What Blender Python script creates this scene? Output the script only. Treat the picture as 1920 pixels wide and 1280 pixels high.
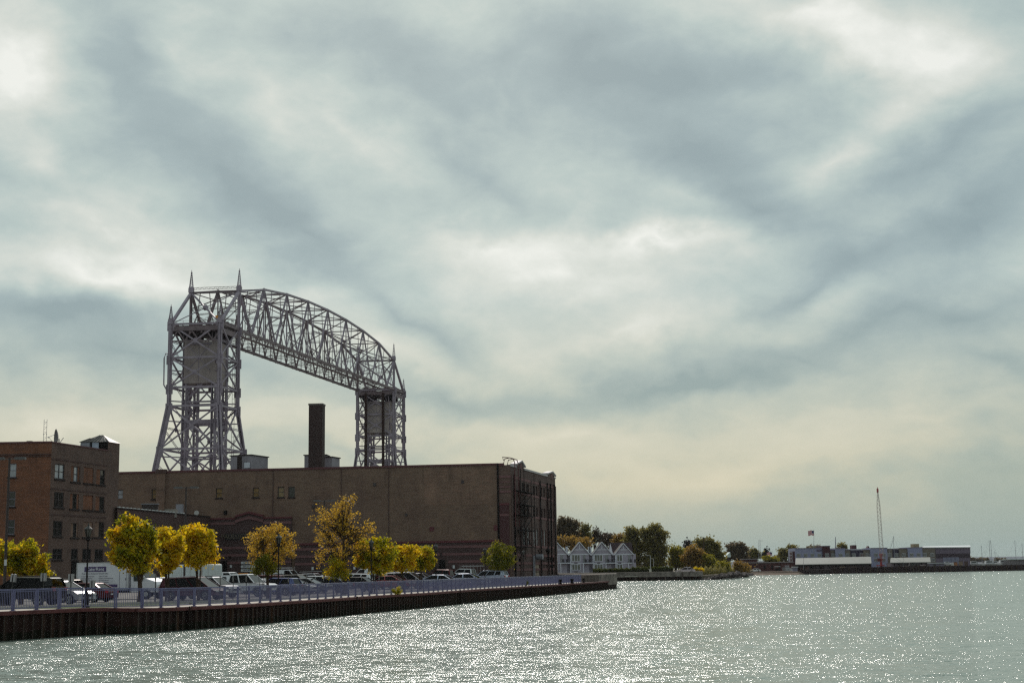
import bpy, math, random
import numpy as np
from mathutils import Vector, Matrix
random.seed(7)
C = bpy.context.scene
for o in list(bpy.data.objects): bpy.data.objects.remove(o)
R = math.radians
# ------------------------------------------------------------------ camera
FPX = 2667.0; EYE = 3.0; PITCH = math.atan((1067.7-640)/FPX); ROLL = 0.015
cd = bpy.data.cameras.new('camera'); cam = bpy.data.objects.new('camera', cd); C.collection.objects.link(cam)
cd.sensor_width = 36.0; cd.lens = FPX/1920*36.0; cd.clip_start = 0.5; cd.clip_end = 20000
cam.matrix_world = Matrix.Translation((0,0,EYE)) @ Matrix.Rotation(math.pi/2+PITCH, 4, 'X') @ Matrix.Rotation(-ROLL, 4, 'Z')
C.camera = cam
def ray(px, py):
    x = px-960; y = 640-py
    xr = x*math.cos(ROLL)+y*math.sin(ROLL); yr = -x*math.sin(ROLL)+y*math.cos(ROLL)
    d = (xr/FPX, 1, yr/FPX); c, s = math.cos(PITCH), math.sin(PITCH)
    return Vector((d[0], c*d[1]-s*d[2], s*d[1]+c*d[2]))
def at(px, py, Y):
    d = ray(px, py); return Vector((0,0,EYE))+d*(Y/d.y)
def atz(px, py, z):
    d = ray(px, py); return Vector((0,0,EYE))+d*((z-EYE)/d.z)
def zat(px, py, Y): return at(px, py, Y).z
# ------------------------------------------------------------------ render settings
C.render.engine = 'CYCLES'
C.view_settings.view_transform = 'Standard'; C.view_settings.look = 'None'
C.view_settings.exposure = 0.0; C.view_settings.gamma = 1.0
C.cycles.use_denoising = False
C.cycles.max_bounces = 6; C.cycles.diffuse_bounces = 2; C.cycles.glossy_bounces = 3; C.cycles.transmission_bounces = 4
C.cycles.transparent_max_bounces = 8; C.cycles.volume_bounces = 0
C.cycles.sample_clamp_indirect = 4.0; C.cycles.sample_clamp_direct = 34.0; C.cycles.filter_width = 1.35
# ------------------------------------------------------------------ sun
SUN_EL = R(37); SUN_AZ = R(-3.5)      # azimuth from +Y, positive to the right
sd = bpy.data.lights.new('sun', 'SUN'); sun = bpy.data.objects.new('sun', sd); C.collection.objects.link(sun)
sd.energy = 3.4; sd.angle = R(0.6); sd.color = (1.0, 0.93, 0.86)
sdir = Vector((math.sin(SUN_AZ)*math.cos(SUN_EL), math.cos(SUN_AZ)*math.cos(SUN_EL), math.sin(SUN_EL)))
sun.rotation_euler = sdir.to_track_quat('Z', 'Y').to_euler(); sun.location = (0, 0, 120)
# ------------------------------------------------------------------ world: sky with a broken layer of cloud
W = bpy.data.worlds.new("World"); C.world = W; W.use_nodes = True
nt = W.node_tree; nt.nodes.clear(); L = nt.links
def wn(t, **k):
    n = nt.nodes.new(t)
    for a, b in k.items(): setattr(n, a, b)
    return n
def wm(op, a, b=None, clamp=False):
    n = wn('ShaderNodeMath', operation=op); n.use_clamp = clamp
    for i, v in enumerate((a, b)):
        if v is None: continue
        if isinstance(v, (int, float)): n.inputs[i].default_value = v
        else: L.new(v, n.inputs[i])
    return n.outputs[0]
tc = wn('ShaderNodeTexCoord'); sep = wn('ShaderNodeSeparateXYZ'); L.new(tc.outputs['Generated'], sep.inputs[0])
az = wm('ARCTAN2', sep.outputs[0], sep.outputs[1]); el = wm('ARCSINE', sep.outputs[2])
# squeezed sky coordinates so that cloud streaks flatten towards the horizon
zz = wm('MAXIMUM', sep.outputs[2], 0.02)
den = wm('ADD', zz, 0.22)
cx = wm('DIVIDE', sep.outputs[0], den); cy = wm('DIVIDE', sep.outputs[1], den)
cp = wn('ShaderNodeCombineXYZ'); L.new(cx, cp.inputs[0]); L.new(cy, cp.inputs[1])
def noise(scale, detail=5, rough=.55, vec=None, off=(0,0,0), sc=(1,1,1), rz=0, dist=0):
    m = wn('ShaderNodeMapping'); m.inputs['Location'].default_value = off; m.inputs['Scale'].default_value = sc; m.inputs['Rotation'].default_value = (0,0,rz)
    L.new(vec, m.inputs[0]); n = wn('ShaderNodeTexNoise'); n.inputs['Scale'].default_value = scale
    n.inputs['Detail'].default_value = detail; n.inputs['Roughness'].default_value = rough; n.inputs['Distortion'].default_value = dist
    L.new(m.outputs[0], n.inputs[0]); return n
ae = wn('ShaderNodeCombineXYZ'); L.new(az, ae.inputs[0]); L.new(el, ae.inputs[1])
w1 = noise(7, 3, .5, ae.outputs[0], off=(3,1,0)); w2 = noise(22, 4, .55, ae.outputs[0], off=(7,4,0), sc=(1,1.6,1))
def addwarp(base, n, amt):
    s = wn('ShaderNodeVectorMath', operation='SUBTRACT'); L.new(n.outputs['Color'], s.inputs[0]); s.inputs[1].default_value = (.5,.5,.5)
    k = wn('ShaderNodeVectorMath', operation='SCALE'); L.new(s.outputs[0], k.inputs[0]); k.inputs['Scale'].default_value = amt
    a = wn('ShaderNodeVectorMath', operation='ADD'); L.new(base, a.inputs[0]); L.new(k.outputs[0], a.inputs[1]); return a.outputs[0]
wv = addwarp(addwarp(ae.outputs[0], w1, .075), w2, .03)
sp2 = wn('ShaderNodeSeparateXYZ'); L.new(wv, sp2.inputs[0])
wv2 = wn('ShaderNodeCombineXYZ'); L.new(sp2.outputs[0], wv2.inputs[0]); L.new(sp2.outputs[1], wv2.inputs[1]); wvec = wv2.outputs[0]
# where the layer is thin (bright, +) and thick (dark, -): picked off the sky as directions (px, py, rx, ry, tilt, amount)
THIN = [(50,110,190,150,0,.50),(310,130,110,90,-20,.26),(110,300,200,60,-30,.22),(200,440,330,80,-14,.26),(150,520,420,70,-6,.28),
 (300,540,520,70,-4,.26),(660,250,220,80,-30,.20),(500,200,150,80,-40,.18),(1030,520,440,120,-4,.40),(1240,480,330,34,-3,.30),(1150,640,520,60,2,.26),(900,455,200,50,0,.2),(700,650,200,40,-10,.14),
 (1560,60,280,90,-12,.34),(1760,100,220,120,0,.32),(1690,210,220,80,18,.30),(1560,320,150,55,28,.20),(1490,20,200,60,0,.22),(1620,120,120,60,0,.2),
 (430,800,520,60,3,.16),(1350,860,760,60,-3,.28),(1100,790,500,36,-4,.2),(120,810,320,50,0,.24),(1700,800,300,30,5,.12),(1280,400,200,40,-14,.12),(1400,210,120,50,0,.1)]
THICK = [(250,130,180,110,-50,.26),(420,330,320,95,-36,.28),(580,440,320,90,-28,.28),(760,590,300,50,-24,.26),(1230,160,440,120,-8,.36),(1120,60,200,100,0,.18),(1300,300,300,80,-20,.2),
 (1430,420,320,90,-28,.34),(1740,310,260,75,30,.28),(1840,430,260,120,28,.28),(1520,560,420,46,22,.26),(1300,725,250,30,-2,.40),(1500,700,330,34,-8,.2),(1640,640,260,30,14,.14),
 (100,600,320,56,-5,.40),(260,690,420,50,-4,.30),(840,720,360,46,-6,.26),(1800,610,320,60,8,.26),(1840,900,320,110,0,.24),(700,100,300,110,-10,.2),(880,230,200,80,-30,.16),(1870,700,220,46,-10,.22),(620,850,220,30,0,.12),(900,330,200,50,-30,.16)]
acc = None
for sgn, lst in ((1, THIN), (-1, THICK)):
    for (px, py, rx, ry, rot, a) in lst:
        d = ray(px, py).normalized(); m = wn('ShaderNodeMapping', vector_type='TEXTURE')
        m.inputs['Location'].default_value = (math.atan2(d.x, d.y), math.asin(d.z), 0)
        m.inputs['Rotation'].default_value = (0,0,R(rot)); m.inputs['Scale'].default_value = (rx*1.35/FPX, ry*1.35/FPX, 1)
        L.new(wvec, m.inputs[0]); g = wn('ShaderNodeTexGradient', gradient_type='QUADRATIC_SPHERE'); L.new(m.outputs[0], g.inputs[0])
        n = wn('ShaderNodeMath', operation='MULTIPLY_ADD'); L.new(g.outputs['Fac'], n.inputs[0]); n.inputs[1].default_value = a*1.35 if sgn > 0 else -a*1.5
        if acc is None: n.inputs[2].default_value = 0
        else: L.new(acc, n.inputs[2])
        acc = n.outputs[0]
nA = noise(3.0, 7, .55, cp.outputs[0], off=(1.3,.4,0), sc=(1.0,.8,1), rz=.5, dist=.3)
nD = noise(26.0, 5, .6, ae.outputs[0], off=(1,7,0), sc=(1,1.5,1), rz=.5, dist=.3)
nB = noise(8.0, 7, .58, ae.outputs[0], off=(5,2,0), sc=(1,1.7,1), rz=.35, dist=.4)
nC = noise(16, 5, .5, ae.outputs[0], off=(2,9,0), sc=(1,4.0,1))
v = wm('ADD', acc, 0.46)
v = wm('ADD', v, wm('MULTIPLY', wm('SUBTRACT', nA.outputs[0], .5), .30))
v = wm('ADD', v, wm('MULTIPLY', wm('SUBTRACT', nB.outputs[0], .5), .62))
v = wm('ADD', v, wm('MULTIPLY', wm('SUBTRACT', nD.outputs[0], .5), .34))
v = wm('ADD', v, wm('MULTIPLY', wm('SUBTRACT', nC.outputs[0], .5), .10), True)
def lin(c):
    return tuple(((x/255)/12.92 if x <= 10 else ((x/255+.055)/1.055)**2.4) for x in c)
def ramp(stops, fac):
    r = wn('ShaderNodeValToRGB'); e = r.color_ramp.elements
    while len(e) < len(stops): e.new(.5)
    for i, (p, c) in enumerate(stops): e[i].position = p; e[i].color = (*lin(c), 1)
    L.new(fac, r.inputs[0]); return r.outputs[0]
hi = ramp([(0,(137,157,161)),(.25,(153,172,174)),(.5,(178,194,190)),(.75,(208,214,206)),(1,(236,238,231))], v)
lo = ramp([(0,(140,160,155)),(.3,(165,177,166)),(.6,(198,196,174)),(1,(214,208,184))], v)
mixc = wn('ShaderNodeMix', data_type='RGBA'); 
f = wn('ShaderNodeMapRange'); f.inputs['From Min'].default_value = .06; f.inputs['From Max'].default_value = .19; L.new(el, f.inputs[0])
L.new(f.outputs[0], mixc.inputs[0]); L.new(lo, mixc.inputs[6]); L.new(hi, mixc.inputs[7])
hz = wn('ShaderNodeMix', data_type='RGBA'); f2 = wn('ShaderNodeMapRange'); f2.inputs['From Min'].default_value = .012; f2.inputs['From Max'].default_value = .055; L.new(el, f2.inputs[0])
L.new(f2.outputs[0], hz.inputs[0]); hz.inputs[6].default_value = (*lin((141,162,159)), 1); L.new(mixc.outputs[2], hz.inputs[7])
sky = wn('ShaderNodeTexSky', sky_type='NISHITA'); sky.sun_disc = False; sky.sun_elevation = SUN_EL; sky.sun_rotation = SUN_AZ
sky.air_density = 1.0; sky.dust_density = 2.0
scl = wn('ShaderNodeMix', data_type='RGBA', blend_type='MULTIPLY'); scl.inputs[0].default_value = 1; L.new(hz.outputs[2], scl.inputs[6]); scl.inputs[7].default_value = (10,10,10,1)
mx = wn('ShaderNodeMix', data_type='RGBA'); mx.inputs[0].default_value = .93; L.new(sky.outputs[0], mx.inputs[6]); L.new(scl.outputs[2], mx.inputs[7])
bg = wn('ShaderNodeBackground'); bg.inputs[1].default_value = 0.1; L.new(mx.outputs[2], bg.inputs[0])
wo = wn('ShaderNodeOutputWorld'); L.new(bg.outputs[0], wo.inputs[0])
# ------------------------------------------------------------------ materials
MATS = {}
def mat(name, col, rough=.8, metal=0, var=0.0, vscale=1.0, bump=0, bscale=20, col2=None, spec=.5, trans=0, stretch=(1,1,1), detail=4):
    if name in MATS: return MATS[name]
    m = bpy.data.materials.new(name); m.use_nodes = True; t = m.node_tree; b = t.nodes['Principled BSDF']
    b.inputs['Base Color'].default_value = (*col, 1); b.inputs['Roughness'].default_value = rough; b.inputs['Metallic'].default_value = metal
    b.inputs['Specular IOR Level'].default_value = spec if rough < .8 else .2
    if var or bump or col2:
        g = t.nodes.new('ShaderNodeTexCoord'); mp = t.nodes.new('ShaderNodeMapping'); mp.inputs['Scale'].default_value = stretch
        t.links.new(g.outputs['Object'], mp.inputs[0])
    if var or col2:
        n = t.nodes.new('ShaderNodeTexNoise'); n.inputs['Scale'].default_value = vscale; n.inputs['Detail'].default_value = detail; n.inputs['Roughness'].default_value = .65
        t.links.new(mp.outputs[0], n.inputs[0]); r = t.nodes.new('ShaderNodeValToRGB')
        a = tuple(c*(1-var) for c in col); z = col2 or tuple(min(1, c*(1+var)) for c in col)
        r.color_ramp.elements[0].position = .35; r.color_ramp.elements[1].position = .65
        r.color_ramp.elements[0].color = (*a, 1); r.color_ramp.elements[1].color = (*z, 1)
        t.links.new(n.outputs[0], r.inputs[0]); t.links.new(r.outputs[0], b.inputs['Base Color'])
    if bump:
        n = t.nodes.new('ShaderNodeTexNoise'); n.inputs['Scale'].default_value = bscale; t.links.new(mp.outputs[0], n.inputs[0])
        bp = t.nodes.new('ShaderNodeBump'); bp.inputs['Distance'].default_value = bump; t.links.new(n.outputs[0], bp.inputs['Height']); t.links.new(bp.outputs[0], b.inputs['Normal'])
    MATS[name] = m; return m
def brick_mat(name, c1, c2, mortar, dirt, rows=.075, streak=1.0):
    if name in MATS: return MATS[name]
    m = bpy.data.materials.new(name); m.use_nodes = True; t = m.node_tree; b = t.nodes['Principled BSDF']; b.inputs['Roughness'].default_value = .9
    N = t.nodes.new; K = t.links.new
    g = N('ShaderNodeTexCoord'); s = N('ShaderNodeSeparateXYZ'); K(g.outputs['Object'], s.inputs[0])
    a = N('ShaderNodeMath'); a.operation = 'ADD'; K(s.outputs[0], a.inputs[0]); K(s.outputs[1], a.inputs[1])
    c = N('ShaderNodeCombineXYZ'); K(a.outputs[0], c.inputs[0]); K(s.outputs[2], c.inputs[1])
    br = N('ShaderNodeTexBrick'); br.inputs['Scale'].default_value = 1; br.inputs['Brick Width'].default_value = .22; br.inputs['Row Height'].default_value = rows
    br.inputs['Mortar Size'].default_value = .01; br.inputs['Color1'].default_value = (*c1,1); br.inputs['Color2'].default_value = (*c2,1); br.inputs['Mortar'].default_value = (*mortar,1)
    K(c.outputs[0], br.inputs[0])
    def nz(sc, st, dt=5):
        mp = N('ShaderNodeMapping'); mp.inputs['Scale'].default_value = st; K(c.outputs[0], mp.inputs[0]); n = N('ShaderNodeTexNoise'); n.inputs['Scale'].default_value = sc; n.inputs['Detail'].default_value = dt; n.inputs['Roughness'].default_value = .7
        K(mp.outputs[0], n.inputs[0]); return n.outputs[0]
    def mixm(fac, A, B, mode='MIX', lo=.4, hi=.7):
        r = N('ShaderNodeMapRange'); r.inputs['From Min'].default_value = lo; r.inputs['From Max'].default_value = hi; K(fac, r.inputs[0])
        x = N('ShaderNodeMix'); x.data_type = 'RGBA'; x.blend_type = mode; K(r.outputs[0], x.inputs[0]); K(A, x.inputs[6])
        if isinstance(B, tuple): x.inputs[7].default_value = (*B, 1)
        else: K(B, x.inputs[7])
        return x.outputs[2]
    col = mixm(nz(.35, (1,1,1)), br.outputs[0], dirt, 'MIX', .42, .75)
    col = mixm(nz(1.3, (.4,4,1)), col, tuple(min(1, x*1.9) for x in c2), 'MIX', .52, .80)
    col = mixm(nz(3.6, (.22,2.6,1), 6), col, tuple(x*.38 for x in c1), 'MIX', .5, .75)
    col = mixm(nz(.9, (1.5,.12,1)), col, tuple(x*.6 for x in dirt), 'MIX', .56, .9)
    col = mixm(nz(.22, (1,.6,1), 3), col, tuple(min(1,x*1.35) for x in c1), 'MIX', .55, 1.1)
    K(col, b.inputs['Base Color'])
    MATS[name] = m; return m
def glass_mat(name, col=(.02,.025,.025), rough=.05):
    return mat(name, col, rough, 0, spec=.45)
def emissless_leaf(name, cols, trans=.5, rough=.6):
    if name in MATS: return MATS[name]
    m = bpy.data.materials.new(name); m.use_nodes = True; t = m.node_tree; t.nodes.clear(); N = t.nodes.new; K = t.links.new
    g = N('ShaderNodeNewGeometry'); tc_ = N('ShaderNodeTexCoord'); n = N('ShaderNodeTexNoise'); n.inputs['Scale'].default_value = .9; n.inputs['Detail'].default_value = 3; K(tc_.outputs['Object'], n.inputs[0])
    a = N('ShaderNodeMath'); a.operation = 'MULTIPLY_ADD'; K(g.outputs['Random Per Island'], a.inputs[0]); a.inputs[1].default_value = .38
    b2 = N('ShaderNodeMath'); b2.operation = 'MULTIPLY_ADD'; K(n.outputs[0], b2.inputs[0]); b2.inputs[1].default_value = 1.7; b2.inputs[2].default_value = -.54
    K(b2.outputs[0], a.inputs[2])
    r = N('ShaderNodeValToRGB'); e = r.color_ramp.elements
    while len(e) < len(cols): e.new(.5)
    for i, c in enumerate(cols): e[i].position = i/(len(cols)-1); e[i].color = (*c, 1)
    K(a.outputs[0], r.inputs[0])
    d = N('ShaderNodeBsdfPrincipled'); d.inputs['Roughness'].default_value = rough; d.inputs['Specular IOR Level'].default_value = .3; K(r.outputs[0], d.inputs['Base Color'])
    tr = N('ShaderNodeBsdfTranslucent'); K(r.outputs[0], tr.inputs[0]); mxs = N('ShaderNodeMixShader'); mxs.inputs[0].default_value = trans
    K(d.outputs[0], mxs.inputs[1]); K(tr.outputs[0], mxs.inputs[2]); o = N('ShaderNodeOutputMaterial'); K(mxs.outputs[0], o.inputs[0])
    MATS[name] = m; return m
# ------------------------------------------------------------------ mesh helpers
class MB:
    def __init__(s): s.v = []; s.f = []; s.m = []
    def add(s, vs, fs, mi=0):
        n = len(s.v); s.v += [tuple(p) for p in vs]; s.f += [tuple(i+n for i in f) for f in fs]; s.m += [mi]*len(fs); return s
    def box(s, c, d, rz=0, mi=0):
        x, y, z = d[0]/2, d[1]/2, d[2]/2; cs, sn = math.cos(rz), math.sin(rz); vs = []
        for k in (-z, z):
            for (i, j) in ((-x,-y),(x,-y),(x,y),(-x,y)): vs.append((c[0]+i*cs-j*sn, c[1]+i*sn+j*cs, c[2]+k))
        return s.add(vs, BOXF, mi)
    def b2(s, a, b, mi=0):
        return s.box([(a[i]+b[i])/2 for i in range(3)], [abs(b[i]-a[i]) for i in range(3)], 0, mi)
    def beam(s, p, q, w, h=None, up=None, mi=0):
        p = Vector(p); q = Vector(q); h = h or w; d = (q-p)
        if d.length < 1e-5: return s
        d.normalize(); u = Vector(up) if up else Vector((0,0,1))
        if abs(d.dot(u)) > .98: u = Vector((0,1,0)) if abs(d.y) < .9 else Vector((1,0,0))
        a = d.cross(u).normalized(); b = a.cross(d).normalized(); vs = []
        for e in (p, q):
            for (i, j) in ((-1,-1),(1,-1),(1,1),(-1,1)): vs.append(e+a*(w/2*i)+b*(h/2*j))
        return s.add(vs, [(0,3,2,1),(4,5,6,7),(0,1,5,4),(1,2,6,5),(2,3,7,6),(3,0,4,7)], mi)
    def tube(s, pts, rad, n=8, cap=True, mi=0):
        pts = [Vector(p) for p in pts]; r0 = rad if isinstance(rad, (list, tuple)) else [rad]*len(pts); vs = []; fs = []
        for k, p in enumerate(pts):
            d = (pts[min(k+1, len(pts)-1)]-pts[max(k-1,0)]).normalized(); u = Vector((0,0,1)) if abs(d.z) < .95 else Vector((1,0,0))
            a = d.cross(u).normalized(); b = d.cross(a).normalized()
            for i in range(n):
                t = 2*math.pi*i/n; vs.append(p+(a*math.cos(t)+b*math.sin(t))*r0[k])
        for k in range(len(pts)-1):
            for i in range(n): j = (i+1) % n; fs.append((k*n+i, k*n+j, (k+1)*n+j, (k+1)*n+i))
        if cap: fs.append(tuple(range(n-1,-1,-1))); fs.append(tuple((len(pts)-1)*n+i for i in range(n)))
        return s.add(vs, fs, mi)
    def lathe(s, c, prof, n=12, mi=0):
        return s.tube([(c[0], c[1], c[2]+z) for r, z in prof], [max(r, .001) for r, z in prof], n, True, mi) if all(prof[i][1] != prof[i+1][1] for i in range(len(prof)-1)) else s
    def prism(s, pts, z0, z1, mi=0, top=None):
        n = len(pts); vs = [(p[0], p[1], z0) for p in pts]+[(p[0], p[1], z1) for p in pts]
        fs = [tuple(range(n-1,-1,-1)), tuple(range(n, 2*n))]+[(i, (i+1) % n, n+(i+1) % n, n+i) for i in range(n)]
        s.add(vs, fs, mi)
        if top is not None: s.m[len(s.m)-n-1] = top
        return s
    def poly(s, pts, mi=0): return s.add(pts, [tuple(range(len(pts)))], mi)
    def extr(s, pts, off, mi=0):      # planar polygon swept by a vector
        n = len(pts); off = Vector(off); vs = [Vector(p) for p in pts]+[Vector(p)+off for p in pts]
        return s.add(vs, [tuple(range(n-1,-1,-1)), tuple(range(n, 2*n))]+[(i, (i+1) % n, n+(i+1) % n, n+i) for i in range(n)], mi)
    def wheel(s, c, ax, r, w, n=20, mi=0):
        a = Vector(ax).normalized(); c = Vector(c); return s.tube([c-a*w/2, c-a*w*.35, c+a*w*.35, c+a*w/2], [r*.9, r, r, r*.9], n, True, mi)
BOXF = [(0,3,2,1),(4,5,6,7),(0,1,5,4),(1,2,6,5),(2,3,7,6),(3,0,4,7)]
def root_loc(o):
    p = Vector((0,0,0))
    while o: p += o.location; o = o.parent
    return p
def obj(name, mb, mats, parent=None, local=False, loc=None, smooth=False, recalc=True):
    me = bpy.data.meshes.new(name); off = Vector((0,0,0))
    if parent is not None and not local: off = root_loc(parent)
    if loc is not None and parent is None and not local: off = Vector(loc)
    va = np.array([tuple(p) for p in mb.v], dtype=np.float64) - np.array(off)
    me.from_pydata([tuple(x) for x in va], [], mb.f)
    for m in (mats if isinstance(mats, (list, tuple)) else [mats]): me.materials.append(m)
    me.polygons.foreach_set('material_index', mb.m)
    if recalc and len(mb.f) < 20000:
        import bmesh
        b = bmesh.new(); b.from_mesh(me); bmesh.ops.recalc_face_normals(b, faces=b.faces); b.to_mesh(me); b.free()
    if smooth: me.polygons.foreach_set('use_smooth', [True]*len(me.polygons))
    me.update(); o = bpy.data.objects.new(name, me); C.collection.objects.link(o)
    if parent is not None: o.parent = parent
    if loc is not None: o.location = loc
    return o
def thing(name, label, cat, loc=(0,0,0), rz=0, group=None):
    o = bpy.data.objects.new(name, None); C.collection.objects.link(o); o.location = loc; o.rotation_euler = (0,0,rz); o.empty_display_size = .5
    return tag(o, label, cat, group)
def tag(o, label=None, cat=None, group=None, kind=None):
    if label: o['label'] = label
    if cat: o['category'] = cat
    if group: o['group'] = group
    if kind: o['kind'] = kind
    return o
def dup(o, loc=None, rz=None, label=None, parent=None, sc=None):
    c = o.copy(); C.collection.objects.link(c)
    if parent is not None: c.parent = parent
    if loc is not None: c.location = loc
    if rz is not None: c.rotation_euler = (0,0,rz)
    if sc is not None: c.scale = sc
    if label: c['label'] = label
    for ch in o.children: dup(ch, parent=c)
    return c
def bevel(o, w=.03, seg=2):
    m = o.modifiers.new('bevel', 'BEVEL'); m.width = w; m.segments = seg; m.limit_method = 'ANGLE'; m.angle_limit = R(35); return o
def text(name, s, size, mt, parent, loc, rot, ex=.01, align='CENTER', local=True, font=None):
    cu = bpy.data.curves.new(name, 'FONT'); cu.body = s; cu.size = size; cu.extrude = ex; cu.align_x = align; cu.align_y = 'CENTER'; cu.resolution_u = 2
    cu.materials.append(mt); t = bpy.data.objects.new(name, cu); C.collection.objects.link(t)
    if parent: t.parent = parent
    t.location = loc; t.rotation_euler = rot
    dg = bpy.context.evaluated_depsgraph_get(); me = bpy.data.meshes.new_from_object(t.evaluated_get(dg))
    o = bpy.data.objects.new(name, me); C.collection.objects.link(o); o.parent = t.parent; o.location = t.location; o.rotation_euler = t.rotation_euler
    bpy.data.objects.remove(t); return o
# ------------------------------------------------------------------ quay line (world, metres; z of the walkway on each corner)
QUAY = [(-36,45,1.38),(-29.6,59,1.38),(-24.7,69.3,1.38),(-22.3,74.5,1.38),(-21.4,75.4,1.36),(-19.9,75.5,1.30),(-18.6,78.4,1.25),(-16.2,85,1.23),(-13.2,97.2,1.23),(-10.7,108.7,1.23),(-7.4,120.9,1.21),
        (-3.5,139.9,1.21),(3.3,167.5,1.19),(10.8,198.5,1.18),(13.4,210,1.18)]
def lot_z(x, y):
    a = [(40,1.38),(85,1.32),(105,1.02),(150,1.02),(190,1.3),(400,1.35)]
    for (y0, z0), (y1, z1) in zip(a, a[1:]):
        if y <= y1: t = max(0, (y-y0)/(y1-y0)); return z0+(z1-z0)*t
    return 1.35
def quay_at(y):
    for (x0, y0, z0), (x1, y1, z1) in zip(QUAY, QUAY[1:]):
        if y <= y1: t = (y-y0)/(y1-y0) if y1 != y0 else 0; return x0+(x1-x0)*t, z0+(z1-z0)*t
    return QUAY[-1][0], QUAY[-1][2]
def gz(x, y):
    qx, qz = quay_at(y); d = qx-x; l = lot_z(x, y)
    if d < 3.2: return qz
    t = min(1, (d-3.2)/3.0); return qz+(l-qz)*t
# ------------------------------------------------------------------ palette
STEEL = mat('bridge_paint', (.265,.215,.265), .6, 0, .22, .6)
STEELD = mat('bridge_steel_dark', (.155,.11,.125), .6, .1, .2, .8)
CONC = mat('pale_concrete', (.40,.36,.32), .9, 0, .15, 1.5)
CONCD = mat('weathered_concrete', (.15,.125,.115), .95, 0, .4, .8, col2=(.25,.21,.19))
RUST = mat('rust_sheet_pile', (.017,.009,.008), .9, 0, .4, 2.0, col2=(.034,.016,.014), stretch=(1,1,.3))
RUSTL = mat('pale_pile_lock', (.060,.043,.036), .8, 0, .3, 3)  # lock strips in a lighter brown than the piling
CAPM = mat('rust_red_cap', (.10,.035,.035), .8, 0, .3, 2)
RAILM = mat('blue_lavender_paint', (.125,.122,.235), .45, .1, .1, 2)
ASPH = mat('asphalt', (.10,.092,.088), .9, 0, .2, .7, bump=.004, bscale=30)
GRAVEL = mat('gravel_verge', (.16,.14,.12), 1, 0, .45, 6, bump=.02, bscale=20)
GRASSM = mat('grass_verge', (.05,.07,.025), 1, 0, .4, 4, bump=.03, bscale=20)
LAND = mat('shore_soil', (.12,.10,.075), 1, 0, .3, .2)
SAND = mat('brown_sand', (.19,.135,.11), 1, 0, .2, .5)
BLACK = mat('black_paint', (.012,.009,.010), .75, spec=.15)
DARKV = mat('dark_void', (.010,.008,.008), .9)
WHITE = mat('white_paint', (.72,.72,.76), .5, 0, .06, 1)
GLASS = glass_mat('window_glass', (.02,.022,.022), .04)
TYRE = mat('tyre_rubber', (.012,.011,.011), .9)
ALLOY = mat('alloy_rim', (.42,.41,.42), .35, .8)
CHROME = mat('chrome', (.6,.6,.6), .15, 1)
REDL = mat('red_lamp_lens', (.45,.01,.015), .25)
WLENS = mat('clear_lamp_lens', (.65,.66,.66), .12)
BARK = mat('bark', (.060,.040,.030), .95, 0, .3, 3, bump=.01, bscale=12)
SIGNW = mat('sign_white', (.55,.55,.58), .6)
SIGNB = mat('sign_back', (.33,.32,.33), .45, .5)
def stained_pile():
    m = RUST; t = m.node_tree; b_ = t.nodes['Principled BSDF']; src = b_.inputs['Base Color'].links[0].from_socket; N = t.nodes.new; K = t.links.new
    g = N('ShaderNodeNewGeometry'); sp_ = N('ShaderNodeSeparateXYZ'); K(g.outputs['Position'], sp_.inputs[0]); n = N('ShaderNodeTexNoise'); n.inputs['Scale'].default_value = 1.4; K(g.outputs['Position'], n.inputs[0])
    a_ = N('ShaderNodeMath'); a_.operation = 'MULTIPLY_ADD'; K(n.outputs[0], a_.inputs[0]); a_.inputs[1].default_value = .35; K(sp_.outputs[2], a_.inputs[2])
    r_ = N('ShaderNodeMapRange'); r_.inputs['From Min'].default_value = .52; r_.inputs['From Max'].default_value = .62; K(a_.outputs[0], r_.inputs[0])
    x = N('ShaderNodeMix'); x.data_type = 'RGBA'; K(r_.outputs[0], x.inputs[0]); x.inputs[6].default_value = (.010,.009,.005,1); K(src, x.inputs[7])
    mp = N('ShaderNodeMapping'); mp.inputs['Scale'].default_value = (1.1,1.1,.06); K(g.outputs['Position'], mp.inputs[0]); n2 = N('ShaderNodeTexNoise'); n2.inputs['Scale'].default_value = 1.6; n2.inputs['Detail'].default_value = 5; K(mp.outputs[0], n2.inputs[0])
    r2 = N('ShaderNodeMapRange'); r2.inputs['From Min'].default_value = .56; r2.inputs['From Max'].default_value = .70; K(n2.outputs[0], r2.inputs[0]); y = N('ShaderNodeMix'); y.data_type = 'RGBA'; K(r2.outputs[0], y.inputs[0]); K(x.outputs[2], y.inputs[6]); y.inputs[7].default_value = (.060,.026,.014,1)
    K(y.outputs[2], b_.inputs['Base Color'])
stained_pile()
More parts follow.
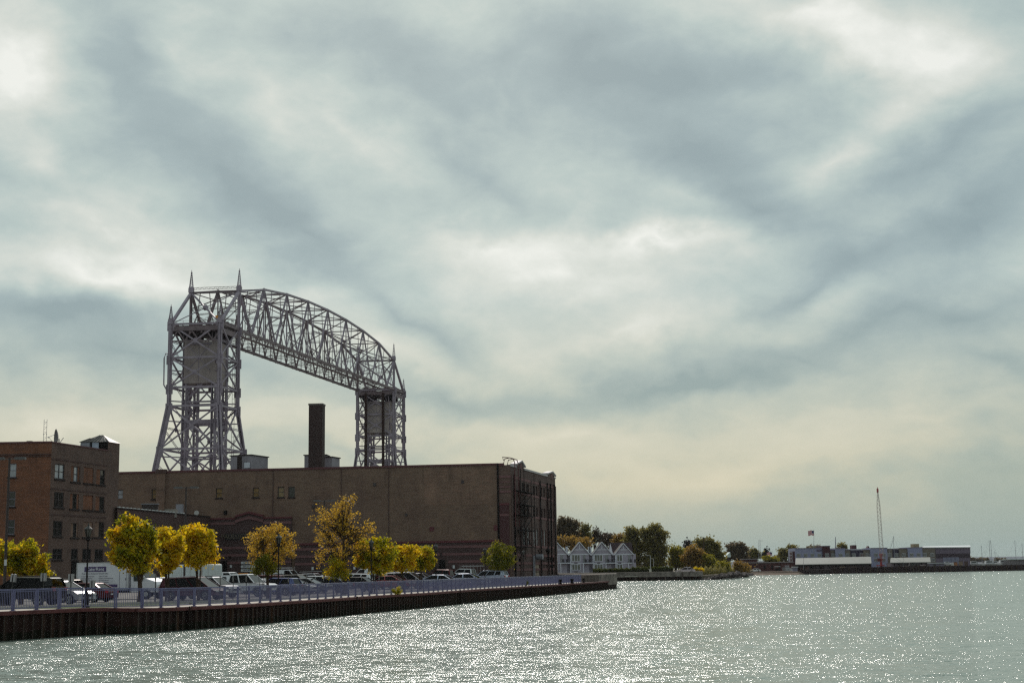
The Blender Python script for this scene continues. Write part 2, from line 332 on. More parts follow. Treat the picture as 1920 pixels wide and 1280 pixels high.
# ------------------------------------------------------------------ water
def water_mat():
    m = bpy.data.materials.new('harbour_water'); m.use_nodes = True; t = m.node_tree; b = t.nodes['Principled BSDF']; N = t.nodes.new; K = t.links.new
    b.inputs['Base Color'].default_value = (.25,.30,.262,1); b.inputs['Roughness'].default_value = .12; b.inputs['IOR'].default_value = 1.333
    g = N('ShaderNodeTexCoord')
    def nz(sc, dt, st, rz=0, off=(0,0,0), rough=.5, dist=0):
        mp = N('ShaderNodeMapping'); mp.inputs['Scale'].default_value = st; mp.inputs['Rotation'].default_value = (0,0,rz); mp.inputs['Location'].default_value = off
        K(g.outputs['Object'], mp.inputs[0]); n = N('ShaderNodeTexNoise'); n.inputs['Scale'].default_value = sc; n.inputs['Detail'].default_value = dt
        n.inputs['Roughness'].default_value = rough; n.inputs['Distortion'].default_value = dist; K(mp.outputs[0], n.inputs[0]); return n.outputs[0]
    def mm(op, a, b_, c=None):
        n = N('ShaderNodeMath'); n.operation = op
        for i, x in enumerate((a, b_, c)):
            if x is None: continue
            if isinstance(x, (int, float)): n.inputs[i].default_value = x
            else: K(x, n.inputs[i])
        return n.outputs[0]
    def nzc(sc, dt, st, rz=0, rough=.5, dist=0):
        mp = N('ShaderNodeMapping'); mp.inputs['Scale'].default_value = st; mp.inputs['Rotation'].default_value = (0,0,rz); K(g.outputs['Object'], mp.inputs[0])
        n = N('ShaderNodeTexNoise'); n.inputs['Scale'].default_value = sc; n.inputs['Detail'].default_value = dt; n.inputs['Roughness'].default_value = rough; n.inputs['Distortion'].default_value = dist
        K(mp.outputs[0], n.inputs[0]); v_ = N('ShaderNodeVectorMath'); v_.operation = 'SUBTRACT'; K(n.outputs['Color'], v_.inputs[0]); v_.inputs[1].default_value = (.5,.5,.5); return v_.outputs[0]
    def vs(a, k):
        n = N('ShaderNodeVectorMath'); n.operation = 'SCALE'; K(a, n.inputs[0])
        if isinstance(k, (int,float)): n.inputs['Scale'].default_value = k
        else: K(k, n.inputs['Scale'])
        return n.outputs[0]
    def va(a, b_):
        n = N('ShaderNodeVectorMath'); n.operation = 'ADD'; K(a, n.inputs[0]); K(b_, n.inputs[1]); return n.outputs[0]
    gust = nz(.05, 3, (.5,1.6,1), .1, rough=.6)
    gu = N('ShaderNodeMapRange'); gu.inputs['From Min'].default_value = .35; gu.inputs['From Max'].default_value = .65; gu.inputs['To Min'].default_value = .7; gu.inputs['To Max'].default_value = 1.2; K(gust, gu.inputs[0])
    a = vs(nzc(.22, 1, (1,.8,1), .3), WAVE[0]); a = va(a, vs(nzc(1.1, 2, (.8,1.3,1), -.25, dist=.3), WAVE[1]))
    b3 = va(vs(nzc(5.5, 2, (.65,1.35,1), .1), WAVE[2]), vs(nzc(19, 1, (1,1,1), .6), WAVE[3]))
    a = va(a, vs(b3, gu.outputs[0]))
    k = N('ShaderNodeVectorMath'); k.operation = 'MULTIPLY'; K(a, k.inputs[0]); k.inputs[1].default_value = (1,1,0)
    k2 = N('ShaderNodeVectorMath'); k2.operation = 'ADD'; K(k.outputs[0], k2.inputs[0]); k2.inputs[1].default_value = (0,0,1)
    k3 = N('ShaderNodeVectorMath'); k3.operation = 'NORMALIZE'; K(k2.outputs[0], k3.inputs[0]); K(k3.outputs[0], b.inputs['Normal'])
    return m
WAVE = (.35, 1.0, 1.75, 1.7)
WM = water_mat()
mb = MB(); mb.add([(-2800,-250,0),(3800,-250,0),(3800,7000,0),(-2800,7000,0)], [(0,1,2,3)])
tag(obj('water', mb, WM, recalc=False), kind='structure')
# ------------------------------------------------------------------ land this side of the canal
ys = [20,45,59,69.3,74.5,75.4,78.4,85,97.2,108.7,120.9,130,139.9,150,167.5,180,198.5,210,222]
def strip(name, d0, d1, m, dz=0, n=1, far=None):
    mb = MB(); nn = n+1
    for y in ys:
        q, _ = quay_at(y)
        for k in range(nn):
            d = d0+(d1-d0)*(k/n)**(2 if n > 3 else 1); x = q-d; mb.v.append((x, y, gz(x, y)+dz))
    for a in range(len(ys)-1):
        for k in range(n): i = a*nn+k; mb.f.append((i, i+1, i+1+nn, i+nn)); mb.m.append(0)
    o = obj(name, mb, m); tag(o, kind='structure'); return o
strip('walkway', .30, 3.2, CONC)
strip('verge', 3.2, 4.6, GRAVEL)
strip('grass_strip', 4.6, 7.2, GRASSM, n=2)
strip('ground', 7.2, 460, ASPH, n=14)
mb = MB(); P1 = [(13,222),(-18,262),(-38,306),(-460,312),(-460,222)]
mb.prism([(p[0],p[1]) for p in P1][::-1], -3, 1.345); tag(obj('land', mb, ASPH), kind='structure')
# light gravel bay behind the wide railing panel is just the same verge: a thin kerb round the car park
mb = MB()
for (x0,y0,_),(x1,y1,_) in zip(QUAY[2:], QUAY[3:]):
    a = (x0-7.3,y0,gz(x0-7.3,y0)+.06); b = (x1-7.3,y1,gz(x1-7.3,y1)+.06); mb.beam(a, b, .16, .16)
tag(obj('kerb', mb, CONC), kind='structure')
# painted parking bays
mb = MB(); yy = 80
while yy < 205:
    q, _ = quay_at(yy)
    for d in (8.2, 21.0, 33.5, 47):
        x0 = q-d; x1 = x0-5.0; mb.add([(x0,yy-.05,gz(x0,yy)+.006),(x0,yy+.05,gz(x0,yy)+.006),(x1,yy+1.25,gz(x1,yy+1.2)+.012),(x1,yy+1.15,gz(x1,yy+1.2)+.012)], [(0,1,2,3)])
    yy += 2.7
tag(obj('bay_markings', mb, mat('road_paint', (.6,.6,.58), .8, 0, .2, 3)), kind='structure')
# ------------------------------------------------------------------ sheet pile wall
qw = thing('sheet_pile_wall', 'dark rusty corrugated sheet pile quay wall with a red-brown cap along the water', 'quay wall', (-24.7,69.3,0))
def resample(pts, step):
    out = []; 
    for (x0,y0,z0),(x1,y1,z1) in zip(pts, pts[1:]):
        Ls = math.hypot(x1-x0, y1-y0); n = max(1, round(Ls/step))
        for k in range(n): t = k/n; out.append((x0+(x1-x0)*t, y0+(y1-y0)*t, z0+(z1-z0)*t, (x1-x0)/Ls, (y1-y0)/Ls, Ls/n))
    return out
seg = resample(QUAY, .62); mb = MB(); lk = MB()
for (x,y,z,dx,dy,l) in seg:
    nx, ny = dy, -dx     # towards the water
    pr = [(0,0),(.10,.16),(.26,.16),(.36,0),(.36+.001,0),(l,0)]
    pr = [(0,.0),(.16*l,.12),(.62*l,.12),(.78*l,0),(l,0)]
    P = [(x+dx*u+nx*w, y+dy*u+ny*w) for u, w in pr]
    for a, b in zip(P, P[1:]): mb.add([(a[0],a[1],-2),(b[0],b[1],-2),(b[0],b[1],z-.12),(a[0],a[1],z-.12)], [(0,1,2,3)])
    cxx, cyy = x+dx*l*.18+nx*.15, y+dy*l*.18+ny*.15
    lk.beam((cxx,cyy,-1),(cxx,cyy,z-.14), .05,.04)
obj('piling', mb, RUST, qw, recalc=False); obj('pile_lock', lk, RUSTL, qw)
mb = MB()
for (x0,y0,z0),(x1,y1,z1) in zip(QUAY, QUAY[1:]):
    d = Vector((x1-x0,y1-y0,0)).normalized(); n = Vector((d.y,-d.x,0))
    a = Vector((x0,y0,z0-.08))+n*(-.02); b = Vector((x1,y1,z1-.08))+n*(-.02); mb.beam(a, b, .52, .18)
obj('cap_beam', mb, CAPM, qw)
for yy_ in (79.5, 104, 131, 160):
    x_, z_ = quay_at(yy_); m_ = MB()
    for q in (-.22,.22): m_.beam((x_+.30,yy_+q,-1),(x_+.30,yy_+q,z_+.05), .06,.06)
    for k in range(6): m_.beam((x_+.30,yy_-.22,.05+k*.28),(x_+.30,yy_+.22,.05+k*.28), .035,.035)
    obj('ladder', m_, RUST, qw)
# ------------------------------------------------------------------ railing
rl = thing('quay_railing', 'long blue-lavender metal railing with thin balusters along the quay walkway', 'railing', (-24.7,69.3,1.3))
FENCE = [(x-.45*dy, y+.0, z) for (x,y,z),dy in zip(QUAY, [1]*len(QUAY))]
FENCE = [p for p in FENCE if 50 < p[1] < 193]+[(3.3-.45+(193-167.5)/(198.5-167.5)*7.5, 193.0, 1.18)]
PL = 1.50; PH = 1.06
u = MB()
u.box((PL/2,0,PH-.035),(PL,.07,.07)); u.box((PL/2,0,.12),(PL,.035,.045)); u.box((PL/2,0,PH-.13),(PL,.03,.035))
nb = 13
for k in range(nb): u.box((PL*(k+.5)/nb,0,(PH+.05)/2),(.020,.020,PH-.17))
pan0 = obj('railing_panel', u, RAILM, rl, local=True)
u = MB(); u.box((-.055,0,(PH-.01)/2),(.05,.08,PH-.01)); u.box((.055,0,(PH-.01)/2),(.05,.08,PH-.01)); u.box((0,0,.02),(.26,.16,.03))
pos0 = obj('railing_post', u, RAILM, rl, local=True)
joints = []; FE = FENCE
i = 0; 
def along(pts, step):
    res = [Vector(pts[0])]; i = 0; cur = Vector(pts[0])
    while i < len(pts)-1:
        t = Vector(pts[i+1]); d = t-cur
        if d.length >= step: cur = cur+d.normalized()*step; res.append(cur.copy())
        else:
            i += 1
            if i >= len(pts)-1: break
            # jump round the corner at the full step
            nx = Vector(pts[i+1]); a = Vector(pts[i]); dd = (nx-a).normalized(); q = a.copy(); s_ = 0
            while (q-cur).length < step and s_ < 400: q += dd*.02; s_ += 1
            cur = q; res.append(cur.copy())
    return res
J = along(FE, PL+.10); J = [j for j in J if j.y > 56]
first = True
for a, b in zip(J, J[1:]):
    d = b-a; rz = math.atan2(d.y, d.x); Ls = d.length-.18; p = a+d.normalized()*.09
    rel = p-rl.location; scx = Ls/PL
    if first: o = pan0; o.location = rel; o.rotation_euler = (0,-math.atan2(d.z, math.hypot(d.x,d.y)),rz); o.scale = (scx,1,1)
    else: o = dup(pan0, rel, None, parent=rl, sc=(scx,1,1)); o.rotation_euler = (0,-math.atan2(d.z, math.hypot(d.x,d.y)),rz)
    relp = a-rl.location
    if first: pos0.location = relp; pos0.rotation_euler = (0,0,rz)
    else: dup(pos0, relp, rz, parent=rl)
    first = False
dup(pos0, J[-1]-rl.location, rz, parent=rl)
# ------------------------------------------------------------------ quay end block, bollards
qe = thing('quay_end_wall', 'weathered concrete parapet block on dark piling at the end of the quay', 'concrete wall', (12,212,0))
c0 = atz(1100,1075,2.2); e1 = Vector((10.4,205,0)); e2 = Vector((13.2,210,0)); e3 = at(1157.5,1098,216)
mb = MB(); mb.prism([(9.3,196.5),(10.9,201.0),(12.1,207.0),(9,209)][::1], .9, 2.15); obj('parapet', mb, mat('stained_concrete', (.085,.065,.058), .95, 0, .4, 1.5), qe)
xe = at(1157.5,1098,216).x; xa = at(1123.5,1098,206).x
mb = MB(); mb.prism([(xa,206),(xe,216),(xe+1.0,232),(xa-6,232)], .62, 2.22); b = obj('concrete_cap', mb, CONCD, qe); bevel(b, .06)
mb = MB(); q0 = Vector((10.8,198.5)); 
mb.prism([(10.7,198.6),(xa+.1,206.1),(xe-.1,216.1),(xe+.9,231),(0,231)], -2, .64); obj('footing', mb, RUST, qe)
lk = MB()
for (p, q) in (((10.75,198.6),(xa+.12,206.05)),((xa+.12,206.05),(xe-.08,216.05))):
    n = int(math.hypot(q[0]-p[0], q[1]-p[1])/.62)
    for k in range(n): x = p[0]+(q[0]-p[0])*k/n; y = p[1]+(q[1]-p[1])*k/n; lk.beam((x+.06,y-.04,-1),(x+.06,y-.04,.6),.07,.07)
obj('pile_lock', lk, RUSTL, qe)
def bollard(px, Y, label):
    p = at(px, 1090, Y); x, z = quay_at(Y); t = thing('mooring_bollard', label, 'bollard', (x-.1,Y,1.2), 0, 'bollards on the quay edge')
    mb = MB(); mb.tube([(0,0,0),(0,0,.08),(0,0,.1),(0,0,.42),(0,0,.46),(0,0,.58)], [.24,.24,.14,.13,.22,.20], 12); obj('post', mb, BLACK, t, local=True)
    mb = MB(); mb.tube([(-.26,0,.36),(.26,0,.36)], .05, 8); obj('crossbar', mb, BLACK, t, local=True)
bollard(1057, 177, 'black mooring bollard on the quay edge, leftmost of three beside the railing')
bollard(1080, 184, 'black mooring bollard on the quay edge, middle of three beside the railing')
bollard(1101, 191.5, 'black mooring bollard at the far end of the railing, near the concrete block')
# ------------------------------------------------------------------ far side of the canal
mb = MB(); P2 = [(24.2,343.8),(36,341),(46,352),(68.7,424),(78,487),(96.8,490.4),(110.5,507.8),(138.8,511.8),(188.7,535.1),(270,575),(420,640),(420,1500),(-900,1500),(-900,425),(-30,402),(20,352)]
mb.prism(P2, -3, 1.0); tag(obj('far_land', mb, LAND), kind='structure')
mb = MB(); mb.prism([(66,421),(78.5,485.6),(96.8,488.6),(110.5,506),(118,522),(92,530),(60,470)], -.5, 1.06)
mb.poly([(63.7,419,-.15),(66,421.5,1.05),(78.5,486,1.05),(77.8,484,-.1)]); mb.poly([(77.8,482.8,-.1),(78.3,486,1.05),(97,489,1.05),(112,507,1.05),(112.5,504,-.12),(97.4,486.5,-.1)])
tag(obj('beach', mb, SAND), kind='structure')
cp_ = thing('canal_pier', 'long low grey concrete pier wall in front of the white gabled houses', 'pier', (30,342,0))
A = Vector((-30,366)); B_ = Vector((22,344.5)); Cc = Vector((43.6,338)); 
mb = MB(); mb.prism([(-30,366),(23.5,343.6),(43.5,338),(45.5,350),(-20,380)], .85, 2.02); b = obj('concrete_cap', mb, CONCD, cp_)
mb = MB(); mb.prism([(-30,366.3),(23.7,343.9),(43.3,338.3),(45.2,350),(-20,380)], -2, .87); obj('footing', mb, RUST, cp_)
mb = MB(); mb.box((27.5,342.3,1.05),(3.2,.12,.18), math.atan2(-5.6,20)); obj('ledge', mb, CONC, cp_)
mb = MB()
for t in (.08,.3,.42,.62,.80): p = B_.lerp(Cc, t); mb.box((p.x,p.y-.1,1.0),(.35,.12,1.9), math.atan2(-6,21))
obj('buttress', mb, mat('stained_concrete', (.085,.065,.058)), cp_)
# distant hills across the lake
mb = MB(); n = 60; rng = np.random.RandomState(3)
for k in range(n+1):
    x = 300+k*(2600/n); y = 3300-k*6; hgt = 12+2*math.sin(k*.35)+1.5*math.sin(k*.9+1)+1*rng.rand(); mb.v += [(x,y,0),(x,y+40,hgt),(x,y+600,hgt*1.15),(x,y+900,0)]
for k in range(n):
    for r in range(3): a = k*4+r; mb.f.append((a,a+4,a+5,a+1)); mb.m.append(0)
tag(obj('hills', mb, mat('hazed_hill_woods', (.10,.115,.14), 1, 0, .3, .01), smooth=True), kind='structure')  # woods colour paled towards blue, distance haze painted into it
# ------------------------------------------------------------------ the lift bridge
AX = Vector((.2273,.9738,0)).normalized(); TX = Vector((.995,-.095,0)).normalized(); B0 = Vector((-60.75,292,0)); WB = 10.6; LB = 126.2; TD = 9.2
def bp(s, w, z): return B0+AX*s+TX*w+Vector((0,0,z))
ZB = zat(413,605,292); 
def arch(s):
    t = (s-TD)/(LB-2*TD); t = max(0, min(1, t)); return ZB+8.4+5.3*(1-(2*t-1)**2)**.72 if 0 <= t <= 1 else ZB
br = thing('lift_bridge', 'tall silver-grey steel aerial lift bridge with two lattice towers and an arched overhead truss', 'bridge', tuple(bp(0,-WB/2,1.3)))
def laced(mb, p, q, w, t=.09, n=None, plate=False, mi=0, lt=.05):
    p = Vector(p); q = Vector(q); d = q-p; Ls = d.length; d.normalize(); n = Vector(n) if n else AX
    a = d.cross(n)
    if a.length < .1: a = d.cross(Vector((0,0,1)))
    a.normalize(); h = a*(w/2-t/2)
    mb.beam(p+h, q+h, t, t*2.2, up=n, mi=mi); mb.beam(p-h, q-h, t, t*2.2, up=n, mi=mi)
    k = max(2, int(Ls/(w*.95)))
    for i in range(k):
        s = 1 if i % 2 else -1; mb.beam(p+d*(Ls*i/k)+h*s, p+d*(Ls*(i+1)/k)-h*s, lt, lt, mi=mi)
def gusset(mb, c, n, r, t=.12, mi=0):
    n = Vector(n).normalized(); u = Vector((0,0,1)); a = n.cross(u).normalized(); c = Vector(c)
    pts = [c+a*(r*math.cos(k*math.pi/4+math.pi/8))+u*(r*math.sin(k*math.pi/4+math.pi/8)) for k in range(8)]
    mb.extr([p-n*t/2 for p in pts], n*t, mi)
def gplate(mb, c, n, w, h, t=.14, mi=0):
    n = Vector(n).normalized(); u = Vector((0,0,1)); a = n.cross(u).normalized(); c = Vector(c)
    mb.extr([c-n*t/2+a*(i*w/2)+u*(j*h/2) for i, j in ((-1,-1),(1,-1),(1,1),(-1,1))], n*t, mi)
def spire(parent, p, h, base=.9):
    mb = MB(); p = Vector(p); mb.box((p.x,p.y,p.z+.3),(base*1.25,base*1.25,1.0)); mb.box((p.x,p.y,p.z+.9),(base*1.05,base*1.05,.3))
    z0 = p.z+1.0; top = p+Vector((0,0,h))
    cs = [(-1,-1),(1,-1),(1,1),(-1,1)]; b = base*.42
    for i, j in cs: mb.beam((p.x+i*b,p.y+j*b,z0),(p.x+i*.07,p.y+j*.07,top.z-.7), .10,.10)
    N = 7
    for k in range(N):
        f0 = k/N; f1 = (k+1)/N; r0 = b*(1-f0)+.07*f0; r1 = b*(1-f1)+.07*f1; a0 = z0+(top.z-.7-z0)*f0; a1 = z0+(top.z-.7-z0)*f1
        for q in range(4):
            i, j = cs[q]; i2, j2 = cs[(q+1) % 4]; mb.beam((p.x+i*r0,p.y+j*r0,a0),(p.x+i2*r1,p.y+j2*r1,a1), .05,.05); mb.beam((p.x+i2*r0,p.y+j2*r0,a0),(p.x+i*r1,p.y+j*r1,a1), .05,.05)
    mb.tube([(p.x,p.y,top.z-.8),(p.x,p.y,top.z-.6),(p.x,p.y,top.z-.5),(p.x,p.y,top.z-.2),(p.x,p.y,top.z)], [.1,.22,.08,.06,.02], 6)
    obj('spire', mb, STEEL, parent)
def tower(s0, s1, near, flare):
    # s0 = outer face, s1 = inner face
    t = obj('tower', MB().box(tuple(bp((s0+s1)/2,-WB/2,1.0)), (WB+9, TD+9, .8), math.atan2(TX.y,TX.x)), CONC, br); t.name = 'tower'
    out = -1 if s0 < s1 else 1
    ZS = 37.5
    def corner(side, face, z):      # side: 0 left, 1 right ; face 0 outer, 1 inner
        w = 0 if side else -WB; s = s0 if face == 0 else s1
        if z < ZS:
            k = (ZS-z)/ZS; fl = k*4.6; w += fl if side else -fl; s += (k*7.5)*(out if face == 0 else -out)*flare[face]
        return bp(s, w, z)
    lv = [ZB, 47.6, 41.4, ZS, 28.5, 19.5, 10.5, 1.4]
    for side in (0,1):
        for face in (0,1):
            leg = MB()
            for a, b in zip(lv, lv[1:]):
                p, q = corner(side,face,a), corner(side,face,b); wd = .62 if a <= ZS else .72
                off = TX*(.3); 
                if a > ZS: laced(leg, p, q, .85, .2, n=AX, lt=.09); laced(leg, p, q, .85, .14, n=TX, lt=.08)
                else: leg.beam(p-off, q-off, .24, .7); leg.beam(p+off, q+off, .24, .7); laced(leg, p, q, .5, .05, n=AX, lt=.07); leg.beam(p+AX*.33, q+AX*.33, .5,.06)
            for z in lv[:-1]: gplate(leg, corner(side,face,z)+Vector((0,0,-.4)), AX, 1.5, 2.0, .16)
            obj('tower_leg', leg, STEEL, t)
    brc = MB()
    faces = [((0,0),(1,0),AX),((0,1),(1,1),AX),((0,0),(0,1),TX),((1,0),(1,1),TX)]
    for (sa, fa), (sb, fb), n in faces:
        for i, (a, b) in enumerate(zip(lv, lv[1:])):
            p0, p1 = corner(sa,fa,a), corner(sb,fb,a); q0, q1 = corner(sa,fa,b), corner(sb,fb,b)
            brc.beam(p0, p1, .30, .42)
            if i in (2,): continue
            brc.beam(p0, q1, .26, .34); brc.beam(p1, q0, .24, .30); gusset(brc, (p0+q1+p1+q0)/4, n, .55)
            if i in (0,1,3,4) and n is TX: laced(brc, (p0+q0)/2, (p1+q1)/2, .4, .06, n=TX)
    obj('cross_bracing', brc, STEEL, t)
    # interior columns that carry the counterweight guides
    iw = (-WB/2-3.1, -WB/2+3.1); isx = (s0+(s1-s0)*.28, s0+(s1-s0)*.86)
    for w in iw:
        for s in isx:
            col = MB()
            for dw in (-.4,.4): col.beam(bp(s,w+dw,1.4), bp(s,w+dw,ZB-1.5), .16, .9, up=AX)
            laced(col, bp(s,w,1.4), bp(s,w,ZB-1.5), .9, .06, n=AX, lt=.08); laced(col, bp(s,w+.2,1.4), bp(s,w+.2,ZB-1.5), .85, .06, n=TX, lt=.08)
            obj('guide_column', col, STEEL, t)
    ib = MB(); lz = [ZB-1.5, 45, 38.6, 34.4, 27, 20, 12, 3]
    for i, (a, b) in enumerate(zip(lz, lz[1:])):
        for s in isx:
            p0, p1, q0, q1 = bp(s,iw[0],a), bp(s,iw[1],a), bp(s,iw[0],b), bp(s,iw[1],b)
            ib.beam(q0, q1, .5, .8 if i in (2,) else .32); 
            if i != 2: ib.beam(p0, q1, .22,.28); ib.beam(p1, q0, .22,.28); gusset(ib, (p0+q1)/2, AX, .6)
            for p in (p0, p1): gplate(ib, p+Vector((0,0,-.6)), AX, 1.5, 2.2, .16)
        for w in iw:
            p0, p1, q0, q1 = bp(isx[0],w,a), bp(isx[1],w,a), bp(isx[0],w,b), bp(isx[1],w,b)
            ib.beam(q0, q1, .3,.3); ib.beam(p0, q1, .18,.22); ib.beam(p1, q0, .18,.22)
        # ties from the guide columns out to the corner legs
        for side, w in ((0, iw[0]), (1, iw[1])):
            for face, s in ((0, isx[0]), (1, isx[1])):
                ib.beam(bp(s,w,b), corner(side,face,b), .2,.24); laced(ib, bp(s,w,b), corner(side,face,min(ZB,(a+b)/2+2)), .35,.06)
    obj('inner_bracing', ib, STEEL, t)
    # counterweight
    ctr = bp((isx[0]+isx[1])/2, -WB/2, 0); zc0, zc1 = 42.4, 51.2; rz = math.atan2(TX.y, TX.x)
    cw = MB(); cw.box((ctr.x,ctr.y,(zc0+zc1)/2),(7.3 if near else 6.4,6.6,zc1-zc0), rz); 
    cw.box((ctr.x,ctr.y,zc0-.25),(4.2,3.0,.5), rz)
    c = obj('counterweight', cw, mat('counterweight_grey', (.34,.28,.275), .85, 0, .16, .35, stretch=(1,1,.4)), t); bevel(c, .08)
    rb = MB(); f = Vector(ctr)-AX*3.36
    rb.beam(f+Vector((0,0,zc0+.3)), f+Vector((0,0,zc1-.2)), .1,.1)
    for q in (-1,1): rb.beam(f+TX*(2.6*q)+Vector((0,0,zc0+2.5)), f-TX*(2.6*q)+Vector((0,0,zc1-.5)), .14,.14)
    rb.beam(f-TX*2.7+Vector((0,0,zc1-.5)), f+TX*2.7+Vector((0,0,zc1-.5)), .2,.3); gusset(rb, f+Vector((0,0,(zc0+zc1)/2+1)), AX, .4)
    obj('stiffener', rb, STEEL, c)
    # machinery floor, drive house, sheaves
    pf = MB(); pz = ZB-.4
    pc = bp((s0+s1)/2,-WB/2,pz); pf.box(tuple(pc), (WB-.6, TD-.8, .25), rz)
    for s in np.linspace(s0, s1, 6): pf.beam(bp(s,-WB,pz-.6), bp(s,0,pz-.6), .3, .9)
    for w in (-WB+.1,-.1,-WB*.62,-WB*.38): pf.beam(bp(s0,w,pz-1.0), bp(s1,w,pz-1.0), .3, 1.1)
    for i in range(7):
        w0 = -WB+WB*i/7; w1 = -WB+WB*(i+1)/7
        for s in (s0+.1,): pf.beam(bp(s,w0,pz-1.0 if i%2 else pz-3.2), bp(s,w1,pz-3.2 if i%2 else pz-1.0), .22,.26)
    for s in (s0+.1, s1-.1): pf.beam(bp(s,-WB,pz-3.2), bp(s,0,pz-3.2), .25,.3)
    for s in (s0,s1):
        for h in (.55,1.1): pf.beam(bp(s,-WB,pz+h), bp(s,0,pz+h), .06,.06)
        for k in range(9): pf.beam(bp(s,-WB*k/8,pz), bp(s,-WB*k/8,pz+1.1), .06,.06)
    for w in (-WB, 0):
        for h in (.55,1.1): pf.beam(bp(s0,w,pz+h), bp(s1,w,pz+h), .06,.06)
    obj('machinery_deck', pf, STEELD, t)
    rn = random.Random(5)
    mh = MB()
    for k in range(9):
        a = rn.uniform(.15,.85); b = rn.uniform(.08,.92); q = bp(s0+(s1-s0)*a, -WB*b, pz+.7); mh.box(tuple(q), (rn.uniform(.8,2.2), rn.uniform(.8,2), rn.uniform(.7,1.5)), rz)
    obj('machinery', mh, STEELD, t)
    for w in iw:
        for s in isx:
            sh = MB(); c0 = bp(s,w,ZB-1.9); sh.wheel(c0, AX, 1.45, .5, 24); sh.wheel(c0, AX, .35, .8, 10); obj('sheave', sh, BLACK, t)
    for w in (-WB, 0):
        spire(t, bp(s0,w,ZB+.2), 4.1, .8)
    for w in (-WB,0): spire(t, bp(s1, w, arch(s1)+.2), 4.9, .85)
    if near:
        pm = MB(); pm.tube([corner(0,0,48.4)-TX*.3, corner(0,0,48.6)-TX*.9, corner(0,0,47.6)-TX*1.25, corner(0,0,42)-TX*1.2, corner(0,0,40.6)-TX*.4], .14, 8); obj('conduit', pm, STEEL, t)
        lm = MB(); q = bp(s0+1.5,-1.2,ZB+1.4); lm.box(tuple(q), (.9,.6,.8), rz); obj('warning_lamp', lm, mat('amber_lamp', (.65,.25,.02), .4), t)
    ld = MB()
    lw = -WB/2+4.4 if near else -WB/2-4.0
    for q in (-.25,.25): ld.beam(bp(s1,lw+q,1.5), bp(s1,lw+q,ZB), .07,.07)
    k = 2.0
    while k < ZB: ld.beam(bp(s1,lw-.25,k), bp(s1,lw+.25,k), .05,.05); k += .9
    obj('ladder', ld, STEELD, t)
    if not near:
        for w in (-WB/2-2.6, -WB/2+2.4):
            cb = MB(); cb.beam(bp(s1+ (-.8),w,12), bp(s1-.8,w,ZB-1), .75,.4); obj('cable_run', cb, mat('rusty_cables', (.035,.018,.016), .9, 0, .3, 3, stretch=(4,4,.2)), t)
tower(0, TD, True, (.75,.55)); tower(LB, LB-TD, False, (.45,.45))
# the two arched trusses
NP = 8; S = [TD+(LB-2*TD)*k/NP for k in range(NP+1)]
def truss(w, right):
    ch = MB(); 
    T = [bp(s,w,arch(s)) for s in S]; Bm = [bp((a+b)/2,w,ZB) for a, b in zip(S, S[1:])]
    e0, e1 = bp(0,w,ZB), bp(LB,w,ZB)
    for a, b in zip(T, T[1:]): ch.beam(a, b, .5, .42)
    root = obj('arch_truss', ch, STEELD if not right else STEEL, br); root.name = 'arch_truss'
    c2 = MB(); c2.beam(e0, e1, .55, .55)
    for k in range(1, 26): c2.beam(bp(LB*k/26-.1,w,ZB), bp(LB*k/26+.1,w,ZB), .68,.68)
    obj('bottom_chord', c2, STEELD, root)
    ep = MB(); ep.beam(e0, T[0], .55,.5); obj('end_post', ep, STEEL, root); ep = MB(); ep.beam(e1, T[-1], .55,.5); obj('end_post', ep, STEEL, root)
    wb = MB(); n = TX
    for s, t in ((S[0], T[0]), (S[-1], T[-1])): laced(wb, bp(s,w,ZB), t, .75, .14, n=n, lt=.07); laced(wb, bp(s,w,ZB), t, .6, .12, n=AX, lt=.07)
    for k in range(NP):
        m = Bm[k]
        heavy = k in (0, NP-1)
        for (tt, kk) in ((T[k], 0), (T[k+1], 1)):
            laced(wb, tt, m, .62 if not heavy else .8, .11 if not heavy else .17, n=n, lt=.06)
            mid = (tt+m)/2; gusset(wb, mid, TX, .42, .14)
        gusset(wb, m+Vector((0,0,.25)), TX, .75, .16); gusset(wb, T[k]+Vector((0,0,-.3)), TX, .7, .16)
        # sub-struts: halfway cross line and hangers
        ma, mb_ = (T[k]+m)/2, (T[k+1]+m)/2; laced(wb, ma, mb_, .35, .07, n=n, lt=.05)
        for q_ in (.33,.67): u_ = T[k].lerp(T[k+1], q_); laced(wb, u_, ma if q_ < .5 else mb_, .26, .05, n=n, lt=.04)
        laced(wb, ma, bp(S[k]+.5*(S[k+1]-S[k])*.5,w,ZB), .26,.05,n=n,lt=.04); laced(wb, mb_, bp(S[k]+(S[k+1]-S[k])*.75,w,ZB), .26,.05,n=n,lt=.04)
        b0 = bp(S[k],w,ZB); laced(wb, b0, ma, .3,.06,n=n,lt=.05); b1 = bp(S[k+1],w,ZB); laced(wb, b1, mb_, .3,.06,n=n,lt=.05)
        if 0 < k: laced(wb, T[k], b0, .42, .08, n=n, lt=.05)
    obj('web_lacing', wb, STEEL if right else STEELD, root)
    return T, Bm
TL, BL = truss(-WB, False); TRr, BR_ = truss(0, True)
lat = MB()
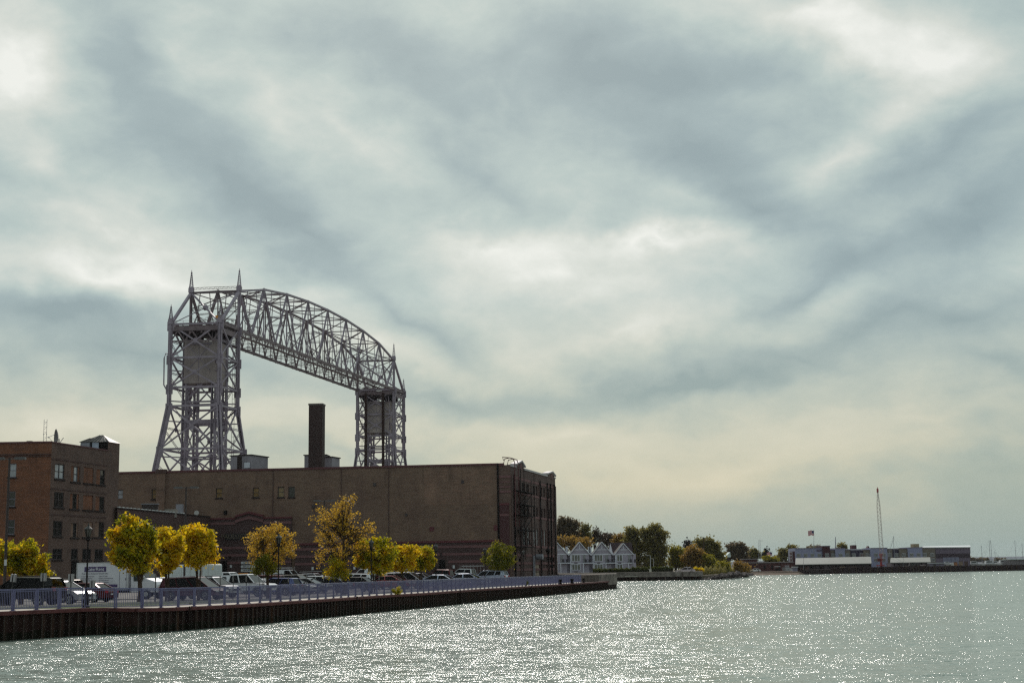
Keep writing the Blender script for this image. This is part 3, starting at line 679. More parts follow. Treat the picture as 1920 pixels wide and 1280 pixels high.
for k in range(NP+1):
    a, b = TL[k], TRr[k]; laced(lat, a, b, .5, .09, n=Vector((0,0,1)), lt=.05); 
    if k in (0, NP): lat.beam(a, b, .35,.45); laced(lat, a+Vector((0,0,.9)), b+Vector((0,0,.9)), .5,.07,n=AX)
    # sway frame with arched portal plates
    da = Vector((0,0,-(arch(S[k])-ZB)*.42)); a2, b2 = a+da, b+da; laced(lat, a2, b2, .45, .08, n=AX, lt=.05); lat.beam(a, b2, .18,.2); lat.beam(b, a2, .18,.2); gusset(lat, (a+b2)/2, AX, .4)
    z0a, z0b = bp(S[k],-WB,ZB), bp(S[k],0,ZB); lat.beam(a2, (z0a+z0b)/2, .14,.16); lat.beam(b2, (z0a+z0b)/2, .14,.16)
for k in range(NP):
    lat.beam(TL[k], TRr[k+1], .16,.2); lat.beam(TRr[k], TL[k+1], .16,.2); gusset(lat, (TL[k]+TRr[k+1])/2, Vector((0,-.2,1)), .1)
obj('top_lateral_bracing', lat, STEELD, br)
for (E0, E1, T0, T1) in ((bp(0,-WB,ZB), bp(0,0,ZB), TL[0], TRr[0]), (bp(LB,-WB,ZB), bp(LB,0,ZB), TL[-1], TRr[-1])):
    ep = MB(); ep.beam(E0, T1, .3,.2); ep.beam(E1, T0, .34,.3); gusset(ep, (E0+T1)/2, AX, .65); obj('portal_bracing', ep, STEEL, br)
fl = MB(); nodes = []
for k in range(NP+1):
    s = S[k]; laced(fl, bp(s,-WB,ZB+.1), bp(s,0,ZB+.1), .55, .09, n=AX, lt=.05)
for k in range(NP):
    s, s2 = S[k], S[k+1]; fl.beam(bp(s,-WB,ZB), bp(s2,0,ZB), .09,.09); fl.beam(bp(s,0,ZB), bp(s2,-WB,ZB), .09,.09)
fl.beam(bp(2,-WB*.44,ZB+.55), bp(LB-2,-WB*.44,ZB+.55), 1.0,.06)
for w in (-WB*.50,-WB*.38):
    for h in (1.1,1.65): fl.beam(bp(2,w,ZB+h), bp(LB-2,w,ZB+h), .06,.06)
    for k in range(60): s = 2+(LB-4)*k/59; fl.beam(bp(s,w,ZB+.5), bp(s,w,ZB+1.65), .05,.05)
obj('floor_bracing', fl, STEELD, br)
# cable lines with spacers strung along the bottom chord, and the hangers holding them
cb = MB()
for w in (-WB*.86,-WB*.5):
    for h in (.6,1.5,2.4):
        cb.beam(bp(TD*.6,w,ZB+h), bp(LB-TD*.6,w,ZB+h), .045,.045)
        for k in range(17):
            s = TD+(LB-2*TD)*(k+.5)/17
            if h > -.01 and k % 2 == 0: 
                for dd in (-.7,.7): cb.beam(bp(s+dd-.3,w,ZB+h), bp(s+dd+.3,w,ZB+h), .16,.16)
    for k in range(9):
        s = TD+(LB-2*TD)*(k+.5)/9; 
        for dd in (-1.6,-.5,.5,1.6): cb.beam(bp(s+dd,w,ZB-.05), bp(s+dd*.35,w,ZB+5.2), .05,.05)
        cb.beam(bp(s-.6,w,ZB+5.2), bp(s+.6,w,ZB+5.2), .14,.14)
obj('cable_hanger', cb, STEELD, br)
# lowered lift span down at road level
dk = MB(); 
dk.beam(bp(TD,-WB/2,6.2), bp(LB-TD,-WB/2,6.2), 7.5, .5)
for w in (-WB+.6,-.6):
    dk.beam(bp(TD,w,6.4), bp(LB-TD,w,6.4), .5,.6); dk.beam(bp(TD+6,w,12.5), bp(LB-TD-6,w,12.5), .5,.5)
    for k in range(13):
        s0_, s1_ = TD+(LB-2*TD)*k/13, TD+(LB-2*TD)*(k+1)/13
        dk.beam(bp(s0_,w,6.4 if k%2==0 else 12.5), bp(s1_,w,12.5 if k%2==0 else 6.4), .35,.35)
obj('lift_span', dk, STEEL, br)
# ------------------------------------------------------------------ building helpers
def isect(px, py, P, Q):      # pixel -> (distance along PQ, z) on the upright plane through P and Q
    d = ray(px, py); P = Vector(P[:2]); Q = Vector(Q[:2]); e = (Q-P).normalized(); n = Vector((-e.y, e.x))
    t = P.dot(n)/(d.x*n.x+d.y*n.y); return Vector((d.x*t, d.y*t)).dot(e)-P.dot(e), EYE+d.z*t
def rect(P, Q, x0, y0, x1, y1):
    xm, ym = (x0+x1)/2, (y0+y1)/2; u0, _ = isect(x0, ym, P, Q); u1, _ = isect(x1, ym, P, Q); _, z1 = isect(xm, y0, P, Q); _, z0 = isect(xm, y1, P, Q); return (u0, z0, u1, z1)
class Face:
    def __init__(s, P, Q): s.P = Vector((P[0],P[1],0)); s.Q = Vector((Q[0],Q[1],0)); s.e = (s.Q-s.P).normalized(); s.n = Vector((s.e.y,-s.e.x,0)); s.L = (s.Q-s.P).length
    def p(s, u, z, out=0): return s.P+s.e*u+s.n*out+Vector((0,0,z))
    def r(s, *a): return rect(s.P, s.Q, *a)
    def bar(s, mb, u0, z0, u1, z1, o0, o1, mi=0):
        a = [s.p(u0,z0,o0), s.p(u1,z0,o0), s.p(u1,z0,o1), s.p(u0,z0,o1)]; return mb.extr(a, (0,0,z1-z0), mi)
    def wall(s, mb, z0, z1, holes=(), rec=.22, u0=0, u1=None, top=None, mi=0):
        u1 = s.L if u1 is None else u1
        us = sorted({u0,u1,*[h[0] for h in holes],*[h[2] for h in holes]}); zs = sorted({z0,z1,*[h[1] for h in holes],*[h[3] for h in holes]})
        us = [u for u in us if u0-1e-6 <= u <= u1+1e-6]
        for a, b in zip(us, us[1:]):
            for c, d in zip(zs, zs[1:]):
                m, n = (a+b)/2, (c+d)/2
                if any(h[0] < m < h[2] and h[1] < n < h[3] for h in holes): continue
                mb.add([s.p(a,c), s.p(b,c), s.p(b,d), s.p(a,d)], [(0,1,2,3)], mi)
        for h in holes:
            a, c, b, d = h[:4]
            for (p, q) in (((a,c),(b,c)),((b,c),(b,d)),((b,d),(a,d)),((a,d),(a,c))): mb.add([s.p(*p), s.p(*q), s.p(*q,-rec), s.p(*p,-rec)], [(0,1,2,3)], mi)
def window(F, h, parent, fm, pm, rec=.16, cols=1, rows=2, fw=.07, sill=None, name='window'):
    a, c, b, d = h[:4]; mb = MB(); o0, o1 = -rec-.05, -rec+.04
    F.bar(mb, a, c, a+fw, d, o0, o1); F.bar(mb, b-fw, c, b, d, o0, o1); F.bar(mb, a+fw, c, b-fw, c+fw, o0, o1); F.bar(mb, a+fw, d-fw, b-fw, d, o0, o1)
    for k in range(1, cols): u = a+(b-a)*k/cols; F.bar(mb, u-fw*.5, c+fw, u+fw*.5, d-fw, o0, o1-.01)
    for k in range(1, rows): z = c+(d-c)*k/rows; F.bar(mb, a+fw, z-fw*.35, b-fw, z+fw*.35, o0, o1-.015)
    w = obj(name, mb, fm, parent); g = MB(); g.add([F.p(a+.02,c+.02,-rec-.03), F.p(b-.02,c+.02,-rec-.03), F.p(b-.02,d-.02,-rec-.03), F.p(a+.02,d-.02,-rec-.03)], [(0,1,2,3)])
    pn = obj('pane', g, pm, w)
    if sill: m2 = MB(); F.bar(m2, a-.12, c-.18, b+.12, c, -.05, .10); obj('sill', m2, sill, w)
    return w
BR_ORANGE = brick_mat('orange_brick', (.25,.092,.046), (.165,.062,.033), (.11,.065,.045), (.095,.042,.029))
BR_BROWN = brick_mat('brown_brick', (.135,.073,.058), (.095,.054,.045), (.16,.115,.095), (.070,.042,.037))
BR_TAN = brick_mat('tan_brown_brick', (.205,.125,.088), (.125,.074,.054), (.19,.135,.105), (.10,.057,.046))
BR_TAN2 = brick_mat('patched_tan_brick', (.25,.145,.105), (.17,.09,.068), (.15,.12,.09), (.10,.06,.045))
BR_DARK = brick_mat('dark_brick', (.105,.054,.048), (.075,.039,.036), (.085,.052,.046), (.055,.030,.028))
CLAD = brick_mat('lower_cladding', (.080,.044,.043), (.062,.035,.035), (.055,.032,.032), (.052,.029,.029), rows=.2)
BAND = mat('pink_stone_band', (.165,.085,.088), .9, 0, .12, 1)
REDB = mat('red_metal_trim', (.10,.018,.024), .7, 0, .1, 2)
COPE = mat('maroon_coping', (.09,.022,.027), .6)
ROOFM = mat('tar_roof', (.05,.047,.045), .95, 0, .3, .5)
FRAME = mat('dark_window_frame', (.045,.032,.034), .6)
CURT = mat('yellow_curtained_glass', (.20,.13,.055), .12, 0, .35, 1.5, spec=.6)
BLIND = mat('pale_blind_glass', (.30,.32,.36), .12, 0, .2, 1.2, spec=.8)
SILLM = mat('dark_stone_sill', (.035,.025,.024), .9)
GREYM = mat('grey_sheet_metal', (.24,.24,.28), .5, .3, .1, 1)
# ------------------------------------------------------------------ long brown building
def px2(px, py, Y): v_ = at(px, py, Y); return (v_.x, v_.y)
MA = px2(219,980,206.3); MBp = px2(958.5,980,200); MC = px2(1042.5,980,230); MD = (MC[0]-(MBp[0]-MA[0]), MC[1]+(MA[1]-MBp[1]))
mbld = thing('warehouse_building', 'long flat-roofed brown brick warehouse with pink stone bands and a row of yellow-curtained windows', 'building', (MBp[0], MBp[1], 1.3))
FF = Face(MA, MBp); SF = Face(MBp, MC); ZT = 17.55; G0 = .9
ux = lambda px, py, F: isect(px, py, F.P, F.Q)[0]
win = [(219.5,917.8,230.5,935),(284.4,916.6,295.5,935),(404.8,914.6,416.6,933),(473.8,913.8,485.8,931.8),(520.7,912.4,532.8,931.8),(540.6,912.2,552.8,931.6)]
hw = [FF.r(*w) for w in win]
us = ux(935,950,FF)
mw = MB(); FF.wall(mw, G0, ZT, hw, .22, 0, us)
zdoor = 4.3
shw = []; srows = [(915.6,932.8),(954,975),(993.4,1024.4)]
SFe = SF.L
pil_u = [0, ux(975,950,SF), ux(996.5,950,SF), ux(1011.3,950,SF), ux(1025,950,SF), ux(1037.6,950,SF), SFe]
zr = [(isect(1025,b,SF.P,SF.Q)[1], isect(1025,a,SF.P,SF.Q)[1]) for a, b in srows]
for bi in range(1, 6):
    a, b = pil_u[bi], pil_u[bi+1]; 
    if bi == 5: a, b = pil_u[4]+.0, pil_u[5]
    if bi == 5: continue
    w_ = b-a
    for ri, (z0, z1) in enumerate(zr):
        for k in (0,1): c_ = a+w_*(.32+.36*k); shw.append((c_-w_*.115, z0, c_+w_*.115, z1, ri, bi, k))
for ri, (z0, z1) in enumerate(zr):
    for c_ in (pil_u[5]+1.0,): shw.append((c_-.35, z0, c_+.35, z1, ri, 9, 0))
for (x0,y0,x1,y1) in ((1018.5,1041.5,1021,1063),(1023.4,1041.5,1026,1063),(1031.2,1041.5,1033.8,1063),(1036.4,1041.5,1038.8,1063),(973.2,1047,977.8,1060)):
    r_ = SF.r(x0,y0,x1,y1); shw.append((*r_, 3, 8, 0))
hdoor = SF.r(1002.3,1054,1012.2,1094); hdoor = (hdoor[0], 1.35, hdoor[2], hdoor[3])
ms = MB(); SF.wall(ms, G0, ZT-.2, [h[:4] for h in shw]+[hdoor], .28)
mf2 = MB(); FF.wall(mf2, G0, ZT, [], .2, us, FF.L)
FB = Face(MC, MD); FL = Face(MD, MA); bw = MB(); FB.wall(bw, G0, ZT-.2); FL.wall(bw, G0, ZT)
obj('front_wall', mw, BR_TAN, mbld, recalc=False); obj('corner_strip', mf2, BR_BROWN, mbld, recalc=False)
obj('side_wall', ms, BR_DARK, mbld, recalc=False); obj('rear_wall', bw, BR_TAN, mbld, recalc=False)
mr = MB(); mr.add([(MA[0],MA[1],ZT-.7),(MBp[0],MBp[1],ZT-.7),(MC[0],MC[1],ZT-.7),(MD[0],MD[1],ZT-.7)], [(0,1,2,3)]); obj('roof', mr, ROOFM, mbld)
cp1 = MB()
ua, ub = ux(295,880,FF), ux(311,880,FF)
FF.bar(cp1, 0, ZT, ua, ZT+.28, -.35, .10); FF.bar(cp1, ub, ZT, us, ZT+.28, -.35, .10); FF.bar(cp1, us, ZT-.1, FF.L-.9, ZT+.26, -.35, .12)
FL.bar(cp1, 0, ZT, FL.L, ZT+.2, -.3, .05); obj('coping', cp1, COPE, mbld)
cp2 = MB(); FF.bar(cp2, ua, G0, ub, ZT-.05, .003, .28); obj('pilaster', cp2, BR_TAN2, mbld); cp3 = MB(); FF.bar(cp3, ua-.15, ZT-.05, ub+.15, ZT+.5, -.3, .4); obj('pilaster_cap', cp3, BR_DARK, mbld)
for i, h in enumerate(hw):
    window(FF, h, mbld, FRAME, CURT if i in (1,2,3,4) else (BLIND if i == 0 else GLASS), rec=.16, rows=2, fw=.09, sill=SILLM if i else None)
pm = MB(); r0 = FF.r(514,905,538.5,937); 
for (a, c, b, d) in ((r0[0],r0[1],hw[4][0]-.05,r0[3]),(hw[4][2]+.05,r0[1],hw[5][0]-.05,r0[3]),(hw[4][0]-.05,hw[4][3]+.06,hw[4][2]+.05,r0[3]),(hw[4][0]-.05,r0[1],hw[4][2]+.05,hw[4][1]-.2)): FF.bar(pm, a, c, b, d, .002, .03)
obj('brick_patch', pm, BR_TAN2, mbld); pm = MB(); r1 = FF.r(795,872,934,946); FF.bar(pm, r1[0], r1[1], r1[2], ZT-.3, .002, .015); obj('brick_patch', pm, BR_TAN2, mbld)
for rr in ((805.7,987,813.6,995.3),(926,984,933.6,994)):
    a, c, b, d = FF.r(*rr); m_ = MB(); FF.bar(m_, a, c, b, d, .01, .08); obj('red_plaque', m_, REDB, mbld)
for rr in ((420.6,956.5,425.9,964),):
    a, c, b, d = FF.r(*rr); m_ = MB(); FF.bar(m_, a, c, b, d, .01, .3); obj('wall_vent', m_, DARKV, mbld)
for px_, y0_, y1_ in ((640,876,1010),(729,874,1016),(512,878,1000)):
    u_ = ux(px_,930,FF); za_, zb_ = isect(px_,y0_,FF.P,FF.Q)[1], isect(px_,y1_,FF.P,FF.Q)[1]; m_ = MB(); m_.tube([FF.p(u_,zb_,.1), FF.p(u_,za_,.1)], .055, 6); obj('conduit_pipe', m_, BR_DARK, mbld)
for rr in ((700,905,705,911),(865,900,870,906),(585,946,590,952),(760,962,764,967)):
    a, c, b, d = FF.r(*rr); m_ = MB(); FF.bar(m_, a, c, b, d, .01, .12); obj('wall_vent', m_, FRAME, mbld)
# lower cladding: left entrance section with a shallow gable, right section along the car park
def clad(x0, x1, ytop, gable=None, name='entrance_cladding'):
    a, b = ux(x0,1030,FF), ux(x1,1030,FF); _, zt = isect((x0+x1)/2, ytop, FF.P, FF.Q); m_ = MB(); o = .45
    FF.bar(m_, a, G0, b, zt, .003, o)
    if gable: g0, gp, g1, yp, yb = gable; ga, gm, gb = ux(g0,970,FF), ux(gp,970,FF), ux(g1,970,FF); zp = isect(gp,yp,FF.P,FF.Q)[1]; zb_ = isect(gp,yb,FF.P,FF.Q)[1]; m_.extr([FF.p(ga,zt-.1,.004), FF.p(gb,zt-.1,.004), FF.p(gb,zb_,.004), FF.p(gm,zp,.004), FF.p(ga,zb_,.004)], FF.n*(o+.12))
    c = obj(name, m_, CLAD, mbld); t_ = MB(); bd = MB()
    if gable:
        FF.bar(t_, a, zt, ga-.05, zt+.22, 0, o+.1); FF.bar(t_, gb+.05, zt, b, zt+.22, 0, o+.1)
        for (u0, z0, u1, z1) in ((ga-.05,zb_,gm,zp),(gm,zp,gb+.05,zb_)): t_.extr([FF.p(u0,z0,0), FF.p(u1,z1,0), FF.p(u1,z1+.3,0), FF.p(u0,z0+.3,0)], FF.n*(o+.3)); bd.extr([FF.p(u0,z0-.75,o), FF.p(u1,z1-.75,o), FF.p(u1,z1-.35,o), FF.p(u0,z0-.35,o)], FF.n*.15)
        FF.bar(bd, a, zt-.75, ga-.05, zt-.4, o, o+.06); FF.bar(bd, gb+.05, zt-.75, b, zt-.4, o, o+.06)
    else:
        FF.bar(t_, a, zt, b, zt+.28, 0, o+.1)
    for y in (1026.3, 1040.0, 1054.0):
        if not gable and y == 0: continue
        zc_ = isect((x0+x1)/2, y-(x1-x0)*0, FF.P, FF.Q)[1]; FF.bar(bd, a, zc_-.17, b, zc_+.17, o+.002, o+.05)
    FF.bar(bd, a, 1.3, b, 1.9, o+.002, o+.05)
    obj('red_trim', t_, REDB, c); obj('stone_band', bd, BAND, c); return c
zB = []
ce = clad(392.5, 547.5, 972.6, (443.8,469,494.5,962.5,969.5)); cr = clad(555, 938, 1018.6)
O = .45
def onclad(name, px, mt, parent, o0=O+.05, o1=O+.12):
    a, c, b, d = FF.r(*px); m_ = MB(); FF.bar(m_, a, max(c, 1.32), b, d, o0, o1); return obj(name, m_, mt, parent)
sb = onclad('sign_board', (423.5,999.5,463.5,1011), mat('sign_black', (.016,.011,.012), .6), ce, O+.01, O+.14)
a, c_, b, d = FF.r(425,1001.5,462,1009.5); tp = FF.p((a+b)/2, (c_+d)/2, O+.145)
text('lettering', 'PAULUCCI', .88, mat('dull_gold_letters', (.10,.075,.045), .6), sb, tp-root_loc(sb), (math.pi/2,0,math.atan2(FF.e.y,FF.e.x)), .02)
for k, (y0, y1) in enumerate(((1052,1056.6),(1059,1064),(1066.2,1071))):
    s_ = onclad('tenant_sign', (454,y0,481.5,y1), SIGNW, ce); m_ = MB(); a, c, b, d = FF.r(454,y0,481.5,y1)
    for i in range(5 if k != 1 else 3): u0 = a+.35+i*.3; FF.bar(m_, u0, c+.12, u0+(.16 if i else .22), d-.12, O+.121, O+.125) if (i == 0 or k == 1) else FF.bar(m_, u0, c+.17, u0+.22, c+.27, O+.121, O+.125)
    obj('sign_mark', m_, DARKV, s_)
dr = onclad('entrance_door', (408.5,1050.5,427.5,1094), DARKV, ce, O+.01, O+.05)
m_ = MB(); a, c, b, d = FF.r(408.5,1050.5,427.5,1094); FF.bar(m_, (a+b)/2-.04, 1.35, (a+b)/2+.04, d, O+.05, O+.09); FF.bar(m_, a, d-.08, b, d, O+.05, O+.09); FF.bar(m_, a+.3, 2.2, a+.62, d-.5, O+.052, O+.06); obj('door_frame', m_, FRAME, dr)
onclad('notice_plate', (433.3,1058.5,437,1063.6), SIGNW, ce); onclad('notice_plate', (586,1062.2,589.8,1068), SIGNW, cr); onclad('notice_plate', (850,1059,853.8,1065), SIGNW, cr); onclad('notice_plate', (664,1062,668,1067), SIGNW, cr)
dd = onclad('loading_door', (813.5,1048.5,841.5,1094), mat('boarded_door', (.075,.052,.048), .9, 0, .2, 1), cr, O+.01, O+.06)
m_ = MB(); a, c, b, d = FF.r(824,1048.5,836,1094); FF.bar(m_, a, 1.35, b, d, O+.06, O+.1); obj('door_leaf', m_, DARKV, dd)
m_ = MB(); a, c, b, d = FF.r(818,1062,842,1068)
for k in range(9): u_ = a+(b-a)*k/8; FF.bar(m_, u_-.03, 1.3, u_+.03, d, O+1.4, O+1.46)
FF.bar(m_, a, d-.06, b, d, O+1.38, O+1.48); FF.bar(m_, a, d-.5, b, d-.45, O+1.4, O+1.46); obj('porch_railing', m_, BLACK, dd)
m_ = MB(); a, c, b, d = FF.r(827,1036,829.3,1041); FF.bar(m_, a, c, b, d, O+.05, O+.3); obj('wall_lamp', m_, SILLM, cr)
m_ = MB(); a, c, b, d = FF.r(431,1042,435,1044.5); FF.bar(m_, a, c, b, d, O+.05, O+.4); obj('wall_lamp', m_, SILLM, ce)
# corner strip: bands, red cladding
m_ = MB(); zz_ = []
for y, h in ((893,.32),(902.6,.16),(912,.2),(921,.3)):
    z = isect(957,y,FF.P,FF.Q)[1]; zz_.append(z); FF.bar(m_, us+.1, z-h/2, FF.L, z+h/2, .0, .06); 
    if h > .25: SF.bar(m_, 0, z-h/2, SF.L, z+h/2, 0, .06)
for y in (977.5,1030,1046,1060,1071):
    z = isect(1025,y-4.5,SF.P,SF.Q)[1]; SF.bar(m_, 0, z-.16, SF.L, z+.16, 0, .06)
z = isect(957,936,SF.P,SF.Q)[1] 
obj('stone_band', m_, BAND, mbld)
m_ = MB(); zt = isect(946,946.5,FF.P,FF.Q)[1]; FF.bar(m_, us+.15, G0, FF.L-.25, zt, .065, .12); cs_ = obj('corner_cladding', m_, mat('maroon_cladding', (.075,.034,.037), .8), mbld)
m_ = MB(); FF.bar(m_, us+.12, zt, FF.L-.25, zt+.28, .065, .18); obj('red_trim', m_, REDB, cs_); m_ = MB(); z = isect(946,964.8,FF.P,FF.Q)[1]; FF.bar(m_, us+.15, z-.14, FF.L-.25, z+.14, .12, .15); obj('stone_band', m_, BAND, cs_)
m_ = MB(); m_.tube([FF.p(us-.05,1.3,.16), FF.p(us-.05,ZT+.2,.16)], .12, 8); obj('downpipe', m_, BLACK, mbld)
for px in (963, 1011.3, 1025, 1037.8, 1031):
    u_ = ux(px,950,SF); m_ = MB(); m_.tube([SF.p(u_,1.3,.18), SF.p(u_,ZT-1.2,.18)], .13, 6); obj('downpipe', m_, BLACK, mbld)
m_ = MB()
for u_ in pil_u[1:-1]+[.4, SFe-.4]: SF.bar(m_, u_-.35, G0, u_+.35, ZT-1.4, .0, .14)
obj('pier_strip', m_, BR_DARK, mbld)
# gables and pale coping on the side
def gable(x0, xp, x1, yp):
    gw = MB(); gc = MB(); gd = MB()
    a, m2, b = ux(x0,890,SF), ux(xp,880,SF), ux(x1,890,SF); zp = isect(xp,yp,SF.P,SF.Q)[1]; zb_ = ZT+.1
    gw.extr([SF.p(a,ZT-.3,-.3), SF.p(b,ZT-.3,-.3), SF.p(b,zb_,-.3), SF.p(m2,zp-.35,-.3), SF.p(a,zb_,-.3)], SF.n*.34)
    for (u0,z0,u1,z1) in ((a-.35,zb_+.05,m2,zp-.3),(m2,zp-.3,b+.35,zb_+.05)): gc.extr([SF.p(u0,z0,-.7), SF.p(u1,z1,-.7), SF.p(u1,z1+.22,-.7), SF.p(u0,z0+.22,-.7)], SF.n*1.0)
    z_ = (zb_+zp)/2-.45; pts = [SF.p(m2+.55*math.cos(t*math.pi/6), z_+.55*math.sin(t*math.pi/6), .05) for t in range(12)]; gd.extr(pts, SF.n*.05)
    g_ = obj('gable', gw, BR_DARK, mbld); obj('gable_coping', gc, mat('pale_metal_coping', (.40,.36,.38), .7), g_); obj('roundel', gd, BAND, g_)
    return a, b
g1 = gable(967, 976.0, 981.8, 861.5); g2 = gable(1025.5, 1033.5, 1038.8, 881.8)
m_ = MB(); 
for a, b in ((0,g1[0]),(g1[1],g2[0]),(g2[1],SFe)): SF.bar(m_, a, ZT-.2, b, ZT+.06, -.5, .14)
obj('parapet_coping', m_, mat('pale_metal_coping', (.40,.36,.38), .7), mbld)
for h in shw:
    pale = (h[4] == 2 and h[5] in (2,3,4) ) or (h[4] == 1 and h[5] == 4 and h[6] in (0,1))
    window(SF, h, mbld, FRAME if not (h[4] == 2) else mat('pale_window_frame', (.62,.62,.64), .5), GLASS if not pale else mat('grey_glass', (.06,.06,.062), .06, spec=.9), rec=.22, rows=2 if h[4] < 3 else 1, fw=.09)
m_ = MB(); SF.bar(m_, hdoor[0], hdoor[1], hdoor[2], hdoor[3], -.2, -.1); sdor = obj('side_door', m_, mat('beige_door', (.32,.25,.20), .8, 0, .15, 1), mbld)
m_ = MB(); SF.bar(m_, (hdoor[0]+hdoor[2])/2-.03, 1.4, (hdoor[0]+hdoor[2])/2+.03, hdoor[3], -.1, -.08); SF.bar(m_, hdoor[0], 2.6, hdoor[2], 2.68, -.1, -.08); obj('door_trim', m_, SILLM, sdor)
a, c, b, d = SF.r(998,1041,1005.5,1046.5); m_ = MB(); p_ = SF.p((a+b)/2,(c+d)/2,.02); m_.tube([p_+SF.n*.2, p_+SF.n*1.3], .42, 12); m_.beam(SF.p(a,c-3.3,.2), SF.p(a,d,.2), .5,.35); ex_ = obj('exhaust_duct', m_, GREYM, mbld)
# fire escape
fe = MB(); bu = [ux(958.8,950,SF)+.3, ux(987,950,SF)]
for i, y in enumerate((923,947,967,994,1025)):
    z = isect(975,y,SF.P,SF.Q)[1]; u0, u1 = (bu[0], bu[1]) if i % 2 == 0 else (bu[0]+2, bu[1]+.8)
    fe.beam(SF.p(u0,z,.75), SF.p(u1,z,.75), 1.1, .1, up=(0,0,1))
    for h in (.5,1.05): fe.beam(SF.p(u0,z+h,1.3), SF.p(u1,z+h,1.3), .04,.04)
    for k in range(8): u_ = u0+(u1-u0)*k/7; fe.beam(SF.p(u_,z,1.3), SF.p(u_,z+1.05,1.3), .035,.035)
    if i:
        zz2 = isect(975,(923,947,967,994,1025)[i-1],SF.P,SF.Q)[1]
        for o in (.4,1.1): fe.beam(SF.p(u0+1.2 if i%2 else u1-1.2,z,o), SF.p(u1-1.5 if i%2 else u0+1.5,zz2,o), .09,.05)
        for k in range(9): f_ = k/8; ua_ = (u0+1.2 if i%2 else u1-1.2); ub_ = (u1-1.5 if i%2 else u0+1.5); fe.beam(SF.p(ua_+(ub_-ua_)*f_, z+(zz2-z)*f_, .4), SF.p(ua_+(ub_-ua_)*f_, z+(zz2-z)*f_, 1.1), .16,.03)
for u_ in (bu[0]+.1, bu[0]+2.2, bu[1]-.4): fe.beam(SF.p(u_,1.4 if u_ < bu[0]+1 else 4.5,1.3), SF.p(u_,ZT-.5,1.3), .09,.09)
obj('fire_escape', fe, BLACK, mbld)
m_ = MB(); u0 = bu[0]
for dd_ in (0,.55): m_.tube([SF.p(u0+dd_*4,9,.5), SF.p(u0+dd_*4,ZT+.3,.5), SF.p(u0+dd_*4,ZT+.9,.3), SF.p(u0+dd_*4,ZT+1.05,-.2), SF.p(u0+dd_*4-.1,ZT+.9,-.9),SF.p(u0+dd_*4-.1,ZT+.2,-1.1)], .07, 6)
pA = at(944,863.2,200.5); m_.tube([SF.p(u0,ZT+1.05,-.2), SF.p(u0,ZT+1.15,-1.3), pA+Vector((0,0,.1)), pA], .06, 6); obj('roof_ladder_rail', m_, mat('red_iron', (.10,.025,.03), .6), mbld)
m_ = MB(); cl = px2(593.5,880,222); m_.box((cl[0],cl[1],(ZT-.8+zat(593.5,760,222))/2),(2.15,1.9,zat(593.5,760,222)-ZT+.8), -.1); ch = obj('chimney', m_, brick_mat('chimney_brick', (.055,.028,.027), (.042,.022,.022), (.045,.03,.028), (.032,.018,.018)), mbld)
m_ = MB(); m_.box((cl[0],cl[1],zat(593.5,760,222)+.1),(2.3,2.05,.25), -.1); obj('chimney_cap', m_, mat('stone_cap', (.16,.13,.125), .9), ch)
def shed(x0, x1, yt, Y, mt, dep=4, name='roof_shed', rz=-.1):
    a, b = at(x0,yt,Y), at(x1,yt,Y); m_ = MB(); m_.box(((a.x+b.x)/2,Y+dep/2,(ZT-.7+a.z)/2),(b.x-a.x,dep,a.z-ZT+.7), rz); s_ = obj(name, m_, mt, mbld)
    m_ = MB(); m_.box(((a.x+b.x)/2,Y+dep/2,a.z+.06),(b.x-a.x+.3,dep+.3,.14), rz); obj('shed_roof', m_, SILLM, s_); return s_
LILAC = mat('lilac_grey_panel', (.26,.235,.27), .7, 0, .15, .7)
s1 = shed(440,484,854,214, LILAC, 5, rz=-.35); 
m_ = MB(); a = at(452,855,213); m_.box((a.x-.2,a.y-.1,(a.z+ZT)/2),(.6,.4,a.z-ZT), -.35); obj('shed_pipe', m_, SILLM, s1)
m_ = MB(); a = at(464,872,213); m_.box((a.x,212.6,a.z-.0),(.9,.1,.8), -.35); obj('shed_window', m_, mat('pale_pane', (.5,.52,.6), .2), s1)
s2 = shed(571.5,612,853.5,226, LILAC, 3, rz=-.05); s3 = shed(611,628,857,225, LILAC, 3, rz=-.3)
# ------------------------------------------------------------------ low annex between the two blocks
NA = px2(218.5,1000,173.5); NB = px2(393.5,1000,204.2); NF = Face(NA, NB); za = isect(219,953,NA,NB)[1]
an = thing('annex_building', 'low dark brick annex with white studs along its parapet', 'building', (NA[0],NA[1],1.3))
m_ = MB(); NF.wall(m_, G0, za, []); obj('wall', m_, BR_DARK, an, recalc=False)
m_ = MB(); m_.add([(NA[0],NA[1],za-.35),(NB[0],NB[1],za-.35),(MA[0],MA[1]-.02,za-.35)], [(0,1,2)]); obj('roof', m_, ROOFM, an)
m_ = MB(); NF.bar(m_, 0, za, NF.L, za+.14, -.3, .1); obj('coping', m_, SILLM, an)
m_ = MB(); ue = ux(346,967,NF); k = 0
u_ = .2
while u_ < ue: NF.bar(m_, u_, za+.145, u_+.5, za+.27, -.1, .12); u_ += 1.15
obj('parapet_stud', m_, mat('bright_metal', (.6,.6,.61), .6), an)
m_ = MB(); a, b = at(252,948,186), at(303,948,192); m_.box(((a.x+b.x)/2,190,za+.45),(b.x-a.x,2,1.5), .2); h_ = obj('roof_plant', m_, mat('dark_plant_metal', (.04,.028,.028), .7), an)
m_ = MB(); m_.box(((a.x+b.x)/2,190,za+1.27),(b.x-a.x+.2,2.2,.12), .2); obj('plant_lid', m_, GREYM, h_)
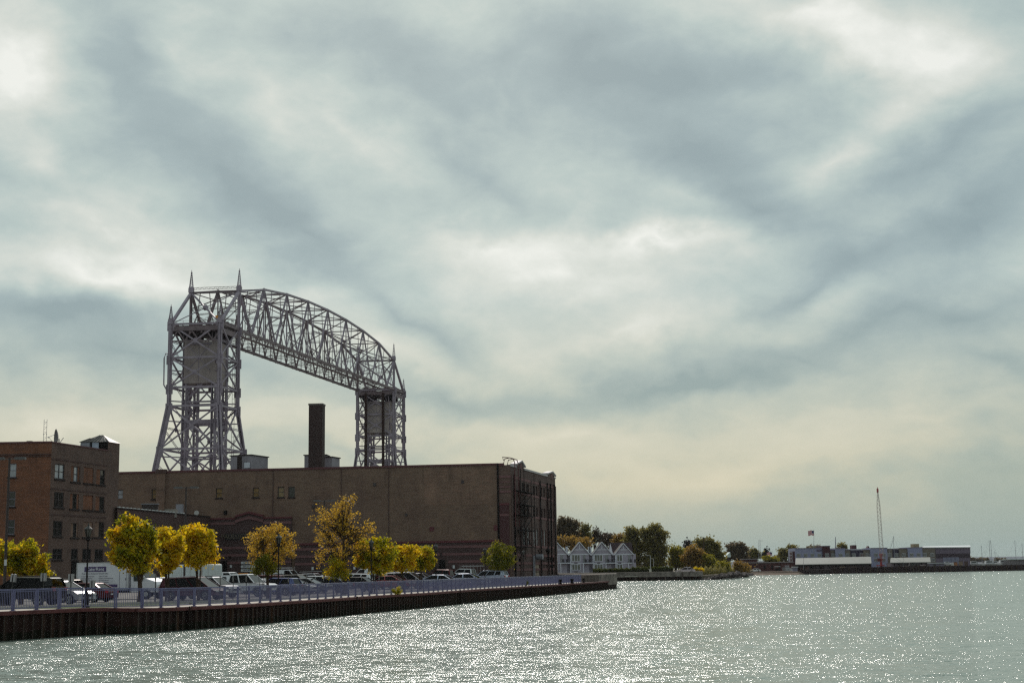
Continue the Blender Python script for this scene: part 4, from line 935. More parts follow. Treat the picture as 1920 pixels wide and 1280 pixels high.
m_ = MB(); a, b = at(304,957,190), at(335,957,193); m_.box(((a.x+b.x)/2,192,za+.1),(b.x-a.x,1.8,1.1), .1); h_ = obj('air_handler', m_, mat('beige_metal', (.27,.25,.23), .6, .2), an)
a, b = at(328,950,194), at(343,950,195); m_ = MB(); m_.box(((a.x+b.x)/2,195,za+.5),(b.x-a.x,1.6,1.9), .1); obj('vent_hood', m_, GREYM, h_)
# ------------------------------------------------------------------ orange brick block on the left
LC = px2(92.5,960,160); LR = px2(220.7,960,174.5); LLx = (LC[0]-42, LC[1]+1.0); LK = (LR[0]-42, LR[1]+1)
lb = thing('apartment_block', 'four-storey orange and brown brick block with dark windows at the left edge', 'building', (LC[0],LC[1],1.3))
F1 = Face(LLx, LC); F2 = Face(LC, LR); ZL = 17.9
h1 = [F1.r(16.5,868.5,30.6,894.3), F1.r(15,920.6,28.6,949), F1.r(13.2,974,27.2,1001.7)]
e0 = F1.r(-60,868.5,-46,894.3); h1 += [e0, (e0[0],h1[1][1],e0[2],h1[1][3]), (e0[0],h1[2][1],e0[2],h1[2][3])]
m_ = MB(); F1.wall(m_, G0, ZL, h1, .22); w1_ = obj('front_wall', m_, BR_ORANGE, lb, recalc=False)
for i, h in enumerate(h1): window(F1, h, lb, mat('lilac_window_frame', (.20,.18,.23), .5), BLIND if i == 0 else GLASS, .16, 1, 2, .09, SILLM)
rows_ = []
r1 = [(103,869.4,121,897.8),(133.2,874,149.6,903),(156.8,876,175.3,905.5),(180.5,880,197,908)]
r2 = [(101.4,922,119.5,951),(131,925.3,148,953.6),(156,928,174.5,955.4),(179,930.5,196,957)]
r3 = [(99.5,976,117,1005),(133,980,147,1007),(155.3,978,174,1006.5),(177.6,978,195,1006.5)]
r4 = [(98.5,1028,117,1048.5),(133.5,1028,146,1049),(154.5,1028,171,1049),(177.5,1029,193,1050)]
hs = [[F2.r(*r) for r in rr] for rr in (r1,r2,r3,r4)]
m_ = MB(); allh = [h for rr in hs for h in rr]; u200 = ux(200.5,900,F2); F2.wall(m_, G0, ZL, allh, .14, 0, u200); F2.wall(m_, G0, 19.0, [], .1, u200, F2.L); w2_ = obj('side_wall', m_, BR_BROWN, lb, recalc=False)
for ri, rr in enumerate(hs):
    for ci, h in enumerate(rr):
        a, c, b, d = h
        if ci == 0: window(F2, h, lb, FRAME, BLIND if ri == 0 else GLASS, .11, 2, 2, .1, SILLM); continue
        if ri == 3: window(F2, h, lb, FRAME, GLASS, .11, 2, 1, .1, SILLM); continue
        # bricked-up opening, some with a narrow sash left in it
        rng_ = {1: (.36,.82), 2: None, 3: (.5,1.0)}[ci]; q = MB(); w_ = b-a
        mt = BR_ORANGE if not (ri == 2) else BR_TAN2
        inf = MB()
        if rng_ is None: F2.bar(inf, a+.001, c+.001, b-.001, d-.001, -.2, -.1); i_ = obj('brick_infill', inf, mt, lb)
        else:
            u0, u1 = a+w_*rng_[0], a+w_*rng_[1]
            if u0 > a: F2.bar(inf, a+.001, c+.001, u0, d-.001, -.2, -.1)
            if u1 < b-.05: F2.bar(inf, u1, c+.001, b-.001, d-.001, -.2, -.1)
            i_ = obj('brick_infill', inf, mt, lb); window(F2, (u0, c, u1, d), lb, FRAME, BLIND if ri == 0 and ci == 1 else GLASS, .13, 1, 2, .08)
        sm = MB(); F2.bar(sm, a-.15, c-.2, b+.15, c, -.05, .1); obj('sill', sm, SILLM, i_)
m_ = MB()
for y in (868,922,970): z = isect(110,y-7 if y < 900 else y-5.5,LC,LR)[1]; F2.bar(m_, 0, z-.08, u200, z+.08, .002, .06)
F1.bar(m_, 0, ZL-1.35, F1.L, ZL-1.2, .002, .14); F1.bar(m_, 0, ZL-1.55, F1.L, ZL-1.45, .002, .08); obj('brick_ledge', m_, BR_DARK, lb)
m_ = MB(); F1.bar(m_, 0, ZL, F1.L, ZL+.18, -.35, .08); F2.bar(m_, 0, ZL, u200, ZL+.14, -.35, .08); obj('coping', m_, COPE, lb)
m_ = MB(); m_.add([(LLx[0],LLx[1],ZL-.6),(LC[0],LC[1],ZL-.6),(LR[0],LR[1],ZL-.6),(LK[0],LK[1],ZL-.6)], [(0,1,2,3)]); obj('roof', m_, ROOFM, lb)
m_ = MB(); Face(LR, LK).wall(m_, G0, ZL); obj('rear_wall', m_, BR_BROWN, lb, recalc=False)
m_ = MB(); a = F2.r(133,1052,146.5,1094); F2.bar(m_, a[0], 1.4, a[2], a[3], .01, .06); d_ = obj('side_door', m_, DARKV, lb); m_ = MB(); F2.bar(m_, a[0]+.2, 2.6, a[2]-.2, a[3]-.2, .061, .07); obj('door_window', m_, GLASS, d_)
# stair tower with a metal hipped roof
T0 = F2.p(u200,0,0); T1 = F2.p(F2.L,0,0); TW = 3.3; tl = Vector((-1,.02,0)).normalized()*TW
m_ = MB(); base = [T0+tl, T0, T1, T1+tl]; zt_ = 19.0
m_.add([p.xy.to_3d()+Vector((0,0,z)) for z in (ZL-.7, zt_) for p in (T1, T1+tl)], [(0,1,3,2)]); m_.add([p.xy.to_3d()+Vector((0,0,z)) for z in (ZL-.7, zt_) for p in (T1+tl, T0+tl)], [(0,1,3,2)])
tw = obj('stair_tower', m_, BR_BROWN, lb, recalc=False)
m_ = MB(); f_ = Face(T0+tl, T0); f_.bar(m_, 0, ZL-.7, f_.L, zt_, -.25, -.15); obj('tower_panel', m_, DARKV, tw)
m_ = MB(); f_.bar(m_, .05, ZL+.1, 1.15, zt_-.1, -.15, .35); obj('duct_hood', m_, GREYM, tw); m_ = MB(); f_.bar(m_, 1.35, ZL-.5, 2.15, zt_-.02, -.15, -.02); obj('metal_door', m_, mat('pale_blue_door', (.40,.44,.55), .5), tw)
m_ = MB(); f_.bar(m_, 2.2, ZL-.5, TW, zt_, -.14, .0); obj('tower_wall', m_, DARKV, tw)
m_ = MB(); ov = .15; P = [T0+tl+Vector((-ov,-ov,zt_)), T0+Vector((ov,-ov,zt_)), T1+Vector((ov,ov,zt_)), T1+tl+Vector((-ov,ov,zt_))]; R0_ = (P[0]+P[3])/2*.55+(P[1]+P[2])/2*.45+Vector((0,0,.95)); R1_ = (P[0]+P[3])/2*.40+(P[1]+P[2])/2*.60+Vector((0,0,.95))
m_.add(P+[R0_,R1_], [(0,1,5,4),(1,2,5),(2,3,4,5),(3,0,4)])
for k in range(9):
    f = k/8; a = P[0].lerp(P[1], f); b = R0_.lerp(R1_, max(0,min(1,(f-.3)/.4))); m_.beam(a+Vector((0,0,.02)), a.lerp(b, .98 if .25<f<.75 else .55)+Vector((0,0,.03)), .06,.07)
obj('metal_roof', m_, mat('standing_seam_metal', (.10,.088,.085), .5, .3), tw)
# roof furniture on the left block
rt = lambda px, py, Y: at(px, py, Y)
p = rt(50,830,162); t = thing('roof_vent', 'squat round vent drum on the roof of the orange brick block', 'vent', (p.x,163,ZL-.6)); m_ = MB(); m_.tube([(0,0,0),(0,0,.9),(0,0,.92),(0,0,1.1)], [.32,.32,.36,.36], 14); obj('drum', m_, SILLM, t, local=True)
p = rt(84,829,166); t = thing('antenna_mast', 'slim lattice antenna mast with two uprights on the orange brick block roof', 'antenna mast', (p.x,166,ZL-.6)); zt2 = zat(84,786,166)-ZL+.6
m_ = MB()
for x in (-.17,.17): m_.beam((x,0,0),(x,0,zt2), .035,.035)
for k in range(int(zt2/.3)): m_.beam((-.17,0,.3*k),(.17,0,.3*k+(.3 if k%2 else 0)), .02,.02)
m_.box((-.17,0,zt2*.55),(.07,.07,.12)); m_.box((.17,0,zt2*.55),(.07,.07,.12)); obj('lattice', m_, GREYM, t, local=True)
p = rt(109,826,166); t = thing('satellite_dish', 'large grey satellite dish standing edge-on on the roof of the orange brick block', 'satellite dish', (p.x,166,ZL-.6), R(-62))
m_ = MB(); n = 20; rings = 5; vs = [(0,0,0)]
for r in range(1, rings+1):
    rr = 1.0*r/rings
    for k in range(n): a = 2*math.pi*k/n; vs.append((rr*math.cos(a), rr*rr*.28*-1, rr*math.sin(a)))
fs = [(0,1+k,1+(k+1)%n) for k in range(n)]+[(1+(r-1)*n+k,1+r*n+k,1+r*n+(k+1)%n,1+(r-1)*n+(k+1)%n) for r in range(1,rings) for k in range(n)]
m_.add([(x,y,z+1.75) for x,y,z in vs], fs); d_ = obj('reflector', m_, mat('dish_grey', (.16,.14,.15), .6), t, local=True); s_ = d_.modifiers.new('thick', 'SOLIDIFY'); s_.thickness = .04
m_ = MB(); m_.tube([(0,.1,0),(0,.1,1.6)], .07, 8); m_.tube([(0,.1,1.0),(0,.6,1.75)], .04, 6); obj('mount', m_, GREYM, t, local=True)
m_ = MB(); 
for a in (0.5,2.6,4.7): m_.tube([(.9*math.cos(a),-.22,1.75+.9*math.sin(a)),(0,-1.1,1.75)], .02, 5)
m_.tube([(0,-1.0,1.75),(0,-1.2,1.75)], .07, 8); obj('feed_arm', m_, GREYM, t, local=True)
p = at(368.8,961,200); t = thing('satellite_dish', 'small round white dish on the wall above the low annex roof', 'satellite dish', (p.x,p.y,p.z-.8)); m_ = MB(); m_.tube([(0,-.12,.8),(0,-.04,.8),(0,.02,.8)], [.33,.33,.15], 18); obj('reflector', m_, mat('dish_white', (.45,.43,.42), .6), t, local=True); m_ = MB(); m_.tube([(0,.05,-.6),(0,.05,.8)], .035, 6); obj('mount', m_, GREYM, t, local=True)
# ------------------------------------------------------------------ vehicles (local frame: +x forward, wheels on z = 0)
def paint(name, col, rough=.22, metal=.3):
    m = mat('car_paint_'+name, col, rough, metal, .04, 2); b = m.node_tree.nodes['Principled BSDF']; b.inputs['Coat Weight'].default_value = .8 if max(col) > .1 else .15; b.inputs['Specular IOR Level'].default_value = .5 if max(col) > .1 else .2; b.inputs['Coat Roughness'].default_value = .05; return m
CG = mat('car_windscreen', (.008,.008,.009), .03, spec=.5); CGS = mat('car_side_glass', (.005,.004,.005), .04, spec=.12)
PROF = {  # lower body side outline (x, z) clockwise from rear bottom, then glasshouse outline: base rear, roof rear, roof front, base front
 'sedan': dict(L=4.8, W=1.82, body=[(-2.4,.32),(-2.42,.75),(-2.3,.98),(-1.75,1.02),(.95,.98),(1.9,.86),(2.33,.70),(2.4,.34)], cab=[(-1.98,1.0),(-1.25,1.41),(.25,1.44),(1.25,.97)], wx=(-1.42,1.45), wr=.34),
 'hatch': dict(L=4.4, W=1.82, body=[(-2.15,.34),(-2.2,.85),(-2.12,1.02),(-1.6,1.05),(.9,1.02),(1.75,.90),(2.12,.72),(2.18,.36)], cab=[(-2.1,1.03),(-1.85,1.49),(.2,1.54),(1.15,1.0)], wx=(-1.3,1.35), wr=.34),
 'suv': dict(L=4.8, W=1.92, body=[(-2.35,.42),(-2.4,.95),(-2.3,1.17),(-1.8,1.20),(.95,1.14),(1.85,1.04),(2.3,.82),(2.38,.45)], cab=[(-2.3,1.18),(-2.1,1.66),(.46,1.72),(1.28,1.13)], wx=(-1.42,1.45), wr=.38),
 'minivan': dict(L=5.1, W=2.0, body=[(-2.5,.36),(-2.55,.9),(-2.48,1.08),(-1.8,1.1),(1.15,1.02),(2.0,.90),(2.45,.72),(2.52,.38)], cab=[(-2.5,1.08),(-2.3,1.70),(.65,1.76),(1.88,.97)], wx=(-1.5,1.55), wr=.35),
 'pickup': dict(L=5.8, W=2.02, body=[(-2.9,.55),(-2.92,1.15),(-2.85,1.22),(-.95,1.22),(1.3,1.22),(2.5,1.12),(2.85,.95),(2.9,.55)], cab=[(-1.1,1.2),(-.98,1.88),(.72,1.92),(1.5,1.2)], wx=(-1.75,1.85), wr=.41),
 'van': dict(L=5.6, W=2.02, body=[(-2.8,.42),(-2.82,1.2),(-2.78,1.3),(-1.8,1.3),(1.6,1.25),(2.35,1.08),(2.72,.85),(2.78,.45)], cab=[(-2.78,1.28),(-2.68,2.08),(1.05,2.12),(1.95,1.2)], wx=(-1.75,1.8), wr=.38)}
def vehicle(kind, col, loc, heading, label, cat, name=None, group='vehicles in the car park', topper=False, rack=False, scale=1.0, pale_pillar=False):
    P = PROF[kind]; W2 = P['W']/2; t = thing(name or {'sedan':'sedan_car','hatch':'hatchback_car','suv':'sport_utility_car','minivan':'minivan','pickup':'pickup_truck','van':'cargo_van'}[kind], label, cat, loc, heading, group)
    mb = MB(); B = P['body']; n = len(B)
    def arch_pts():
        pts = []; r = P['wr']*1.22; zb = B[0][1]
        for cx_ in P['wx']:
            h = math.sqrt(max(0, r*r-(zb-P['wr'])**2)); 
            for k in range(7): a = math.pi-(math.pi)*k/6; 
            a0 = math.atan2(zb-P['wr'], -h); a0 = math.pi-math.asin((zb-P['wr'])/r); a1 = math.asin((zb-P['wr'])/r)
            for k in range(8): a = a0+(a1-a0)*k/7; pts.append((cx_+r*math.cos(a), P['wr']+r*math.sin(a)))
        return pts
    under = arch_pts()
    prof = under+[(B[-1][0],B[-1][1])]+list(reversed(B[1:-1]))+[(B[0][0],B[0][1])]
    # side shell with tumblehome: five slices
    sl = [(-W2*.94,.97,.03),(-W2,1,0),(W2,1,0),(W2*.94,.97,.03)]
    N_ = len(prof); zc = .75
    for (y, k, _) in sl: mb.v += [(x*k, y, zc+(z-zc)*(k if z > zc else 1)) for x, z in prof]
    for a in range(3):
        for i in range(N_): j = (i+1) % N_; mb.f.append((a*N_+i, a*N_+j, (a+1)*N_+j, (a+1)*N_+i)); mb.m.append(0)
    mb.f.append(tuple(range(N_))); mb.m.append(0); mb.f.append(tuple(3*N_+i for i in range(N_-1,-1,-1))); mb.m.append(0)
    body = obj('body', mb, col, t, local=True)
    # glasshouse: roof skin on pillars, glass set between
    c0, c1, c2, c3 = P['cab']; wb_, wt = W2*.93, W2*.74
    pts = [[(x, s*(wb_ if i in (0,3) else wt), z) for i, (x, z) in enumerate(P['cab'])] for s in (-1, 1)]
    g = MB(); A_, B2 = pts; g.add(A_+B2, [(0,1,2,3),(7,6,5,4),(0,4,5,1),(2,6,7,3)]); 
    g = MB(); g.add(A_+B2, [(0,1,2,3),(7,6,5,4),(0,4,5,1)]); obj('window_glass', g, CGS, t, local=True)
    g = MB(); g.add([A_[2],B2[2],B2[3],A_[3]], [(0,1,2,3)]); obj('windscreen', g, CG, t, local=True)
    rf = MB(); th = .05
    rf.add([(c1[0]-.04,-wt-.02,c1[1]),(c2[0]+.04,-wt-.02,c2[1]),(c2[0]+.04,wt+.02,c2[1]),(c1[0]-.04,wt+.02,c1[1]),
            (c1[0]+.1,-wt+.12,c1[1]+.06),(c2[0]-.1,-wt+.12,c2[1]+.06),(c2[0]-.1,wt-.12,c2[1]+.06),(c1[0]+.1,wt-.12,c1[1]+.06)], [(0,1,2,3),(4,5,6,7),(0,1,5,4),(1,2,6,5),(2,3,7,6),(3,0,4,7)])
    for s in (0, 1):
        q = pts[s]; sg = -1 if s == 0 else 1; o = Vector((0, sg*.012, 0))
        rf.beam(Vector(q[0])+o, Vector(q[1])+o, .16,.07); rf.beam(Vector(q[3])+o, Vector(q[2])+o, .07,.06)
        rf.beam(Vector(q[1])+o, Vector(q[2])+o, .07,.06)
        for f in ((.45,) if kind in ('sedan','hatch','pickup') else (.36,.68)):
            a = Vector(q[0]).lerp(Vector(q[3]), f); b = Vector(q[1]).lerp(Vector(q[2]), f); rf.beam(a+o, b+o, .11,.05)
        if kind in ('suv','minivan','hatch'):
            a = Vector(q[0]); b = Vector(q[0]).lerp(Vector(q[3]), .13); c = Vector(q[1]).lerp(Vector(q[2]), .10); d = Vector(q[1]); rf.extr([a,b,c,d], (0,sg*.03,0))
        if kind == 'van': 
            a = Vector(q[0]); b = Vector(q[0]).lerp(Vector(q[3]), .68); c = Vector(q[1]).lerp(Vector(q[2]), .82); d = Vector(q[1]); rf.extr([a,b,c,d], (0,sg*.03,0))
    obj('roof', rf, col, t, local=True)
    for i, x in enumerate(P['wx']):
        for sg in (-1, 1):
            m_ = MB(); m_.wheel((x,sg*(W2-.13),P['wr']), (0,1,0), P['wr'], .22, 20); w_ = obj('wheel', m_, TYRE, t, local=True)
            m_ = MB(); m_.wheel((x,sg*(W2-.045),P['wr']), (0,1,0), P['wr']*.24, .05, 10)
            m_.tube([(x+P['wr']*.62*math.cos(k*math.pi/9),sg*(W2-.04),P['wr']+P['wr']*.62*math.sin(k*math.pi/9)) for k in range(19)], .03, 5)
            for k in range(5): a = k*2*math.pi/5; m_.beam((x,sg*(W2-.03),P['wr']), (x+P['wr']*.62*math.cos(a),sg*(W2-.03),P['wr']+P['wr']*.62*math.sin(a)), .055,.03)
            obj('rim', m_, ALLOY, w_, local=True)
    zf = B[-2][1]; zr_ = B[1][1]
    for sg in (-1, 1):
        m_ = MB(); m_.box((B[-2][0]+.0,sg*(W2*.72),zf-.02),(.22,.36,.13)); obj('headlight', m_, WLENS, t, local=True)
        m_ = MB(); m_.box((B[1][0]+.03,sg*(W2*.80),zr_+(.05 if kind != 'pickup' else -.05)),(.16,.26,.22)); obj('taillight', m_, REDL, t, local=True)
        m_ = MB(); m_.box((c3[0]-.28,sg*(W2+.08),c3[1]+.10),(.16,.2,.15)); obj('wing_mirror', m_, col if kind != 'pickup' else BLACK, t, local=True)
    m_ = MB(); m_.box((B[-2][0]+.03,0,zf-.1),(.12,W2*.9,.16)); obj('grille', m_, BLACK, t, local=True)
    m_ = MB(); m_.box((B[0][0]-.02,0,zr_-.15),(.04,.34,.12)); obj('number_plate', m_, SIGNW, t, local=True)
    if kind in ('suv','minivan'):
        for sg in (-1,1): m_ = MB(); m_.tube([(c1[0]+.2,sg*(wt-.08),c1[1]+.05),(c1[0]+.3,sg*(wt-.08),c1[1]+.13),(c2[0]-.2,sg*(wt-.08),c2[1]+.12),(c2[0]-.1,sg*(wt-.08),c2[1]+.04)], .022, 5); obj('roof_rail', m_, BLACK if kind == 'suv' else CHROME, t, local=True)
    if topper:
        m_ = MB(); z0, z1 = 1.2, 1.9; 
        m_.extr([(-2.86,-.95,z0),(-1.02,-.95,z0),(-1.02,-.80,z1),(-2.70,-.80,z1)], (0,.02,0)); m_.extr([(-2.86,.93,z0),(-1.02,.93,z0),(-1.02,.78,z1),(-2.70,.78,z1)], (0,.02,0))
        m_.add([(-2.72,-.82,z1),(-1.0,-.82,z1),(-1.0,.82,z1),(-2.72,.82,z1),(-2.88,-.96,z0),(-2.88,.96,z0)], [(0,1,2,3),(0,3,5,4)]); tp_ = obj('bed_topper', m_, col, t, local=True)
        m_ = MB(); m_.extr([(-2.45,-.945,1.36),(-1.25,-.945,1.36),(-1.3,-.87,1.76),(-2.4,-.87,1.76)], (0,-.02,0)); obj('topper_window', m_, CG, tp_, local=True)
        m_ = MB(); m_.box((-.1,0,1.99),(.35,1.1,.09)); obj('light_bar', m_, mat('amber_lamp', (.5,.15,.02)), t, local=True)
    elif kind == 'pickup':
        m_ = MB(); m_.b2((-2.75,-.85,1.15),(-1.05,.85,1.235)); obj('load_bed', m_, BLACK, t, local=True)
    if rack:
        m_ = MB(); zr2 = c1[1]+.30; x0, x1 = (c1[0]+.1, c2[0]) if kind == 'van' else (-2.3, .5)
        if kind != 'van': zr2 = 2.25
        for sg in (-1,1): m_.beam((x0,sg*.72,zr2),(x1,sg*.72,zr2), .035,.035)
        k_ = 5 if kind == 'van' else 4
        for k in range(k_):
            x = x0+(x1-x0)*k/(k_-1); m_.beam((x,-.76,zr2),(x,.76,zr2), .03,.03)
            for sg in (-1,1): m_.beam((x,sg*.72,zr2+.22),(x,sg*.72,c1[1] if kind == 'van' else 1.2), .03,.03)
        m_.beam((x0,-.3,zr2+.06),(x1,-.3,zr2+.06), .06,.08); m_.beam((x0,.1,zr2+.06),(x1,.1,zr2+.06), .06,.08)
        obj('ladder_rack', m_, mat('rack_white', (.32,.30,.31), .6), t, local=True)
    if scale != 1: t.scale = (scale,)*3
    return t
P_BLACK = paint('black', (.010,.009,.010)); P_SILVER = paint('silver', (.27,.27,.31), .3, .3); P_WHITE = paint('white', (.62,.62,.66), .25, 0); P_MAROON = paint('maroon', (.055,.008,.014))
P_BLUE = paint('blue', (.035,.05,.18), .25, .4); P_NAVY = paint('navy', (.015,.02,.07)); P_TAN = paint('tan', (.16,.12,.09)); P_RED = paint('red', (.22,.012,.018)); P_GREY = paint('grey', (.12,.12,.13)); P_DKRED = paint('dark_red', (.09,.012,.014)); P_PALE = paint('pale_blue', (.36,.40,.52), .25, .3)
HR = math.atan2(-.30,.95); HL = HR+math.pi
def V(kind, col, px, Y, hd, label, cat, **k):
    X = at(px, 1080, Y).x; z = gz(X, Y); return vehicle(kind, col, (X,Y,z), hd, label, cat, **k)
V('suv', P_BLACK, 47, 90.5, HL+.12, 'black sport utility car beside the left pole, its red tail lamp facing the railing', 'car')
V('hatch', P_SILVER, 118, 99, HR-.1, 'silver hatchback with a bright sloping windscreen between the black car and the box truck', 'car')
V('sedan', P_DKRED, 160, 112, HL, 'low dark maroon car by the box truck, behind the silver hatchback', 'car')
V('suv', P_TAN, 104, 122, HL, 'pale beige car parked behind the black and silver cars near the brick wall', 'car')
V('minivan', P_MAROON, 364, 114, HR, 'dark maroon minivan parked side-on beneath the yellow trees by the railing', 'car')
V('suv', P_SILVER, 398, 121, HR-.05, 'silver sport utility car just right of the maroon minivan, nose towards the railing', 'car')
V('pickup', P_WHITE, 458, 127, HR-.02, 'big white crew pickup with a white topper over its bed', 'pickup', topper=True)
V('suv', P_WHITE, 300, 138, HR, 'white car half hidden behind the cab of the box truck', 'car')
V('van', P_WHITE, 419, 152, HR, 'white van with its roof showing over the silver sport utility car, nearest the parked trailer', 'van')
V('suv', P_TAN, 452, 150, HR, 'brown-roofed sport utility car showing above the white topper pickup', 'car')
V('suv', P_DKRED, 497, 158, HL, 'dark red sport utility car under the sparse orange tree', 'car')
V('suv', P_BLACK, 528, 163, HR, 'black sport utility car just below the white van with roof racks', 'car')
V('sedan', P_WHITE, 493, 143, HR, 'white sedan tucked between the topper pickup and the blue hatchback', 'car')
V('hatch', P_BLUE, 519, 131, HL, 'bright blue hatchback beside the street lamp, just right of the white pickup', 'car')
V('sedan', P_SILVER, 548, 137, HR, 'silver sedan with its windscreen catching light, right of the blue hatchback', 'car')
V('sedan', P_GREY, 577, 142, HR, 'grey sedan with a pale windscreen, second car right of the blue hatchback', 'car')
V('suv', P_TAN, 556, 158, HR, 'boxy tan sport utility car showing above the silver sedan', 'car')
V('hatch', P_WHITE, 584, 160, HL, 'white hatchback with a red tail lamp, right of the boxy tan car', 'car')
V('suv', P_SILVER, 586, 172, HR, 'silver sport utility car with a long bright windscreen, right of the roof-racked van', 'car')
V('van', P_WHITE, 533, 184, HR, 'white work van with ladder racks on its roof by the warehouse wall', 'van', rack=True)
V('minivan', P_MAROON, 592, 190, HR, 'dark maroon car tight against the warehouse wall beneath a white notice', 'car')
V('sedan', P_SILVER, 605, 180, HR, 'pale silver sedan in the back row under the tall sparse tree', 'car')
V('sedan', P_NAVY, 616, 144, HL, 'dark navy sedan just left of the tall sparse tree trunk', 'car')
V('suv', P_WHITE, 664, 160, HL, 'white-roofed dark-windowed sport utility car between two street lamps', 'car')
V('sedan', P_BLACK, 664, 150, HL, 'low black sedan right of the tall tree trunk, next to the railing', 'car')
V('van', P_WHITE, 694, 178, HL, 'white van partly hidden behind the greenish yellow tree', 'van')
V('hatch', P_RED, 716, 172, HL, 'red hatchback behind the greenish yellow tree', 'car')
V('sedan', P_RED, 735, 160, HR, 'red sedan with a pale windscreen left of the silver minivan', 'car')
V('minivan', P_SILVER, 762, 163, HR, 'silver minivan with a long bright windscreen under the yellow trees', 'car')
V('sedan', P_PALE, 817, 163, HL, 'pale blue sedan with a red tail lamp, at the foot of the fourth street lamp', 'car')
V('hatch', P_SILVER, 790, 176, HR, 'silver hatchback hidden behind the right yellow tree', 'car')
V('pickup', P_DKRED, 832, 176, HL, 'silver-cabbed pickup with a dark red tailgate behind the pale blue sedan', 'pickup')
V('sedan', P_WHITE, 868, 183, HR, 'white sedan nose just right of the dark red pickup', 'car')
V('sedan', P_PALE, 880, 172, HR, 'blue-grey sedan beside the fifth street lamp', 'car')
V('pickup', P_WHITE, 873, 187, HL, 'white pickup carrying a ladder rack, in front of the pink striped wall', 'pickup', rack=True)
V('suv', P_PALE, 916, 179, HL, 'pale lilac sport utility car beside the small green tree', 'car')
def plainlabel(o, l): o['label'] = l
# box truck
def box_truck():
    Y = 124; X = at(232,1080,Y).x; t = thing('box_truck', 'white box truck with a purple lettered panel on its side', 'truck', (X,Y,gz(X,Y)), HR)
    wt = paint('truck_white', (.60,.58,.64), .35, 0); m_ = MB(); m_.b2((-3.9,-1.15,.85),(1.15,1.15,3.1)); b_ = obj('cargo_box', m_, wt, t, local=True); bevel(b_, .05)
    m_ = MB(); m_.b2((-3.93,-1.17,3.05),(1.18,1.17,3.13)); m_.b2((-3.93,-1.17,.82),(1.18,1.17,.93)); 
    for x in (-3.9,1.12): m_.b2((x-.03,-1.175,.85),(x+.06,-1.15,3.1))
    obj('box_trim', m_, mat('pale_trim', (.5,.5,.52), .4, .3), b_, local=True)
    PUR = mat('purple_print', (.06,.035,.13), .5); INK = mat('grey_print', (.17,.15,.20), .6); y = -1.158
    m_ = MB(); m_.b2((-3.15,y-.006,2.35),(-1.0,y,2.78)); pn = obj('name_panel', m_, PUR, t, local=True); text('lettering', 'CaterRent', .42, WHITE, t, (-2.08,y-.01,2.56), (math.pi/2,0,0), .004)
    text('lettering', 'Food Service Equipment Rental & Sales', .165, INK, t, (-2.1,y-.008,2.2), (math.pi/2,0,0), .003)
    rn = random.Random(4); lines = [['Commercial Equipment','Catering Equipment','Kitchen Supplies','Refrigeration'],['Tables & Chairs','Portable Food Equipment','Serving Equipment','Tents & Canopies']]
    for c_, col_ in enumerate(lines):
        for r_, tx in enumerate(col_): text('lettering', tx, .135, INK, t, (-3.45+c_*1.75,y-.008,1.97-r_*.17), (math.pi/2,0,0), .003, 'LEFT')
    m_ = MB(); m_.b2((-3.85,y-.006,1.03),(.15,y,1.27)); obj('web_panel', m_, PUR, t, local=True); text('lettering', 'www.CaterRent.com', .19, WHITE, t, (-1.5,y-.01,1.15), (math.pi/2,0,0), .004)
    m_ = MB(); m_.b2((.32,y-.008,.95),(.35,y,2.85)); m_.b2((.98,y-.008,.95),(1.01,y,2.85)); m_.b2((.9,y-.03,1.6),(.95,y,1.8)); obj('side_door', m_, INK, t, local=True)
    m_ = MB(); pf = [(1.3,.55),(1.3,2.45),(2.05,2.5),(2.75,1.75),(3.75,1.45),(3.95,1.1),(3.95,.55)]
    m_.extr([(x,-.98,z) for x, z in pf], (0,1.96,0)); cb_ = obj('cab', m_, wt, t, local=True); bevel(cb_, .06)
    m_ = MB(); 
    for sg in (-1,1): m_.extr([(1.6,sg*.985,1.5),(1.6,sg*.985,2.2),(2.05,sg*.985,2.2),(2.5,sg*.985,1.72),(2.5,sg*.985,1.5)], (0,sg*.012,0))
    m_.add([(2.13,-.86,2.45),(2.75,-.86,1.78),(2.75,.86,1.78),(2.13,.86,2.45)], [(0,1,2,3)]); gl = MB(); gl.add([(2.14,-.86,2.44),(2.76,-.86,1.78),(2.76,.86,1.78),(2.14,.86,2.44)], [(0,1,2,3)]); 
    for v_ in range(len(m_.v)): pass
    m_.v = [(x+(.02 if abs(y_) < .9 else 0), y_, z+(.02 if abs(y_) < .9 else 0)) for x, y_, z in m_.v]; obj('cab_glass', m_, CG, cb_, local=True)
    m_ = MB(); m_.b2((-3.6,-.8,.55),(3.2,.8,.85)); obj('chassis', m_, BLACK, t, local=True)
    for x in (-2.6,-1.75,2.9):
        for sg in (-1,1):
            m_ = MB(); m_.wheel((x,sg*.95,.40), (0,1,0), .40, .28, 20); w_ = obj('wheel', m_, TYRE, t, local=True); m_ = MB(); m_.wheel((x,sg*1.1,.4),(0,1,0),.2,.03,14); obj('rim', m_, ALLOY, w_, local=True)
    for sg in (-1,1): m_ = MB(); m_.box((3.9,sg*.75,1.1),(.14,.3,.24)); obj('headlight', m_, WLENS, t, local=True); m_ = MB(); m_.box((2.35,sg*1.2,1.75),(.12,.18,.42)); obj('wing_mirror', m_, BLACK, t, local=True)
    return t
box_truck()
Y = 141; X = at(362,1080,Y).x; t = thing('cargo_trailer', 'long plain white enclosed trailer with rounded roof edge behind the yellow trees', 'trailer', (X,Y,gz(X,Y)), HR+.05, None)
m_ = MB(); m_.b2((-2.9,-1.1,.5),(2.6,1.1,2.95)); b_ = obj('trailer_box', m_, mat('trailer_white', (.50,.54,.55), .4, 0, .05, 1), t, local=True); bevel(b_, .14, 4)
